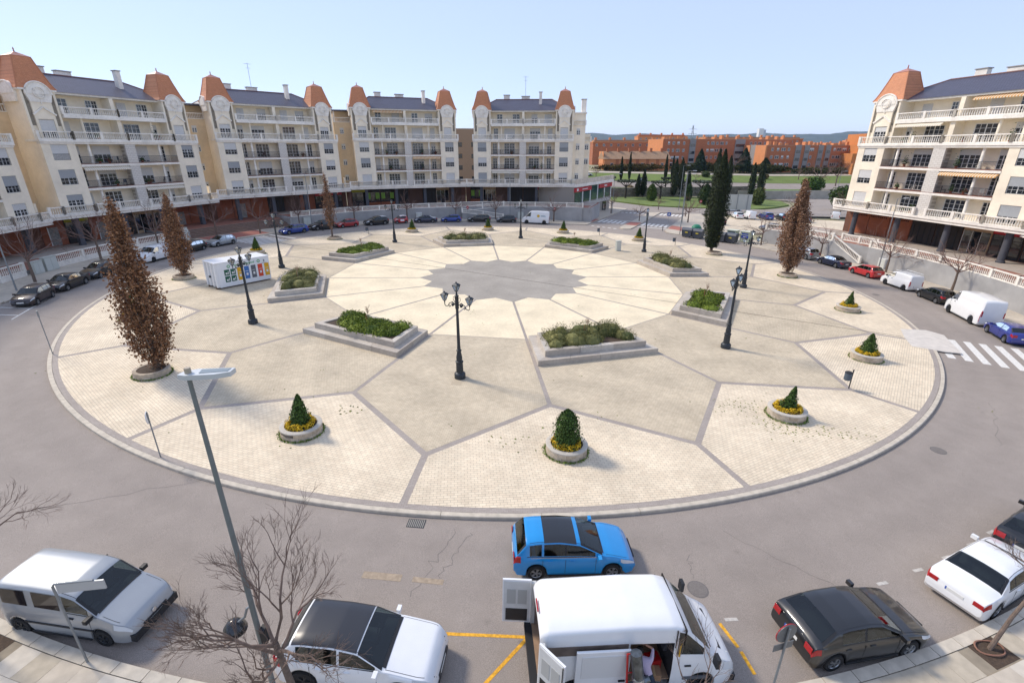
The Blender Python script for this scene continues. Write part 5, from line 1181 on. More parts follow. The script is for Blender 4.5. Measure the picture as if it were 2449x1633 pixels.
# ------------------------------------------------------------------ brown columnar trees and the cypress
def column_tree(x, y, h, rmax, seed, label, dens=5200, base=.5, prof=None, lsize=.10, cols=('664530', 'a57b58'), sparse_top=True):
    rg = random.Random(seed); z0 = gz(x); o = empty('oak_tree', (x, y, z0), 0, label, 'tree', 'columnar trees in planter rings')
    tr = MB(); tr.tube([(0, 0, .2), (.05, 0, h * .25), (-.05, .06, h * .55), (0, 0, h * .93)], [.16, .12, .07, .015], 8); tr.obj('trunk', wood_m, o)
    br = MB(); lf = MB(); pts = []
    prof = prof or [(0, .75), (.08, .95), (.2, 1), (.4, .85), (.6, .6), (.8, .38), (1, .08)]
    nb = 84
    for k in range(nb):
        t = (k + rg.random()) / nb; zb = base + (h - base) * t ** 1.15 * .92; a = k * 2.4 + rg.uniform(-.5, .5); R_ = rmax * lerp(prof, t) * rg.uniform(.8, 1.12)
        L_ = R_ * 1.9 + .5; tip = Vector((math.cos(a) * R_, math.sin(a) * R_, min(h, zb + L_ * .85))); p = Vector((0, 0, zb * .85)); mid = p.lerp(tip, .5) + Vector((math.cos(a) * R_ * .3, math.sin(a) * R_ * .3, 0))
        br.tube([p, mid, tip], [.045 * (1 - t * .6), .028 * (1 - t * .6), .008], 5)
        nl = int(dens / nb * (1.25 - t * (.75 if sparse_top else .3)) * rg.uniform(.5, 1.4))
        for _ in range(nl):
            s = rg.uniform(.08 if t > .12 else .0, 1.03); q = p.lerp(mid, s * 2) if s < .5 else mid.lerp(tip, s * 2 - 1); sp_ = .07 + .15 * R_ / max(.2, rmax)
            pts.append((q + Vector((rg.gauss(0, sp_), rg.gauss(0, sp_), rg.gauss(0, sp_ * 1.3))), None))
    leaves(lf, pts, lsize, rg, 0, .62); br.obj('branches', wood_m, o); lf.obj('crown', leafmat('leaf_' + cols[0], *cols), o)
    return o
column_tree(-22.94, 28.72, 11.3, 1.2, 5, 'big brown leaved columnar tree on the left, thin towards its top', 15000, lsize=.085)
column_tree(-35.66, 52.0, 9.2, 1.1, 6, 'slim brown leaved tree in a stone ring left of the recycling container', 9000, lsize=.09)
column_tree(-28.72, 78.6, 10.2, .9, 8, 'thin sparse brown tree at the back left by the blue estate car', 2600, 2.0)
column_tree(34.66, 60.3, 11.6, 1.85, 9, 'stout brown leaved columnar tree on the right by the avenue corner', 17000, .45, [(0, .6), (.08, .92), (.2, 1), (.35, .82), (.6, .5), (.8, .3), (1, .1)], .10, ('6b4c38', 'a88468'), False)
def cypress(x, y, z0, h, r, seed, label, n=9000, group=None, size=.11, prof=None, cols=('161d10', '3a4526')):
    rg = random.Random(seed); o = empty('cypress_tree', (x, y, z0), 0, label, 'tree', group); mb = MB(); pts = []
    prof = prof or [(0, .35), (.1, .7), (.28, 1), (.5, .9), (.75, .6), (.92, .28), (1, .03)]
    for _ in range(n):
        t = rg.random(); a = rg.uniform(0, 2 * PI); rr = r * lerp(prof, t) * (1 + .3 * mnoise.noise(Vector((math.cos(a) * 2.5, math.sin(a) * 2.5, t * h * .9 + seed)))) * rg.uniform(.75, 1.06); pts.append((Vector((rr * math.cos(a), rr * math.sin(a), h * (.06 + .94 * t))), Vector((math.cos(a), math.sin(a), .7))))
    leaves(mb, pts, size, rg, .4, .5); c = MB().lathe([(r * .72 * lerp(prof, t) + .005, h * (.06 + .94 * t)) for t in [i / 10 for i in range(11)]], 9); mb.add(c.v, c.f)
    mb.obj('crown', leafmat('cyp_' + cols[0], *cols), o); MB().tube([(0, 0, 0), (0, 0, h * .2)], [r * .16, r * .1], 7).obj('trunk', wood_m, o); return o
cypress(30.17, 73.73, gz(30), 14.6, 1.55, 3, 'tall dark green cypress in a stone ring at the right back of the plaza', 11000, None, .12, [(0, .5), (.06, .62), (.2, .85), (.35, 1), (.5, .95), (.65, .72), (.8, .42), (.92, .2), (1, .03)])
# ------------------------------------------------------------------ recycling container
p0, p1 = Vector((-29.8, 47.94)), Vector((-26.49, 52.47)); e = (p1 - p0).normalized(); ang = math.atan2(e.y, e.x); nb = Vector((-e.y, e.x)); L = (p1 - p0).length; W_ = 2.45
mid = (p0 + p1) / 2 + nb * W_ / 2
o = empty('recycling_container', (mid.x, mid.y, gz(mid.x)), ang, 'white mobile recycling container with coloured waste panels', 'container', tilt=True)
cw = mat('container_white', 'e2e4e6', .45, coat=.2, var=.02, scale=2); hl_ = L / 2
bx('box', cw, o, -hl_ + .25, hl_, -W_ / 2, W_ / 2, .16, 2.62); bx('roof', cw, o, -hl_ - .02, hl_ + .02, -W_ / 2 - .03, W_ / 2 + .03, 2.62, 2.70)
for y in (-1.05, -.35, .35, 1.05): bx('end_rib', cw, o, -hl_, -hl_ + .25, y - .12, y + .12, .2, 2.6)
for s in (-1, 1): bx('skid', mat('rust', '5a4434', .9, var=.3, scale=9), o, -hl_, hl_, s * .8 - .1, s * .8 + .1, 0, .16)
bx('hook', iron, o, -hl_ - .12, -hl_, -.1, .1, 1.1, 1.3)
yf = -W_ / 2 - .012
def panel(x0, x1, z0, z1, m, nm='waste_panel'): return bx(nm, m, o, x0, x1, yf, yf + .01, z0, z1)
pm = {k: mat('panel_' + k, c, .5) for k, c in dict(y='d9a41e', b='3f6fae', g='63666c', r='d2482a', d='1f5b45').items()}
for i, c in enumerate('ybgry'):
    x = -hl_ + 2.15 + i * .72; p = panel(x, x + .5, .62, 1.95, pm[c]); bx('pictogram', white_paint, p, x + .16, x + .36, yf - .006, yf - .001, .98, 1.24); bx('caption', white_paint, p, x + .1, x + .42, yf - .006, yf - .001, 1.42, 1.46)
for i in range(2):
    for j in range(2): x = -hl_ + .85 + i * .62; z = .62 + j * .68; p = panel(x, x + .52, z, z + .6, pm['d']); bx('pictogram', white_paint, p, x + .12, x + .3, yf - .006, yf - .001, z + .12, z + .3); bx('pictogram', white_paint, p, x + .36, x + .42, yf - .006, yf - .001, z + .1, z + .42)
gr = mat('logo_green', '3aa052', .6)
sign_text(o, 'puntolimpiomóvil', .30, (.15, yf - .004, 2.16), gr)
for x, z in ((-hl_ + 1.35, 2.2), (hl_ - 1.15, 2.28)): MB().tube([(x + .13 * math.cos(t), yf - .004, z + .13 * math.sin(t)) for t in [i * 2 * PI / 3 + j * .42 for i in range(3) for j in range(5)] + [0]], .035, 4).obj('recycling_mark', gr, o)
bx('crest', mat('crest', '8a8d92', .6), o, hl_ - .62, hl_ - .48, yf, yf + .01, 2.1, 2.36); bx('caption', mat('crest'  , '8a8d92'), o, hl_ - .8, hl_ - .3, yf, yf + .01, 1.98, 2.02)
# ------------------------------------------------------------------ litter bins, cabinets, signs on the plaza
def litter_bin(x, y, rz, label):
    o = empty('litter_bin', (x, y, gz(x)), rz, label, 'litter bin', 'litter bins on the plaza')
    MB().tube([(0, 0, 0), (0, 0, 1.35)], .035, 6).obj('post', iron, o); b = MB().lathe([(.17, .62), (.21, .66), (.21, 1.08), (.2, 1.12)], 14, (-.27, 0)).obj('bucket', mat('bin_blue', '4a5560', .6), o, smooth=True)
    MB().lathe([(.215, 1.12), (.225, 1.16), (.16, 1.2), (.155, 1.18)], 14, (-.27, 0)).obj('rim', blk_pl, b)
litter_bin(21.92, 28.37, 0, 'litter bin on a post at the lower right of the plaza'); litter_bin(26.46, 79.28, 0, 'litter bin left of the cypress'); litter_bin(15.6, 87.9, .4, 'litter bin at the far right kerb of the plaza'); litter_bin(*pol(35.9, 130.5), .3, 'litter bin at the far left of the plaza')
def cabinet(x, y, rz, w, d, h, label, m=None, n=1):
    o = empty('utility_cabinet', (x, y, gz(x)), rz, label, 'cabinet'); m = m or mat('cabinet', 'b7bab2', .6, var=.05, scale=3)
    bx('case', m, o, -w / 2, w / 2, -d / 2, d / 2, 0, h); bx('lid', m, o, -w / 2 - .03, w / 2 + .03, -d / 2 - .03, d / 2 + .03, h, h + .05)
    for i in range(n): bx('door', mat('cab_door', 'c3c6bf', .6), o, -w / 2 + .04 + i * w / n, -w / 2 - .04 + (i + 1) * w / n, -d / 2 - .015, -d / 2, .12, h - .08)
cabinet(16.04, 73.7, R(20), .75, .45, 1.45, 'pale green grey cabinet standing on the plaza near the top right bed')
cabinet(*pol(51.6, 181.3), R(91), 1.6, .5, 1.5, 'grey utility cabinet by the left balustrade', n=2); cabinet(*pol(51.6, 183.2), R(93), 1.2, .5, 1.35, 'smaller grey utility cabinet by the left balustrade', n=2)
cabinet(*pol(51.7, 159.8), R(70), 1.7, .5, 1.9, 'tall pale utility cabinets at the foot of the wide steps', n=2)
cabinet(*pol(51.6, 135.8), R(46), 1.3, .4, 1.4, 'pale cabinet against the far wall behind the dark sport utility car', n=2); cabinet(*pol(51.7, 111.0), R(21), 1.2, .3, 1.2, 'white meter cabinet against the far grey wall', white_paint, 2)
cabinet(*pol(51.75, 10.4), R(-80), 1.0, .3, 1.3, 'white meter box against the right hand wall', white_paint, 2); cabinet(*pol(51.75, 87.0), R(-3), 1.3, .3, 1.4, 'grey meter cabinet by the ramp at the far wall', None, 2)
galv = mat('galvanised', '8f9497', .5, .6, var=.1, scale=6)
def post_sign(name, x, y, h, rz, label, kind, cat='sign'):
    o = empty(name, (x, y, gz(x)), rz, label, cat); MB().tube([(0, 0, -.05), (0, 0, h)], .03, 8).obj('post', galv, o)
    return o
s = post_sign('roundabout_sign', -16.73, 19.55, 2.45, R(-62), 'round blue arrow sign at the plaza edge, lower left', 'x')
MB().lathe([(.30, -.012), (.30, .012)], 24).obj('rim', white_paint, s, loc=(0, -.04, 2.16), rot=(R(90), 0, 0)); MB().lathe([(.275, -.016), (.275, .016)], 24).obj('disc', mat('sign_blue2', '2d56a3', .4), s, loc=(0, -.045, 2.16), rot=(R(90), 0, 0))
for i in range(3): a = 2 * PI * i / 3; MB().obox((.13 * math.cos(a), -.066, 2.16 + .13 * math.sin(a)), (math.cos(a + 1.57), 0, math.sin(a + 1.57)), (0, 1, 0), (math.cos(a), 0, math.sin(a)), .09, .003, .025).obj('arrow', white_paint, s)
s = post_sign('edge_post', -32.05, 31.3, 3.1, R(-40), 'slim post with a narrow plate at the left edge of the plaza', 'x'); bx('plate', galv, s, -.05, .05, -.05, .05, 2.7, 3.15)
# ------------------------------------------------------------------ street trees without leaves
def bare_tree(seed, h=7.0, fork=.36, spread=1.0, levels=4, r0=.13, up=.55, n0=6, lean=(0, 0), twigs=3, lf=(.20, .27)):
    rg = random.Random(seed); tr = MB(); br = MB(); top = Vector((lean[0], lean[1], h * fork))
    tr.tube([(0, 0, -.1), (lean[0] * .4 + rg.uniform(-.05, .05), lean[1] * .4, h * fork * .5), top], [r0 * 1.15, r0 * .9, r0 * .75], 8)
    def grow(p, d, L_, r, lev):
        m = p + d * L_ * .5 + Vector((rg.uniform(-1, 1), rg.uniform(-1, 1), rg.uniform(-.3, .9))) * L_ * .09
        q = p + d * L_ + Vector((0, 0, L_ * .08)); br.tube([p, m, q], [r, r * .8, r * .55], 6 if lev > 1 else (4 if lev == 1 else 3), cap=False)
        if lev == 0: return
        nchild = 3 if lev > 1 else twigs
        for i in range(nchild):
            t = 1 if i == 0 else rg.uniform(.35, .95); s = m.lerp(q, t * 2 - 1) if t > .5 else p.lerp(m, t * 2)
            ax = Vector((rg.gauss(0, 1), rg.gauss(0, 1), rg.gauss(0, 1))).normalized(); dd = (d + ax * .62 + Vector((0, 0, .18 * up))).normalized(); grow(s, dd, L_ * rg.uniform(.55, .8), max(.004, r * (.6 if i == 0 else .48)), lev - 1)
    for k in range(n0):
        a = 2 * PI * k / n0 + rg.uniform(-.4, .4); el = rg.uniform(.25, .8) if k else 1.3
        d = Vector((math.cos(a) * math.cos(el) * spread, math.sin(a) * math.cos(el) * spread, math.sin(el))).normalized(); grow(top - Vector((0, 0, rg.uniform(0, h * .08))), d, h * rg.uniform(*lf), r0 * .5, levels)
    return tr.mesh(wood_m, True), br.mesh(twig_m)
BT = [bare_tree(21, 7.2), bare_tree(22, 6.6, .4, 1.1), bare_tree(23, 7.6, .34, .9), bare_tree(24, 5.0, .42, .9, 3)]
def street_tree(x, y, i, label, s=1, rz=None, z=None, group='bare street trees'):
    o = empty('bare_tree', (x, y, gz(x) if z is None else z), rnd.uniform(0, 6) if rz is None else rz, label, 'tree', group, scale=(s, s, s)); link('trunk', BT[i][0], o); link('branches', BT[i][1], o); return o
for a, r, i, s, lab in ((-172.6, 49.2, 0, 1.05, 'above the first parked car at far left'), (175.5, 50.1, 2, 1.05, 'in front of the left arcade by the black estate'), (165.5, 50.2, 1, .95, 'behind the small white van at left'), (154.5, 50.6, 2, .95, 'in front of the wide steps, left one'), (147.5, 48.6, 0, .95, 'at the kerb by the far left zebra crossing'), (138.0, 50.4, 1, .9, 'at the right end of the wide steps'), (126.0, 50.5, 3, 1.1, 'behind the dark red hatchback'), (114.0, 50.5, 3, 1.15, 'behind the navy saloon at the far wall'), (102.5, 50.5, 1, .85, 'behind the short blue car at the far wall'), (93.0, 49.6, 1, .85, 'in front of the switchback ramp'), (78.8, 49.4, 3, 1.1, 'right of the far white delivery van'),
                        (20.1, 50.4, 3, .95, 'slim one left of the right hand stairs'), (8.25, 50.6, 0, .95, 'behind the red hatchback on the right'), (-2.8, 50.6, 2, 1.0, 'beside the tall white panel van on the right')):
    street_tree(*pol(r, a), i, 'leafless street tree ' + lab, s)
# thin modern lamp posts along the far pavements
def slim_lamp(x, y, h, rz, label, z=None, arm=1.0):
    o = empty('lamp_post', (x, y, gz(x) if z is None else z), rz, label, 'lamp post', 'slim lamp posts'); MB().tube([(0, 0, 0), (0, 0, h)], [.075, .045], 8).obj('pole', galv, o); MB().tube([(0, 0, h - .05), (-arm * .3, 0, h + .05), (-arm, 0, h + .05)], .03, 6).obj('bracket', galv, o)
    MB().obox((-arm - .25, 0, h + .06), (1, 0, 0), (0, 1, 0), (0, 0, 1), .32, .12, .05).obj('luminaire', mat('lum', 'c9cdd0', .4), o)
slim_lamp(*pol(48.6, -168.6), 8.5, R(10), 'tall grey lamp post beside the first car at far left'); slim_lamp(*pol(50.6, 9.6), 9.2, R(190), 'tall grey lamp post by the white meter box on the right'); slim_lamp(*pol(50.8, 135.2), 9, R(-45), 'grey lamp post at the far left wall'); slim_lamp(*pol(50.9, 89.5), 9, R(-90), 'grey lamp post by the ramp at the far wall')
# ================================================================== the open white van with a workman
TV = dict(TYPES['bigvan']); rgv = rings(TV)
van = empty('open_van', (3.42, 10.06, gz(3.4) - .15), R(4), 'white van with open rear doors and sliding door, parked at the bottom of the picture', 'van', tilt=True)
wsk_ = win_skip(TV)
def vskip(x0, x1, k, rn, np_): return (x0 >= 2.33 and x1 <= 3.72 and 2 <= k <= 6) or wsk_(x0, x1, k, rn, np_)
xs_extra = sorted({2.34, 3.76}); 
r2_ = []
for x, p in rgv: r2_.append((x, p))
v_, f_, rn_, np__ = shell(TV, r2_, vskip); f_ = f_[:-2] + [f_[-1]]
wm_ = P['white']; b = MB().add(v_, f_).obj('body', wm_, van, smooth=True)
patch(TV, rgv, 4.02, 4.72, 10, 14, .006).obj('windscreen', car_glass, van, smooth='all')
for s in (1, -1): patch(TV, rgv, 3.75, 4.5, 6, 8, .008, s).obj('side_window', car_glass, van, smooth='all')
for n_, me in zip(('interior_trim', 'seats'), car_meshes('bigvan')['inside'][:2]): link(n_, me, van)
Lh = TV['L'] / 2; ply = mat('plywood', '9b7f66', .85, var=.2, scale=5); lin = mat('van_lining', '6f6259', .9, var=.3, scale=3); dk = mat('van_dark', '16130f', .95)
bx('floor', ply, van, -Lh + .02, 1.1, -.94, .94, .52, .56); bx('lining', lin, van, -Lh + .1, 1.1, .90, .93, .56, 2.2); bx('lining', lin, van, -Lh + .1, -.42, -.95, -.93, .56, 2.0); bx('bulkhead', dk, van, 1.1, 1.13, -.95, .95, .5, 2.4); bx('ceiling', lin, van, -Lh + .2, 1.1, -.9, .9, 2.32, 2.34)
bx('rear_bumper', blk_pl, van, -Lh - .2, -Lh + .05, -1.0, 1.0, .38, .55); 
for s in (-1, 1): bx('door_pillar', mat('pillar_grey', 'b9bab8', .6), van, -Lh - .01, -Lh + .12, s * .99 - .05, s * .99 + .05, .55, 2.2)
bx('front_bumper', blk_pl, van, Lh - .35, Lh + .03, -.9, .9, .25, .48); bx('brake_light', lens_r, van, -Lh - .005, -Lh + .03, -.2, .2, 2.42, 2.47)
dw = mat('door_inner', 'c9cac8', .6, var=.06, scale=4)
def rear_door(hx, hy, ang):
    d = bx('rear_door', wm_, van, 0, .86, -.03, .03, .0, 1.72, loc=(hx, hy, .56), rot=R(ang))
    s = -1
    for y in (.036, -.036):
        bx('inner_panel', dw, d, .04, .82, y - .006, y + .006, .05, 1.66); bx('recess', mat('door_recess', 'a9aaa7', .7), d, .13, .4, y * 1.25 - .006, y * 1.25 + .006, .78, 1.35); bx('recess', mat('door_recess', 'a9aaa7'), d, .46, .73, y * 1.25 - .006, y * 1.25 + .006, .78, 1.35)
        bx('lower_trim', blk_pl, d, .1, .76, y * 1.3 - .006, y * 1.3 + .006, .1, .58)
    MB().tube([(.83, -.06, .02), (.83, -.06, 1.7)], .014, 5).obj('lock_rod', iron, d)
rear_door(-Lh - .02, 1.0, 174); rear_door(-Lh - .02, -1.0, -50)
d = bx('sliding_door', wm_, van, -1.85, -.40, -1.14, -1.07, .36, 2.0); bx('door_panel', mat('slide_inner', 'd2d2d0', .4), d, -1.70, -.52, -1.155, -1.14, 1.05, 1.85); bx('door_handle', blk_pl, d, -.66, -.48, -1.17, -1.14, .86, .91)
for s in (-1, 1):
    bx('side_mark', mat('van_rub', '55585c', .6), van, -1.0 if s > 0 else 1.2, 1.9, s * 1.03 - .015, s * 1.03 + .015, .62, .72)
    MB().obox((1.95, s * 1.22, 1.55), (1, 0, 0), (0, 1, 0), (0, 0, 1), .05, .11, .17).obj('mirror', blk_pl, van); bx('door_handle', blk_pl, van, 1.2, 1.38, s * 1.02 - .02, s * 1.02 + .02, 1.12, 1.16)
for me in car_meshes('bigvan')['head']: link('headlight', me, van)
t, rm, hb = wheel_meshes(.36)
for wx in TV['wx']:
    for s in (-1, 1): wh = link('wheel', t, van, (wx - Lh, s * .92, .36), (R(90) if s < 0 else R(-90), 0, 0)); recolor(link('rim', rm, wh), rimd_m)
mb = MB(); [mb.obox((2.35, s * .38, 1.235), (.8, 0, -.3), (0, 1, 0), (.3, 0, .8), .05, .26, .012) for s in (-1, 1)]; mb.obj('bonnet_vent', blk_pl, van)
mb = MB(); mb.tube([(2.0, -.75, 1.47), (2.02, .1, 1.49)], .015, 4).tube([(2.0, .05, 1.48), (2.0, .8, 1.46)], .015, 4); mb.obj('wiper', blk_pl, van)
mb = MB(); mb.tube([(1.06, -.93, 1.5), (1.0, -1.0, 1.5), (1.0, -1.0, 1.9), (1.06, -.93, 1.9)], .02, 5); mb.obj('grab_handle', mat('grab_yellow', 'd8a520', .5), van)
def world_box(name, c, s, m, label, cat, rz=0):
    o = empty(name, c, rz, label, cat); return o
tb = empty('tool_case', (3.98, 9.55, gz(4) - .15 + .56), .2, 'red tool case inside the open van', 'tool case'); bx('case', mat('case_red', 'a8161a', .5), tb, -.2, .2, -.15, .15, 0, .34); bx('handle', blk_pl, tb, -.08, .08, -.02, .02, .34, .38); bx('lettering', white_paint, tb, -.1, .08, -.156, -.15, .1, .15)
cb = empty('cardboard_box', (3.95, 9.25, gz(4) - .15 + .56), -.1, 'brown cardboard box by the open side door of the van', 'box'); bx('carton', mat('carton', '96765a', .9), cb, -.18, .18, -.15, .15, 0, .22); bx('tape', mat('tape', 'b59a72', .4), cb, -.03, .03, -.152, .152, .218, .223)
# galvanised flue pipe on a red sack truck
pp = empty('flue_pipe', (3.36, 8.42, gz(3.4)), 0, 'galvanised flue pipe with collar leaning by the van door', 'pipe'); zc = mat('zinc', '70767b', .3, .85, var=.35, scale=7)
MB().tube([(.06, -.02, .3), (-.14, .36, 1.95)], .15, 18).obj('tube', zc, pp, smooth=True); MB().tube([(-.045, .19, 1.17), (-.06, .21, 1.27)], .165, 18).obj('collar', mat('zinc_bright', 'b9bdc0', .25, .8), pp); MB().tube([(0, .16, 1.1), (.24, .22, 1.2)], .085, 14).obj('branch_stub', zc, pp); MB().tube([(.2, .21, 1.18), (.243, .222, 1.202)], .075, 14).obj('stub_mouth', blk_pl, pp)
sk = empty('sack_truck', (3.2, 8.55, gz(3.2)), R(5), 'red metal sack truck carrying the flue pipe', 'trolley'); rdm = mat('truck_red', 'b32a2a', .45)
mb = MB()
for s in (-1, 1): mb.tube([(s * .17, .0, .12), (s * .17, .05, .7), (s * .16, .28, 1.85)], .03, 6)
for z, y in ((.35, .02), (.8, .07), (1.3, .17), (1.85, .28)): mb.tube([(-.17, y, z), (.17, y, z)], .02, 5)
mb.obj('frame', rdm, sk)
for s in (-1, 1): MB().lathe([(.05, -.03), (.13, -.03), (.13, .03), (.05, .03)], 14).obj('wheel', tyre_m, sk, loc=(s * .23, .05, .13), rot=(0, R(90), 0))
bx('toe_plate', rdm, sk, -.18, .18, -.22, .02, .03, .05)
# ------------------------------------------------------------------ people
skin_m = mat('skin', 'b98a70', .6); hair_m = mat('hair', '1c1613', .8)
def person(loc, rz, J, E, rad, groups, mats, label, name='person', extra=None):
    """J joints, E edges, rad radii, groups: edge -> material index; one continuous skin"""
    me = bpy.data.meshes.new('p'); keys = list(J); me.from_pydata([J[k] for k in keys], [(keys.index(a), keys.index(b)) for a, b in E], [])
    t = bpy.data.objects.new('t', me); COL.objects.link(t); md = t.modifiers.new('s', 'SKIN'); md.use_smooth_shade = True
    for i, k in enumerate(keys): me.skin_vertices[0].data[i].radius = rad[k] if isinstance(rad[k], tuple) else (rad[k], rad[k]); me.skin_vertices[0].data[i].use_root = (i == 0)
    sb = t.modifiers.new('d', 'SUBSURF'); sb.levels = 2; sb.render_levels = 2
    m2 = bpy.data.meshes.new_from_object(t.evaluated_get(bpy.context.evaluated_depsgraph_get())); bpy.data.objects.remove(t)
    m2.materials.clear(); [m2.materials.append(m) for m in mats]
    for pl in m2.polygons:
        c = pl.center; best = (9, 0)
        for (a, b_), g in zip(E, groups):
            A, B_ = Vector(J[a]), Vector(J[b_]); ab = B_ - A; tt = max(0, min(1, (c - A).dot(ab) / max(1e-9, ab.dot(ab)))); dd = (c - A - ab * tt).length
            if dd < best[0]: best = (dd, g)
        pl.material_index = best[1]; pl.use_smooth = True
    o = empty(name, loc, rz, label, 'person'); link('body', m2, o)
    return o
def human(loc, rz, pose, mats, label):
    J = dict(pose); E = [('pel', 'waist'), ('waist', 'chest'), ('chest', 'neck'), ('neck', 'head'), ('head', 'crown'), ('chest', 'shl'), ('shl', 'ell'), ('ell', 'hal'), ('chest', 'shr'), ('shr', 'elr'), ('elr', 'har'), ('pel', 'hil'), ('hil', 'knl'), ('knl', 'anl'), ('anl', 'tol'), ('pel', 'hir'), ('hir', 'knr'), ('knr', 'anr'), ('anr', 'tor')]
    rad = dict(pel=(.15, .11), waist=(.14, .10), chest=(.16, .11), neck=.055, head=.085, crown=.07, shl=.06, ell=.042, hal=.035, shr=.06, elr=.042, har=.035, hil=.085, knl=.06, anl=.042, tol=.035, hir=.085, knr=.06, anr=.042, tor=.035)
    g = [1, 0, 0, 2, 3, 0, 0, 2, 0, 0, 2, 1, 1, 1, 4, 1, 1, 1, 4]
    o = person(loc, rz, J, E, rad, g, mats, label)
    for s, k in (('l', 'hal'), ('r', 'har')):
        h = Vector(J[k]); el = Vector(J['el' + s]); d = (h - el).normalized(); a = d.orthogonal().normalized(); mb = MB()
        for i in range(4): q = h + a * (i - 1.5) * .021; mb.tube([q, q + d * .055, q + d * (.095 - abs(i - 1.3) * .008) + d.cross(a) * .02], [.011, .010, .008], 6)
        mb.tube([h - a * .03, h - a * .06 + d * .03, h - a * .065 + d * .06], [.012, .011, .009], 6); mb.obj('hand', skin_m, o, smooth=True)
    hd = Vector(J['head']); mb = MB(); ell(mb, (hd.x, hd.y, hd.z + .075), (.098, .105, .10), 14, 9); mb.v = [q for q in mb.v]; hr = mb.obj('hair', hair_m, o, smooth='all', loc=(0, -.018, .02))
    f = MB(); ell(f, (hd.x, hd.y + .092, hd.z + .03), (.014, .022, .022), 8, 5); 
    for s in (-1, 1): ell(f, (hd.x + s * .09, hd.y, hd.z + .03), (.014, .026, .034), 8, 5)
    f.obj('face', skin_m, o, smooth='all')
    e_ = MB()
    for s in (-1, 1): ell(e_, (hd.x + s * .034, hd.y + .086, hd.z + .05), (.012, .008, .008), 8, 5)
    e_.box(hd.x - .025, hd.x + .025, hd.y + .078, hd.y + .09, hd.z - .02, hd.z - .012); e_.obj('eyes_and_mouth', hair_m, o)
    return o
stand = dict(pel=(0, 0, .95), waist=(0, .01, 1.1), chest=(0, 0, 1.34), neck=(0, 0, 1.5), head=(0, .02, 1.58), crown=(0, .01, 1.70), shl=(-.2, 0, 1.42), ell=(-.26, -.02, 1.14), hal=(-.25, .06, .9), shr=(.2, 0, 1.42), elr=(.26, .02, 1.14), har=(.25, .1, .9), hil=(-.1, 0, .88), knl=(-.1, .06, .5), anl=(-.1, -.04, .09), tol=(-.1, .12, .03), hir=(.1, 0, .88), knr=(.11, .0, .5), anr=(.11, -.12, .09), tor=(.11, .05, .03))
bend = dict(stand); bend.update(waist=(-.04, .10, 1.08), chest=(-.10, .28, 1.27), neck=(-.16, .40, 1.36), head=(-.2, .48, 1.42), crown=(-.22, .54, 1.52), shl=(-.28, .28, 1.34), ell=(-.36, .05, 1.2), hal=(-.28, -.05, 1.12), shr=(.10, .32, 1.36), elr=(.16, .50, 1.52), har=(-.04, .60, 1.56))
denim = mat('denim', '24303f', .9, var=.1, scale=20); shoe = mat('shoe', '1f1d1c', .7)
human((3.66, 8.72, gz(3.6)), 0, bend, [mat('lilac_shirt', 'b5a7ba', .9, var=.05, scale=10), denim, skin_m, hair_m, shoe], 'person in a lilac shirt bending into the side door of the white van')
dkc = mat('dark_clothes', '1b1b1f', .9)
human((23.4, 126.5, gz(23)), R(200), stand, [dkc, dkc, skin_m, hair_m, shoe], 'person in dark clothes walking past the corner of the red bank shop')
human((*pol(44.75, 136.3), gz(-33) - .15), R(130), stand, [dkc, dkc, skin_m, hair_m, shoe], 'person in dark clothes standing in the road beside the dark sport utility car')
# ================================================================== street furniture close to the camera
o = empty('led_lamp_post', (-6.25, 8.55, gz(-6.2)), 0, 'tall grey lamp post with flat head in the left foreground', 'lamp post')
pole_m = mat('pole_grey', '757b7a', .6, .2, var=.08, scale=3)
MB().tube([(0, 0, 0), (0, 0, 4.5), (-.05, .02, 9.75)], [.07, .062, .042], 12).obj('pole', pole_m, o, smooth=True)
hd_ = mat('lum_head', 'c3c8ca', .4, .2)
mb = MB(); mb.prism([(-.16, -.12), (.0, -.16), (.52, -.10), (.78, .02), (.78, .22), (.1, .16), (-.12, .06)], 9.76, 9.86); h = mb.obj('lamp_head', hd_, o); MB().prism([(.22, -.06), (.72, .04), (.72, .19), (.18, .12)], 9.861, 9.868).obj('lens_panel', mat('lens_panel', '7f8a8e', .3), h); MB().lathe([(.06, 9.86), (.06, 9.95), (.055, 9.97)], 12, (0, -.03)).obj('sensor', mat('sensor', 'a89c88', .5), h)
MB().tube([(0, 0, 3.7), (-.12, -.02, 3.62), (-.22, -.03, 3.35), (-.42, -.05, 3.18)], .03, 8).obj('side_arm', galv, o)
MB().lathe([(.27, 2.92), (.28, 2.95), (.25, 3.05), (.15, 3.2), (.05, 3.26)], 20, (-.52, -.05)).obj('dome_lamp', mat('dome_black', '23262a', .25, coat=.5), o, smooth=True)
for z, s_ in ((2.35, .1), (1.5, .08)): bx('sticker', mat('sticker', 'd5d2cf', .6), o, -.05, .05, -.092, -.088, z, z + s_)
bx('signal_box', blk_pl, o, .07, .2, -.1, .1, 2.5, 2.95)
BT2 = [bare_tree(71, 6.6, .44, .95, 5, .10, .9, 7, (-.25, .1), 4, (.13, .185)), bare_tree(72, 4.0, .42, .8, 3, .04, .9, 6, (0, 0), 3, (.15, .2)), bare_tree(73, 4.6, .5, .9, 4, .06, .5, 5, (1.1, .4), 3, (.12, .18)), bare_tree(74, 6.4, .44, 1.0, 5, .09, .6, 6, (.2, 0), 3, (.13, .18))]
tw2 = mat('twig_red', '77655a', .95, var=.3, scale=3)
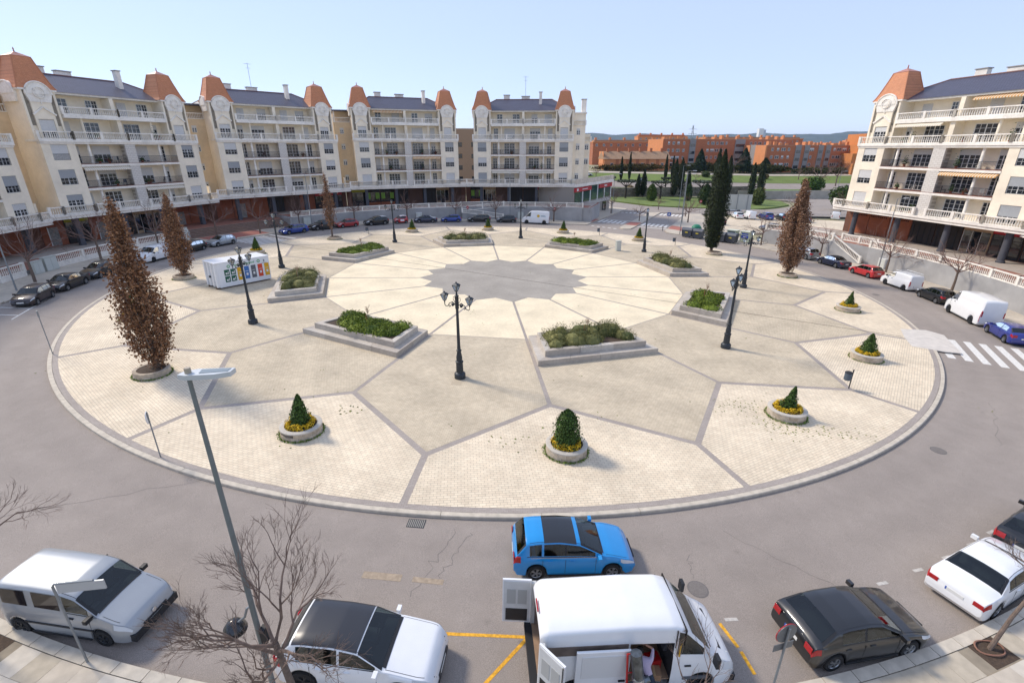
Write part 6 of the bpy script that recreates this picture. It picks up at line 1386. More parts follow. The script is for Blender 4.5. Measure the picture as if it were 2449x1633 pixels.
for (x, y), i, lab in (((-5.4, 8.2), 0, 'leafless tree in front of the white crossover with the black roof'), ((4.7, 7.9), 1, 'young leafless tree in front of the open white van'), (pol(47.9, -71.0), 2, 'leaning leafless tree in a soil pit at the lower right'), (pol(48.1, -107.9), 3, 'leafless tree reaching in at the lower left edge')):
    o = empty('bare_tree', (x, y, gz(x)), [0.4, .3, 0, 2.0][i], lab, 'tree', 'leafless trees on the near pavement'); link('trunk', BT2[i][0], o); b_ = link('branches', BT2[i][1], o); recolor(b_, tw2)
MB().tube([(.42 * math.cos(t), .26 * math.sin(t), .03 + .02 * math.sin(3 * t)) for t in [i * .3 for i in range(40)]], .025, 5).obj('watering_hose', mat('hose_brown', '8a6350', .7), None, loc=(*pol(47.9, -71.0), gz(14.7)), label='coiled brown hose round the foot of the leaning tree', cat='hose')
o = post_sign('street_name_sign', -12.23, 9.66, 2.95, R(8), 'grey sign board on a bent post seen from behind, lower left', 'x'); MB().tube([(0, 0, 2.9), (.05, 0, 3.0), (1.0, 0, 3.0)], .03, 8).obj('cross_arm', galv, o); bx('board', mat('board_back', 'b9bcbd', .5, .3), o, .08, 1.25, -.02, .02, 2.68, 2.98)
o = post_sign('no_entry_sign', 7.0, 8.75, 2.95, R(15), 'round sign seen from behind with red edge beside the black hatchback', 'x')
MB().lathe([(.30, -.012), (.30, .012)], 24).obj('disc', mat('sign_back', '6f7274', .5, .4), o, loc=(0, .05, 2.72), rot=(R(90), 0, 0)); MB().tube([(.3 * math.cos(t * .262), .065, 2.72 + .3 * math.sin(t * .262)) for t in range(25)], .014, 5).obj('rim', mat('rim_red', 'b3252b', .5), o); bx('plate', MATS['sign_back'], o, -.3, .3, .04, .055, 2.15, 2.38)
# ================================================================== beyond the plaza: bins, lot, park
binm = mat('bin_grey', '474b52', .6, var=.06, scale=4)
def wheelie(x, y, rz, label, m=None):
    o = empty('waste_container', (x, y, gz(x) - .1), rz, label, 'waste container', 'street waste containers'); m = m or binm
    MB().add([(-.8, -.5, .15), (.8, -.5, .15), (.8, .5, .15), (-.8, .5, .15), (-.92, -.62, 1.25), (.92, -.62, 1.25), (.92, .62, 1.25), (-.92, .62, 1.25)], [(3, 2, 1, 0), (4, 5, 6, 7), (0, 1, 5, 4), (1, 2, 6, 5), (2, 3, 7, 6), (3, 0, 4, 7)]).obj('tub', m, o)
    v = []; n = 8
    for s in (-1, 1):
        for i in range(n + 1): t = PI * i / n; v.append((s * .95, -.66 * math.cos(t), 1.26 + .42 * math.sin(t)))
    MB().add(v, [tuple(range(n + 1)), tuple(range(2 * n + 1, n, -1))] + [(i, n + 1 + i, n + 2 + i, i + 1) for i in range(n)]).obj('lid', mat('bin_lid', '54585f', .5), o, smooth=True)
    bx('label_plate', mat('bin_label', 'c9b43a', .6), o, -.25, .25, -.61, -.585, .8, 1.0)
    for s in (-1, 1): MB().lathe([(.02, -.04), (.1, -.04), (.1, .04), (.02, .04)], 10).obj('wheel', tyre_m, o, loc=(s * .6, -.35, .1), rot=(R(90), 0, 0))
wheelie(31.6, 88.7, R(-42), 'grey waste container at the left end of the row'); wheelie(33.1, 87.5, R(-45), 'second grey waste container from the left'); wheelie(35.9, 84.6, R(-47), 'grey waste container behind the cypress'); wheelie(37.4, 83.6, R(-50), 'grey waste container with yellow label, right of the cypress')
gb = empty('bottle_bank', (34.0, 91.2, gz(34)), 0, 'green dome shaped bottle bank behind the grey containers', 'bottle bank'); MB().lathe([(.75, 0), (.9, .2), (.92, 1.0), (.8, 1.45), (.5, 1.75), (.1, 1.85)], 18).obj('dome', mat('bank_green', '1f7d5c', .5), gb, smooth=True); 
for k in range(3): a = 4.2 + k * .9; MB().lathe([(.12, 0), (.12, .05)], 12).obj('opening', blk_pl, gb, loc=(.9 * math.cos(a), .9 * math.sin(a), 1.2), rot=(R(90), 0, a + PI / 2))
def recyc(x, y, rz, label, blue=True):
    o = empty('recycling_bin', (x, y, gz(x)), rz, label, 'recycling bin'); m = mat('recyc_green', 'a9b3a0', .6); bx('case', m, o, -.8, .8, -.6, .6, .1, 1.75); bx('roof', mat('recyc_roof', 'c5c8b4', .6), o, -.88, .88, -.68, .68, 1.75, 1.85)
    if blue: bx('panel', mat('recyc_blue', '2a3f9c', .5), o, -.6, .6, -.62, -.602, .75, 1.2); bx('lettering', white_paint, o, -.3, .3, -.63, -.622, .92, 1.0); bx('slot_panel', MATS['recyc_blue'], o, -.55, .55, -.62, -.602, 1.35, 1.55)
    else: bx('panel', mat('recyc_dark', '3d474a', .5), o, -.6, .6, -.62, -.602, 1.3, 1.6)
recyc(38.3, 85.4, R(-48), 'pale recycling bin behind the grey container', False); recyc(40.0, 83.9, R(-50), 'pale recycling bin with blue panel')
for i, (x, y) in enumerate(((31.0, 91.0), (39.4, 81.4), (28.9, 94.8))):
    o = empty('bollard', (x, y, gz(x)), 0, ['black bollard at the avenue corner', 'black bollard by the recycling bins', 'black bollard at the right kerb of the avenue'][i], 'bollard'); MB().lathe([(.07, 0), (.06, .7), (.08, .74), (.05, .9)], 10).obj('post', iron, o)
bk = empty('bicycle', (42.2, 82.6, gz(42)), R(-20), 'bicycle leaning beside the right hand recycling bin', 'bicycle')
for s in (-1, 1): MB().tube([(s * .52 + .32 * math.cos(t * .35), 0, .33 + .32 * math.sin(t * .35)) for t in range(19)], .02, 5).obj('wheel', tyre_m, bk)
mb = MB(); mb.tube([(-.52, 0, .33), (-.1, 0, .35), (.4, 0, .8), (-.2, 0, .8), (-.52, 0, .33)], .016, 5).tube([(-.1, 0, .35), (-.22, 0, .9)], .016, 5).tube([(.52, 0, .33), (.38, 0, .95)], .016, 5); mb.obj('frame', galv, bk); MB().tube([(.36, -.25, .98), (.36, .25, .98)], .014, 5).obj('handlebar', iron, bk); bx('saddle', blk_pl, bk, -.34, -.12, -.06, .06, .9, .95)
sheet('car_park', [(43, 98.5), (60, 95.5), (78, 101), (80, 116), (62, 119.5), (46, 119.5)], .012, sand_m, thick=.3)
sheet('verge', [(46, 119.5), (62, 119.5), (80, 116), (80, 117.5), (62, 121), (47, 121)], .06, mat('dry_verge', '8a8560', .95, var=.2, scale=1), thick=.3)
for x, y, hd, ty, c, lab in ((52.9, 117.2, 85, 'hatch', 'white', 'white hatchback parked nose in, left in the sandy car park'), (55.4, 116.8, 88, 'van', 'white', 'white minibus seen from behind in the sandy car park'), (59.2, 116.4, 88, 'suv', 'blue', 'blue car seen from behind in the sandy car park'), (62.6, 115.2, 85, 'suv', 'black', 'black car seen from behind in the sandy car park'), (66.6, 113.4, 80, 'hatch', 'silver', 'pale car half hidden behind the brown tree in the car park'), (51.6, 98.3, 178, 'sedan', 'black2', 'dark grey saloon seen sideways in the near part of the car park'), (57.6, 131.2, 5, 'suv', 'white', 'white sport utility car on the street behind the billboard'), (43.8, 106, 100, 'hatch', 'black', 'black car with red lights left of the cypress'), (77.2, 119.2, 60, 'van', 'white', 'white van behind the balustrade at the corner of the right block'), (31, 212, 10, 'hatch', 'white', 'white car far off above the corner wing'), (52, 205, 175, 'hatch', 'silver', 'silver car far off behind the cypresses')):
    vehicle(ty, x, y, hd, P[c], lab, 'van' if ty == 'van' else 'car', group='cars beyond the plaza', dz=.02 if y < 200 else terr(x, y) - gz(x) + .15)
def fence(p, q, h, label, m, z=None, n=None):
    o = empty('railing_fence', (*p, gz(p[0]) if z is None else z), math.atan2(q[1] - p[1], q[0] - p[0]), label, 'fence'); L_ = math.hypot(q[0] - p[0], q[1] - p[1]); dz = (gz(q[0]) - gz(p[0])) / L_ if z is None else 0
    for zz in (.15, h - .08): MB().tube([(0, 0, zz), (L_, 0, zz + dz * L_)], .02, 4).obj('rail', m, o)
    mb = MB(); n = n or int(L_ / .16)
    for i in range(n + 1): mb.tube([(L_ * i / n, 0, 0 + dz * L_ * i / n), (L_ * i / n, 0, h + dz * L_ * i / n)], .012, 3)
    mb.obj('bars', m, o, kind='stuff')
fence((39.5, 97.2), (50, 93.8), 1.1, 'thin pale railing along the near side of the car park', mat('rail_pale', 'b5b3ac', .6)); fence((46, 121.6), (80, 118.4), 1.2, 'thin grey railing along the far side of the car park', galv)
bb = empty('billboard', (52.5, 123.0, gz(52)), R(-12), 'back of a large pale billboard on three posts', 'billboard')
for k in range(3): bx('post', galv, bb, k * 2.3 - .06, k * 2.3 + .06, -.1, .02, 0, 4.9)
for k in range(3): bx('panel', mat('board_pale', 'b4b6b0', .6, var=.04, scale=1), bb, -.8 + k * 2.12, 1.31 + k * 2.12, .03, .1, 1.3, 4.9)
for x, y, h, lab in ((31.3, 91.9, 11, 'tall lamp post behind the left waste container'), (36.6, 107, 10, 'lamp post by the bare tree at the avenue'), (43.5, 131, 11, 'lamp post at the park edge'), (24.2, 121, 9, 'lamp post by the bank corner'), (60, 150, 11, 'lamp post on the lawn behind the cypress'), (96, 150, 10, 'lamp post at the bend of the far street')): slim_lamp(x, y, h, R(170), lab)
def round_sign(x, y, h, m, label, sq=False):
    o = post_sign('traffic_sign', x, y, h, R(-25), label, 'x')
    if sq: bx('plate', m, o, -.35, .35, -.06, -.03, h - .75, h - .05); MB().add([(-.2, -.065, h - .55), (.2, -.065, h - .55), (0, -.065, h - .18)], [(0, 1, 2)]).obj('symbol', white_paint, o)
    else: MB().lathe([(.32, -.01), (.32, .01)], 18).obj('disc', m, o, loc=(0, -.05, h - .35), rot=(R(90), 0, 0)); bx('symbol', white_paint, o, -.2, .2, -.07, -.062, h - .4, h - .3)
round_sign(30.7, 97.6, 3.2, MATS['sign_blue2'], 'square blue crossing sign at the right kerb of the avenue', True); round_sign(47, 125.5, 3.2, MATS['rim_red'], 'red and white sign at the park edge'); round_sign(9.0, 105.2, 2.8, MATS['rim_red'], 'red no entry sign right of the far white delivery van'); round_sign(*pol(50, 99.7), 2.7, MATS['rim_red'], 'red sign at the left end of the switchback ramp')
for (p, d), i, s_, lab in (((av(.4, 11), 0), 3, .8, 'on the traffic island'), ((av(-8.6, 21), 0), 1, .95, 'by the corner of the bank shop'), ((av(10, 15), 0), 3, 1.1, 'right of the avenue'), ((41, 118), 3, .9, 'behind the bare tree right of the avenue') if False else (((41, 118), 0), 3, .9, 'at the far right corner of the avenue'), ((pol(49.5, 31.2), 0), 0, .85, 'by the bicycle and recycling bins'), (((69, 122), 0), 0, .95, 'on the verge beyond the car park'), (((84, 128), 0), 2, 1.0, 'left of the right hand block, beyond the car park'), (((38.5, 132), 0), 3, .8, 'at the far end of the traffic island')):
    street_tree(p[0], p[1], i, 'leafless tree ' + lab, s_, group='bare trees beyond the plaza')
# lawn, stone wall, upper lawn, streets beyond
sheet('lawn', [(31, 152.5), (39.5, 142), (50.5, 139), (66.5, 138.3), (75, 144), (84, 152.5), (87.5, 164), (79, 172), (55, 173), (37, 166), (32, 166)], .05, grass_m, thick=.4)
def strip(name, x0, x1, y0, y1, m, dz, nx=14, ny=10, skew=0):
    v = []; f = []
    for j in range(ny + 1):
        for i in range(nx + 1): x = x0 + (x1 - x0) * i / nx; y = y0 + (y1 - y0) * j / ny + skew * (x - x0); v.append((x, y, terr(x, y) + dz))
    for j in range(ny):
        for i in range(nx): a = j * (nx + 1) + i; f.append((a, a + 1, a + nx + 2, a + nx + 1))
    return MB().add(v, f).obj(name, m, kind='structure')
strip('upper_lawn', 22, 112, 178, 192, mat('grass2', '5d7636', .95, var=.2, scale=1), .25, skew=.05); strip('upper_street', 15, 180, 193, 203, asphalt, .2, skew=.03); strip('far_lawn', 15, 180, 204, 217, grass_m, .25, skew=.02); strip('far_path', 15, 200, 217.5, 221, side_m, .25, skew=.02); strip('dry_slope', 88, 190, 168, 192, mat('dry_slope', '8c8468', .95, var=.25, scale=.6), .12, skew=.02)
rub = brickmat('rubble', '9a9384', '857e70', '5f594e', .9, .45, .05, rot=(R(90), 0, 0), wear=.25)
o = empty('rubble_wall', (33, 168.5, gz(33)), math.atan2(7, 40), 'grey rubble stone wall behind the park lawn', 'wall'); rg = random.Random(9)
bx('backing', rub, o, -2, 50, .3, 1.2, -.5, 2.6)
for k in range(75): x = rg.uniform(-1.5, 49); w_ = rg.uniform(.35, .8); z = rg.uniform(-.1, 2.2); MB().obox((x, .25, z + .2), (1, 0, rg.uniform(-.2, .2)), (0, 1, 0), (0, 0, 1), w_, rg.uniform(.2, .35), rg.uniform(.2, .4)).obj('stone', rub, o)
bx('lower_wall', mat('pale_wall', 'a8a396', .9, var=.15, scale=.5), empty('garden_wall', (78, 175, gz(78)), .05, 'long pale wall behind the billboard', 'wall'), 0, 60, 0, .5, -.5, 2.2)
CY_ = [(41.4, 167.3, 7.2, 1.0), (43.3, 167.8, 8.6, 1.0), (54.7, 171.8, 12.0, 1.35), (57.2, 173.4, 12.4, 1.3), (60.0, 174.0, 8.5, 1.1), (43.5, 205, 9, .65), (47.0, 206, 10.5, .65), (61.5, 206, 10, .65), (64.5, 207, 9.5, .6), (63.0, 158, 15.5, 1.5), (67.5, 160, 13.5, 1.4), (80.2, 170.5, 11.5, 1.2), (84.0, 172.5, 13, 1.35)]
cyp_lab = ['shorter of the pair left of the lawn bush', 'taller of the pair left of the lawn bush', 'left one of the dense group behind the lawn', 'middle one of the dense group behind the lawn', 'right one of the dense group behind the lawn', 'leftmost thin one far beyond the lawn', 'second thin one far beyond the lawn', 'third thin one far beyond the lawn', 'fourth thin one far beyond the lawn', 'tall one just behind the plaza cypress', 'tall one right behind the plaza cypress', 'left of the pair right of the billboard', 'right of the pair right of the billboard']
for i, (x, y, h, r) in enumerate(CY_): cypress(x, y, gz(x) if y < 180 else terr(x, y), h, r, 30 + i, 'distant cypress, ' + cyp_lab[i], 1800, 'cypresses in the park', .22)
dome_prof = [(0, .7), (.2, .95), (.45, 1), (.7, .8), (.9, .45), (1, .1)]
for x, y, h, r, lab, c in ((42.7, 155, 5, 1.5, 'rounded green bush on the lawn', ('2f4018', '586b2c')), (55, 158, 5.2, 1.0, 'narrow green bush on the lawn', ('24351a', '4a5f2a')), (56.2, 147, 5.8, 1.9, 'large dark bush at the lawn edge', ('18260f', '3a4d20')), (73, 150, 5.0, 1.8, 'olive bush at the right end of the lawn', ('3a4420', '66703a'))): cypress(x, y, gz(x), h, r, int(x), lab, 1800, None, .24, dome_prof, c)
def umbrella_tree(x, y, h, r, label, z=None):
    o = empty('umbrella_tree', (x, y, gz(x) if z is None else z), 0, label, 'tree', 'flat topped trees in the park'); MB().tube([(0, 0, 0), (.1, 0, h * .45), (-.1, 0, h * .75)], [.35, .25, .2], 7).obj('trunk', mat('dark_bark', '37312a', .95), o)
    mb = MB()
    for k in range(7): a = k * .9; mb.tube([(-.1, 0, h * .6), (r * .6 * math.cos(a), r * .6 * math.sin(a), h * .82), (r * .9 * math.cos(a), r * .9 * math.sin(a), h * .9)], [.12, .08, .04], 5)
    mb.obj('limbs', MATS['dark_bark'], o); c = MB(); ell(c, (0, 0, h * .93), (r, r, .35), 16, 6); rg = random.Random(int(x)); leaves(c, [((rr * math.cos(a), rr * math.sin(a), h * .93 + rg.uniform(-.3, .35)), None) for a, rr in [(rg.uniform(0, 6.28), r * math.sqrt(rg.random()) * 1.05) for _ in range(500)]], .25, rg); c.obj('crown', leafmat('umbrella_leaf', '262b20', '4a5140'), o)
for x, y, h, r, lab in ((36.5, 163, 5.6, 2.8, 'leftmost flat topped tree by the rubble wall'), (47.5, 162.5, 5.6, 3.0, 'flat topped tree behind the rounded bush'), (62, 166, 5.8, 3.2, 'flat topped tree right of the dense cypresses')): umbrella_tree(x, y, h, r, lab)
for x, y, lab in ((37, 192, 'small flat topped tree above the rubble wall, left'), (58, 193, 'small flat topped tree above the rubble wall, right')): umbrella_tree(x, y, 4.2, 1.8, lab, terr(x, y))
def leaf_clump(name, x, y, z, rx, ry, rz_, n, cols, label, cat, size=.35, trunk=True, group=None):
    rg = random.Random(int(x * 7 + y)); o = empty(name, (x, y, z), 0, label, cat, group); mb = MB(); pts = []
    for _ in range(n):
        d = Vector((rg.gauss(0, 1), rg.gauss(0, 1), rg.gauss(0, 1))).normalized(); s = rg.uniform(.7, 1.05) * (1 + .3 * mnoise.noise(d * 2 + Vector((x, y, 0)))); pts.append((Vector((d.x * rx * s, d.y * ry * s, rz_ + (.35 * rz_ if trunk else 0) + d.z * rz_ * s)), d))
    leaves(mb, pts, size, rg, .3); ell(mb, (0, 0, rz_ + (.35 * rz_ if trunk else 0)), (rx * .65, ry * .65, rz_ * .65)); mb.obj('crown', leafmat('clump_' + cols[0], *cols), o)
    if trunk: MB().tube([(0, 0, -.5), (0, 0, rz_)], [.3, .2], 7).obj('trunk', wood_m, o)
# hedges and conifers in front of the flats
hc = ('2b3518', '5a5a30')
for i, (x, y, l, h, c, lab) in enumerate(((52, 226, 16, 2.4, ('3f3a1c', '6b5a30'), 'brownish hedge in front of the terraced houses'), (84, 228, 14, 3.2, hc, 'green hedge in front of the long red flats, left part'), (110, 229, 14, 3.0, hc, 'green hedge in front of the long red flats, middle part'), (136, 226, 14, 2.2, hc, 'low dark hedge right of the flats'), (164, 224, 16, 2.2, hc, 'dark hedge in front of the stepped flats'))): leaf_clump('hedge', x, y, terr(x, y), l, 1.6, h * .6, 2200, c, lab, 'hedge', .4, False)
for i, (x, y, h, r) in enumerate(((82, 226, 9.5, 2.6), (92, 230, 5.5, 2.6), (103, 230, 10, 3.2), (113, 231, 6, 2.8))): cypress(x, y, terr(x, y), h, r, 80 + i, ['dark conifer at the left of the long red flats', 'low dark pine before the long red flats', 'tallest dark conifer before the long red flats', 'dark pine right of the tallest conifer'][i], 1800, 'conifers before the flats', .4, [(0, .8), (.2, 1), (.5, .75), (.8, .35), (1, .03)], ('17231a', '35472e'))
leaf_clump('stone_pine', 112, 190, terr(112, 190), 3.6, 3.6, 2.6, 1600, ('2a4018', '55702a'), 'round crowned green pine by the far road', 'tree', .35)
leaf_clump('evergreen_tree', 92, 140, gz(92), 3.8, 3.4, 2.8, 2000, ('2a3d18', '4c6228'), 'dense green tree left of the right hand block', 'tree', .3)
for i, (x, y, s_) in enumerate(((118, 196, 1.9), (128, 202, 1.7), (98, 228, 1.5), (148, 214, 1.6))): street_tree(x, y, i % 3, 'large leafless tree ' + ['before the second red flats, left', 'before the second red flats, right', 'at the pale end wall of the second red flats', 'before the stepped orange flats'][i], s_, group='big leafless trees by the far road', z=terr(x, y))
for i, (x, y) in enumerate(((40, 172), (63, 181), (86, 176))): leaf_clump('dry_bush', x, y, terr(x, y) + .3, 1.6, 1.6, 1.8, 700, ('7a6b45', 'a08c5e'), ['dry reed bush left above the rubble wall', 'dry reed bush behind the cypress group', 'dry bush right of the cypress pair'][i], 'bush', .25, False)
# ------------------------------------------------------------------ orange brick housing
ob1 = brickmat('orange_brick', 'bd7650', 'b26c49', '9c6248', .5, .14, .012, rot=(R(90), 0, 0), wear=.1); ob2 = mat('orange_render', 'd08a5c', .9, var=.05, scale=.6); ob3 = mat('ochre_brick', 'c27c46', .9, var=.06, scale=.5); tan_roof = mat('tan_roof', '9f8064', .9, var=.12, scale=1.5); grey_st = mat('stair_grey', '8f8c8a', .8)
def flats(corner, th, L_, Dp, z0, H, label, endm, facem, cols, rows=3, stairs=(), chim=12, seed=1):
    """corner = near left corner, facade runs along th"""
    rg = random.Random(seed); o = empty('apartment_flats', (*corner, z0), R(th), label, 'building')
    bx('wall', facem, o, 0, L_, 0, Dp, -3, H); bx('end_wall', endm, o, -.12, -.005, -.05, Dp, -3, H + .1); bx('roof', mat('flat_roof', 'b08a70', .9), o, .2, L_ - .2, .2, Dp - .2, H, H + .25)
    hh = H / (rows + 1)
    for r_ in range(rows):
        for x in cols: w_ = rg.choice([1.0, 1.0, 1.2, 1.9]); a, b = wmesh(w_, 1.3, 2, 1); wd = link('window', a, o, (x, -.06, H - hh * (r_ + 1) + .9)); link('pane', b, wd); (rg.random() < .4) and link('shutter', smesh(w_, .7, shutter_w), wd, (0, 0, 1.28))
    for x, w_ in stairs: bx('stair_tower', grey_st, o, x, x + w_, -.25, .3, -2, H + .3); [bx('stair_window', glass_dark, o, x + .3, x + w_ - .3, -.28, -.25, H - hh * (k + 1), H - hh * (k + 1) + 1.2) for k in range(rows)]
    for k in range(chim): x = L_ * (k + .5) / chim + rg.uniform(-.6, .6); bx('chimney', ob2, o, x - rg.uniform(.3, .9), x + .5, 2 + rg.uniform(0, 3), 4.5, H, H + rg.uniform(1.0, 2.0))
    return o
flats((69, 240), 16, 72, 13, 5.4, 12.5, 'long red brick flats with pale orange end wall', ob2, ob1, [3, 5.5, 8, 11, 24, 26.5, 29, 31.5, 34, 48, 50.5, 53, 56, 62, 65, 68], 3, ((14, 3.2), (39, 5.5)), 16, 2)
cw_ = bx('x', ob2, None, 0, 1, 0, 1, 0, 1); bpy.data.objects.remove(cw_)
f2 = flats((113, 232), 3, 41, 26, 2.6, 12.6, 'second red brick flats with two pale end slabs and grey stairwells', ob2, ob1, [2.5, 5, 7.5, 10, 20.5, 31, 33, 35.5, 38], 3, ((13, 2.6), (17.2, 2.2), (23.5, 2.2), (27, 2.2)), 12, 3)
bx('end_slab', ob2, f2, -.6, -.13, 0, 9, -3, 12.8); bx('end_slab', ob2, f2, -.6, -.13, 14, 26, -3, 12.8); bx('end_stair', grey_st, f2, -.3, -.14, 9, 14, -3, 13)
st_ = empty('stepped_flats', (146, 222, 4), R(-8), 'ochre stepped flats beside the right hand block', 'building')
for x0, x1, y0, z1 in ((0, 26, 0, 4), (0, 30, 2, 8), (3, 30, 5, 11.5), (6, 18, 7, 16), (20, 32, 8, 15)): bx('storey', ob3, st_, x0, x1, y0, y0 + 16, -3, z1)
for x0, y0, z0_ in ((2, -.05, 1.2), (8, -.05, 1.2), (14, -.05, 1.2), (20, -.05, 1.2), (2, 1.95, 5.2), (9, 1.95, 5.2), (15, 1.95, 5.2), (21, 1.95, 5.2), (5, 4.95, 9), (12, 4.95, 9), (20, 4.95, 9), (22, 7.95, 12.5)): bx('window', glass_dark, st_, x0, x0 + 4, y0, y0 + .06, z0_, z0_ + 1.4)
rh = empty('terraced_house', (40.5, 228, 4.6), R(6), 'row of orange houses with tan tiled roof left of the flats', 'building')
bx('wall', ob2, rh, 0, 30, 0, 9, -3, 5.2); MB().add([(-.3, -.4, 5.1), (30.3, -.4, 5.1), (30.3, 9.4, 5.1), (-.3, 9.4, 5.1), (-.3, 4.5, 8.3), (30.3, 4.5, 8.3)], [(0, 1, 5, 4), (1, 2, 5), (2, 3, 4, 5), (3, 0, 4), (3, 2, 1, 0)]).obj('roof', tan_roof, rh)
bx('gable_wall', ob2, rh, -.25, .0, 1, 8, 3, 8.2)
for k in range(6): a, b = wmesh(1.2, 1.3, 2, 1); wd = link('window', a, rh, (3.5 + k * 4.6, -.05, 2.2)); link('pane', b, wd); bx('chimney', ob1, rh, 2 + k * 5, 2.9 + k * 5, 4, 5, 6.5, 9.6); bx('brick_strip', ob1, rh, 5.2 + k * 4.6, 6.6 + k * 4.6, -.03, -.004, -1, 5.1)
def hh_row(x, y, th, L_, z0, H, label, seed, m, roofm):
    rg = random.Random(seed); o = empty('brick_house_row', (x, y, z0), R(th), label, 'building'); bx('wall', m, o, 0, L_, 0, 10, -4, H); bx('parapet', ob2, o, -.2, L_ + .2, -.2, 10.2, H, H + .5); bx('roof', roofm, o, 1, L_ - 1, 2, 8, H + .5, H + 1.4)
    for k in range(int(L_ / 4)): a, b = wmesh(1.2, 1.3, 2, 1); wd = link('window', a, o, (2 + k * 4, -.05, H - 1.9)); link('pane', b, wd); (k % 2 == 0) and bx('chimney', ob2, o, 1.5 + k * 4, 2.6 + k * 4, 3, 4.2, H + .4, H + 2.6)
hh_row(44, 285, 4, 44, 6, 11, 'farther orange brick terrace behind the houses', 4, ob1, tan_roof); hh_row(92, 385, 2, 36, 9, 13, 'distant orange houses with many chimneys above the terrace', 5, ob2, ob1); hh_row(120, 330, 10, 70, 7, 12.5, 'distant orange terrace behind the long flats', 6, ob1, tan_roof); hh_row(190, 330, 0, 70, 4, 11, 'distant orange terrace behind the second flats', 7, ob2, tan_roof); hh_row(250, 330, -5, 60, 4, 14, 'distant ochre terrace at the right', 8, ob3, tan_roof)
bl_ = empty('grey_flats', (-26, 168, 1), R(12), 'brownish flats glimpsed between the two far blocks', 'building'); bx('wall', mat('brown_flats', '9a8069', .9), bl_, 0, 40, 0, 12, -2, 19); [bx('window', glass_dark, bl_, 3 + k * 5, 5 + k * 5, -.05, 0, z, z + 1.4) for k in range(7) for z in (3, 6.5, 10, 13.5)]
s_ = empty('terrace_sign', (48, 236, 4), 0, 'x', 'x'); bpy.data.objects.remove(s_)
fl = [o for o in COL.objects if o.get('label', '').startswith('long red brick flats')][0]
sign_text(fl, 'CERVECERIA', 1.25, (-.14, 4.6, 3.2), mat('sign_plum', '5a2a38', .7), (PI / 2, 0, -PI / 2)); bx('logo', mat('logo_plum', '3a2a5a', .7), fl, -.15, -.13, 10.3, 11.6, 3.1, 4.3)
bar_ = empty('pergola', (62, 232, terr(62, 232) + .2), R(10), 'white roofed terrace pavilion in front of the pale end wall', 'pavilion'); bx('roof', white_paint, bar_, 0, 11, 0, 5, 2.6, 2.8); [bx('post', white_paint, bar_, k * 2.1, k * 2.1 + .2, .1, .3, 0, 2.6) for k in range(6)]; [bx('pane', glass_dark, bar_, k * 2.1 + .3, k * 2.1 + 2, .2, .25, .3, 2.4) for k in range(5)]
rgm = random.Random(31)
ordw = ['leftmost', 'second', 'third', 'fourth', 'fifth', 'sixth', 'seventh', 'eighth', 'ninth', 'rightmost']
for k in range(10):
    x = 38 + k * 16 + rgm.uniform(-4, 4); y = rgm.uniform(205, 236); street_tree(x, y, 3, ordw[k] + ' of the small leafless trees along the far road, counted from the left', rgm.uniform(.8, 1.5), group='small trees along the far road', z=terr(x, y))
    if k % 2 == 0: x += 7; y = rgm.uniform(208, 236); s_ = rgm.uniform(.8, 1.4); leaf_clump('garden_bush', x, y, terr(x, y), 1.5 * s_, 1.3 * s_, 1.1 * s_, 260, rgm.choice([('34401f', '5d6338'), ('5a5030', '8a7850'), ('2c3a1c', '4c5a2c')]), 'small bush right of the %s small leafless tree by the far road' % ordw[k], 'bush', .3, False, 'bushes along the far road')
for k, (x, y, l, h, m_) in enumerate(((205, 420, 46, 12, ob2), (150, 450, 40, 14, ob1), (262, 460, 60, 13, ob2), (100, 470, 34, 12, tan_roof), (330, 520, 70, 16, ob1), (215, 560, 60, 15, ob3))): hh_row(x, y, rgm.uniform(-8, 8), l, terr(x, y), h, ['orange terrace with chimneys far behind the second flats', 'red terrace far behind the long flats', 'pale orange terrace far behind the stepped flats', 'tan house row far behind the terraced houses', 'long red block far at the right', 'ochre block farthest behind the flats'][k], 50 + k, m_, ob2)
# far white tower, mast, scattered town
tw = empty('white_tower', (690, 1480, 0), 0, 'slim white tower on the horizon', 'tower'); bx('shaft', white_paint, tw, 0, 13, 0, 13, -10, 66); bx('cap', mat('tower_cap', 'b9c0c8', .6), tw, 13, 19, 0, 12, -10, 63)
ms = empty('lattice_mast', (300, 880, 0), 0, 'thin lattice pylon on the horizon', 'pylon'); mb = MB(); mt = mat('mast', '7d8288', .6)
for s in (-1, 1):
    mb.tube([(s * 4, 0, 0), (s * .6, 0, 50)], .35, 4)
for k in range(6): a = 4 - k * .6; z = 6 + k * 7.5; mb.tube([(-a, 0, z), (a * .85, 0, z + 6)], .25, 3); mb.tube([(a, 0, z), (-a * .85, 0, z + 6)], .25, 3)
for z in (30, 37, 44): mb.tube([(-7, 0, z), (7, 0, z)], .3, 3)
mb.obj('lattice', mt, ms)
rg = random.Random(12); tcols = [mat('town%d' % i, c, .9) for i, c in enumerate(('b9b5ac', 'a8a49c', 'b98a6a', '9f7a62', 'c5c2bb', '8f8a80'))]
tb_ = [MB() for _ in range(6)]
mbt = MB()
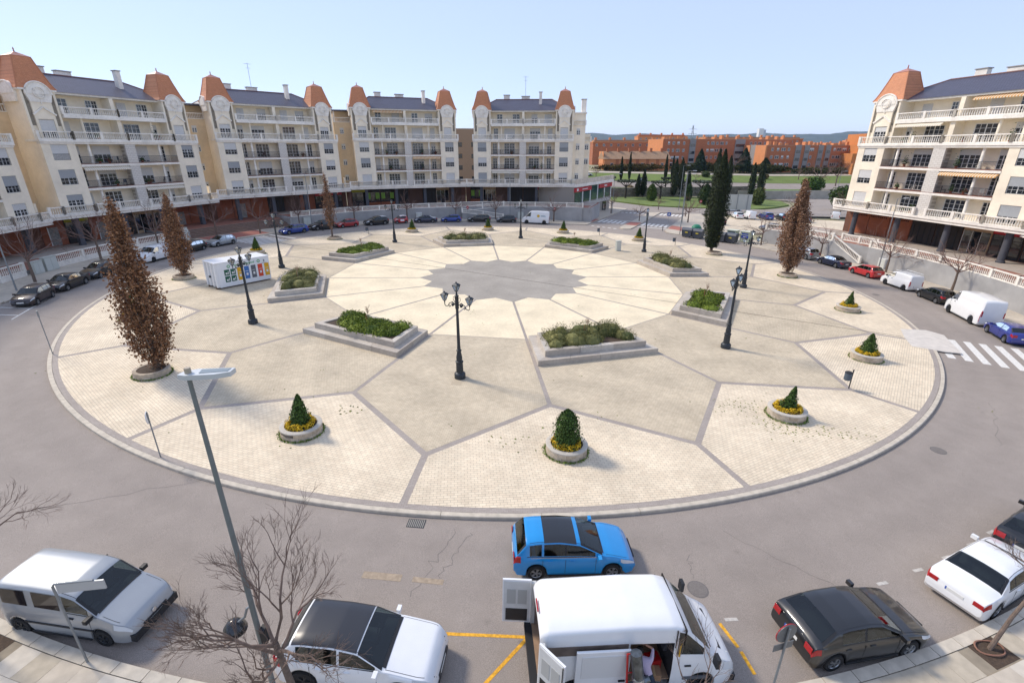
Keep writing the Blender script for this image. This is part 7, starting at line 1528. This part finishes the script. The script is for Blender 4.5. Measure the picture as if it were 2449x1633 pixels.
for k in range(60):
    d_ = rg.uniform(420, 1500); u = rg.uniform(.13, .78); x = u * d_ * .93; h = rg.uniform(6, 13); w_ = rg.uniform(8, 26); z = terr(x, d_); mbt.mi = k % 6; mbt.box(x - w_ / 2, x + w_ / 2, d_ - 5, d_ + 5, z - 2, z + h); mbt.mi = (k + 3) % 6; mbt.box(x - w_ / 2 - .4, x + w_ / 2 + .4, d_ - 5.4, d_ + 5.4, z + h + .01, z + h + .8)
mbt.obj('distant_town', tcols, kind='stuff', label='pale roofs and walls of the distant town', cat='town')
mb = MB(); rg = random.Random(4); pts = []
for k in range(420): d_ = rg.uniform(380, 1600); x = rg.uniform(.1, .85) * d_; c = Vector((x, d_, terr(x, d_) + 3)); [pts.append((c + Vector((rg.gauss(0, 4), rg.gauss(0, 4), rg.gauss(0, 1.8))), None)) for _ in range(14)]
leaves(mb, pts, 2.2, rg); mb.obj('distant_trees', leafmat('far_leaf', '3a4428', '565c3e'), kind='stuff', label='dark trees scattered through the distant town', cat='trees')
# hills
nx, rows = 160, 7; v = []; f = []
for j in range(rows):
    for i in range(nx + 1):
        x = -3000 + 9500 * i / nx; t = j / (rows - 1); rid = 128 + 26 * mnoise.noise(Vector((x / 900, 3.1, 0))) + 16 * mnoise.noise(Vector((x / 260, 7.7, 0))) + 6 * mnoise.noise(Vector((x / 80, 1.2, 0))) + x * .004
        y = 3600 + 1000 * t + 150 * mnoise.noise(Vector((x / 400, t * 3, 5))); v.append((x, y, -8 + (rid + 8) * (t ** 1.3) + (14 * mnoise.noise(Vector((x / 150, t * 5, 2))) if 0 < j < rows - 1 else 0)))
for j in range(rows - 1):
    for i in range(nx): a = j * (nx + 1) + i; f.append((a, a + 1, a + nx + 2, a + nx + 1))
MB().add(v, f).obj('hills', mat('hill', '545b4c', .95, var=.2, scale=.01), kind='structure', smooth='all')
# air
bxh = MB().box(-9500, 9500, -320, 12500, -12, 190).obj('haze', None, kind='stuff'); bxh.display_type = 'WIRE'
hm = bpy.data.materials.new('haze_air'); hm.use_nodes = True; hn = hm.node_tree; hn.nodes.clear(); ho = hn.nodes.new('ShaderNodeOutputMaterial'); pv_ = hn.nodes.new('ShaderNodeVolumePrincipled'); pv_.inputs['Color'].default_value = (.42, .62, 1, 1); pv_.inputs['Density'].default_value = .00006; pv_.inputs['Anisotropy'].default_value = .2
hn.links.new(pv_.outputs[0], ho.inputs['Volume']); bxh.data.materials.append(hm)
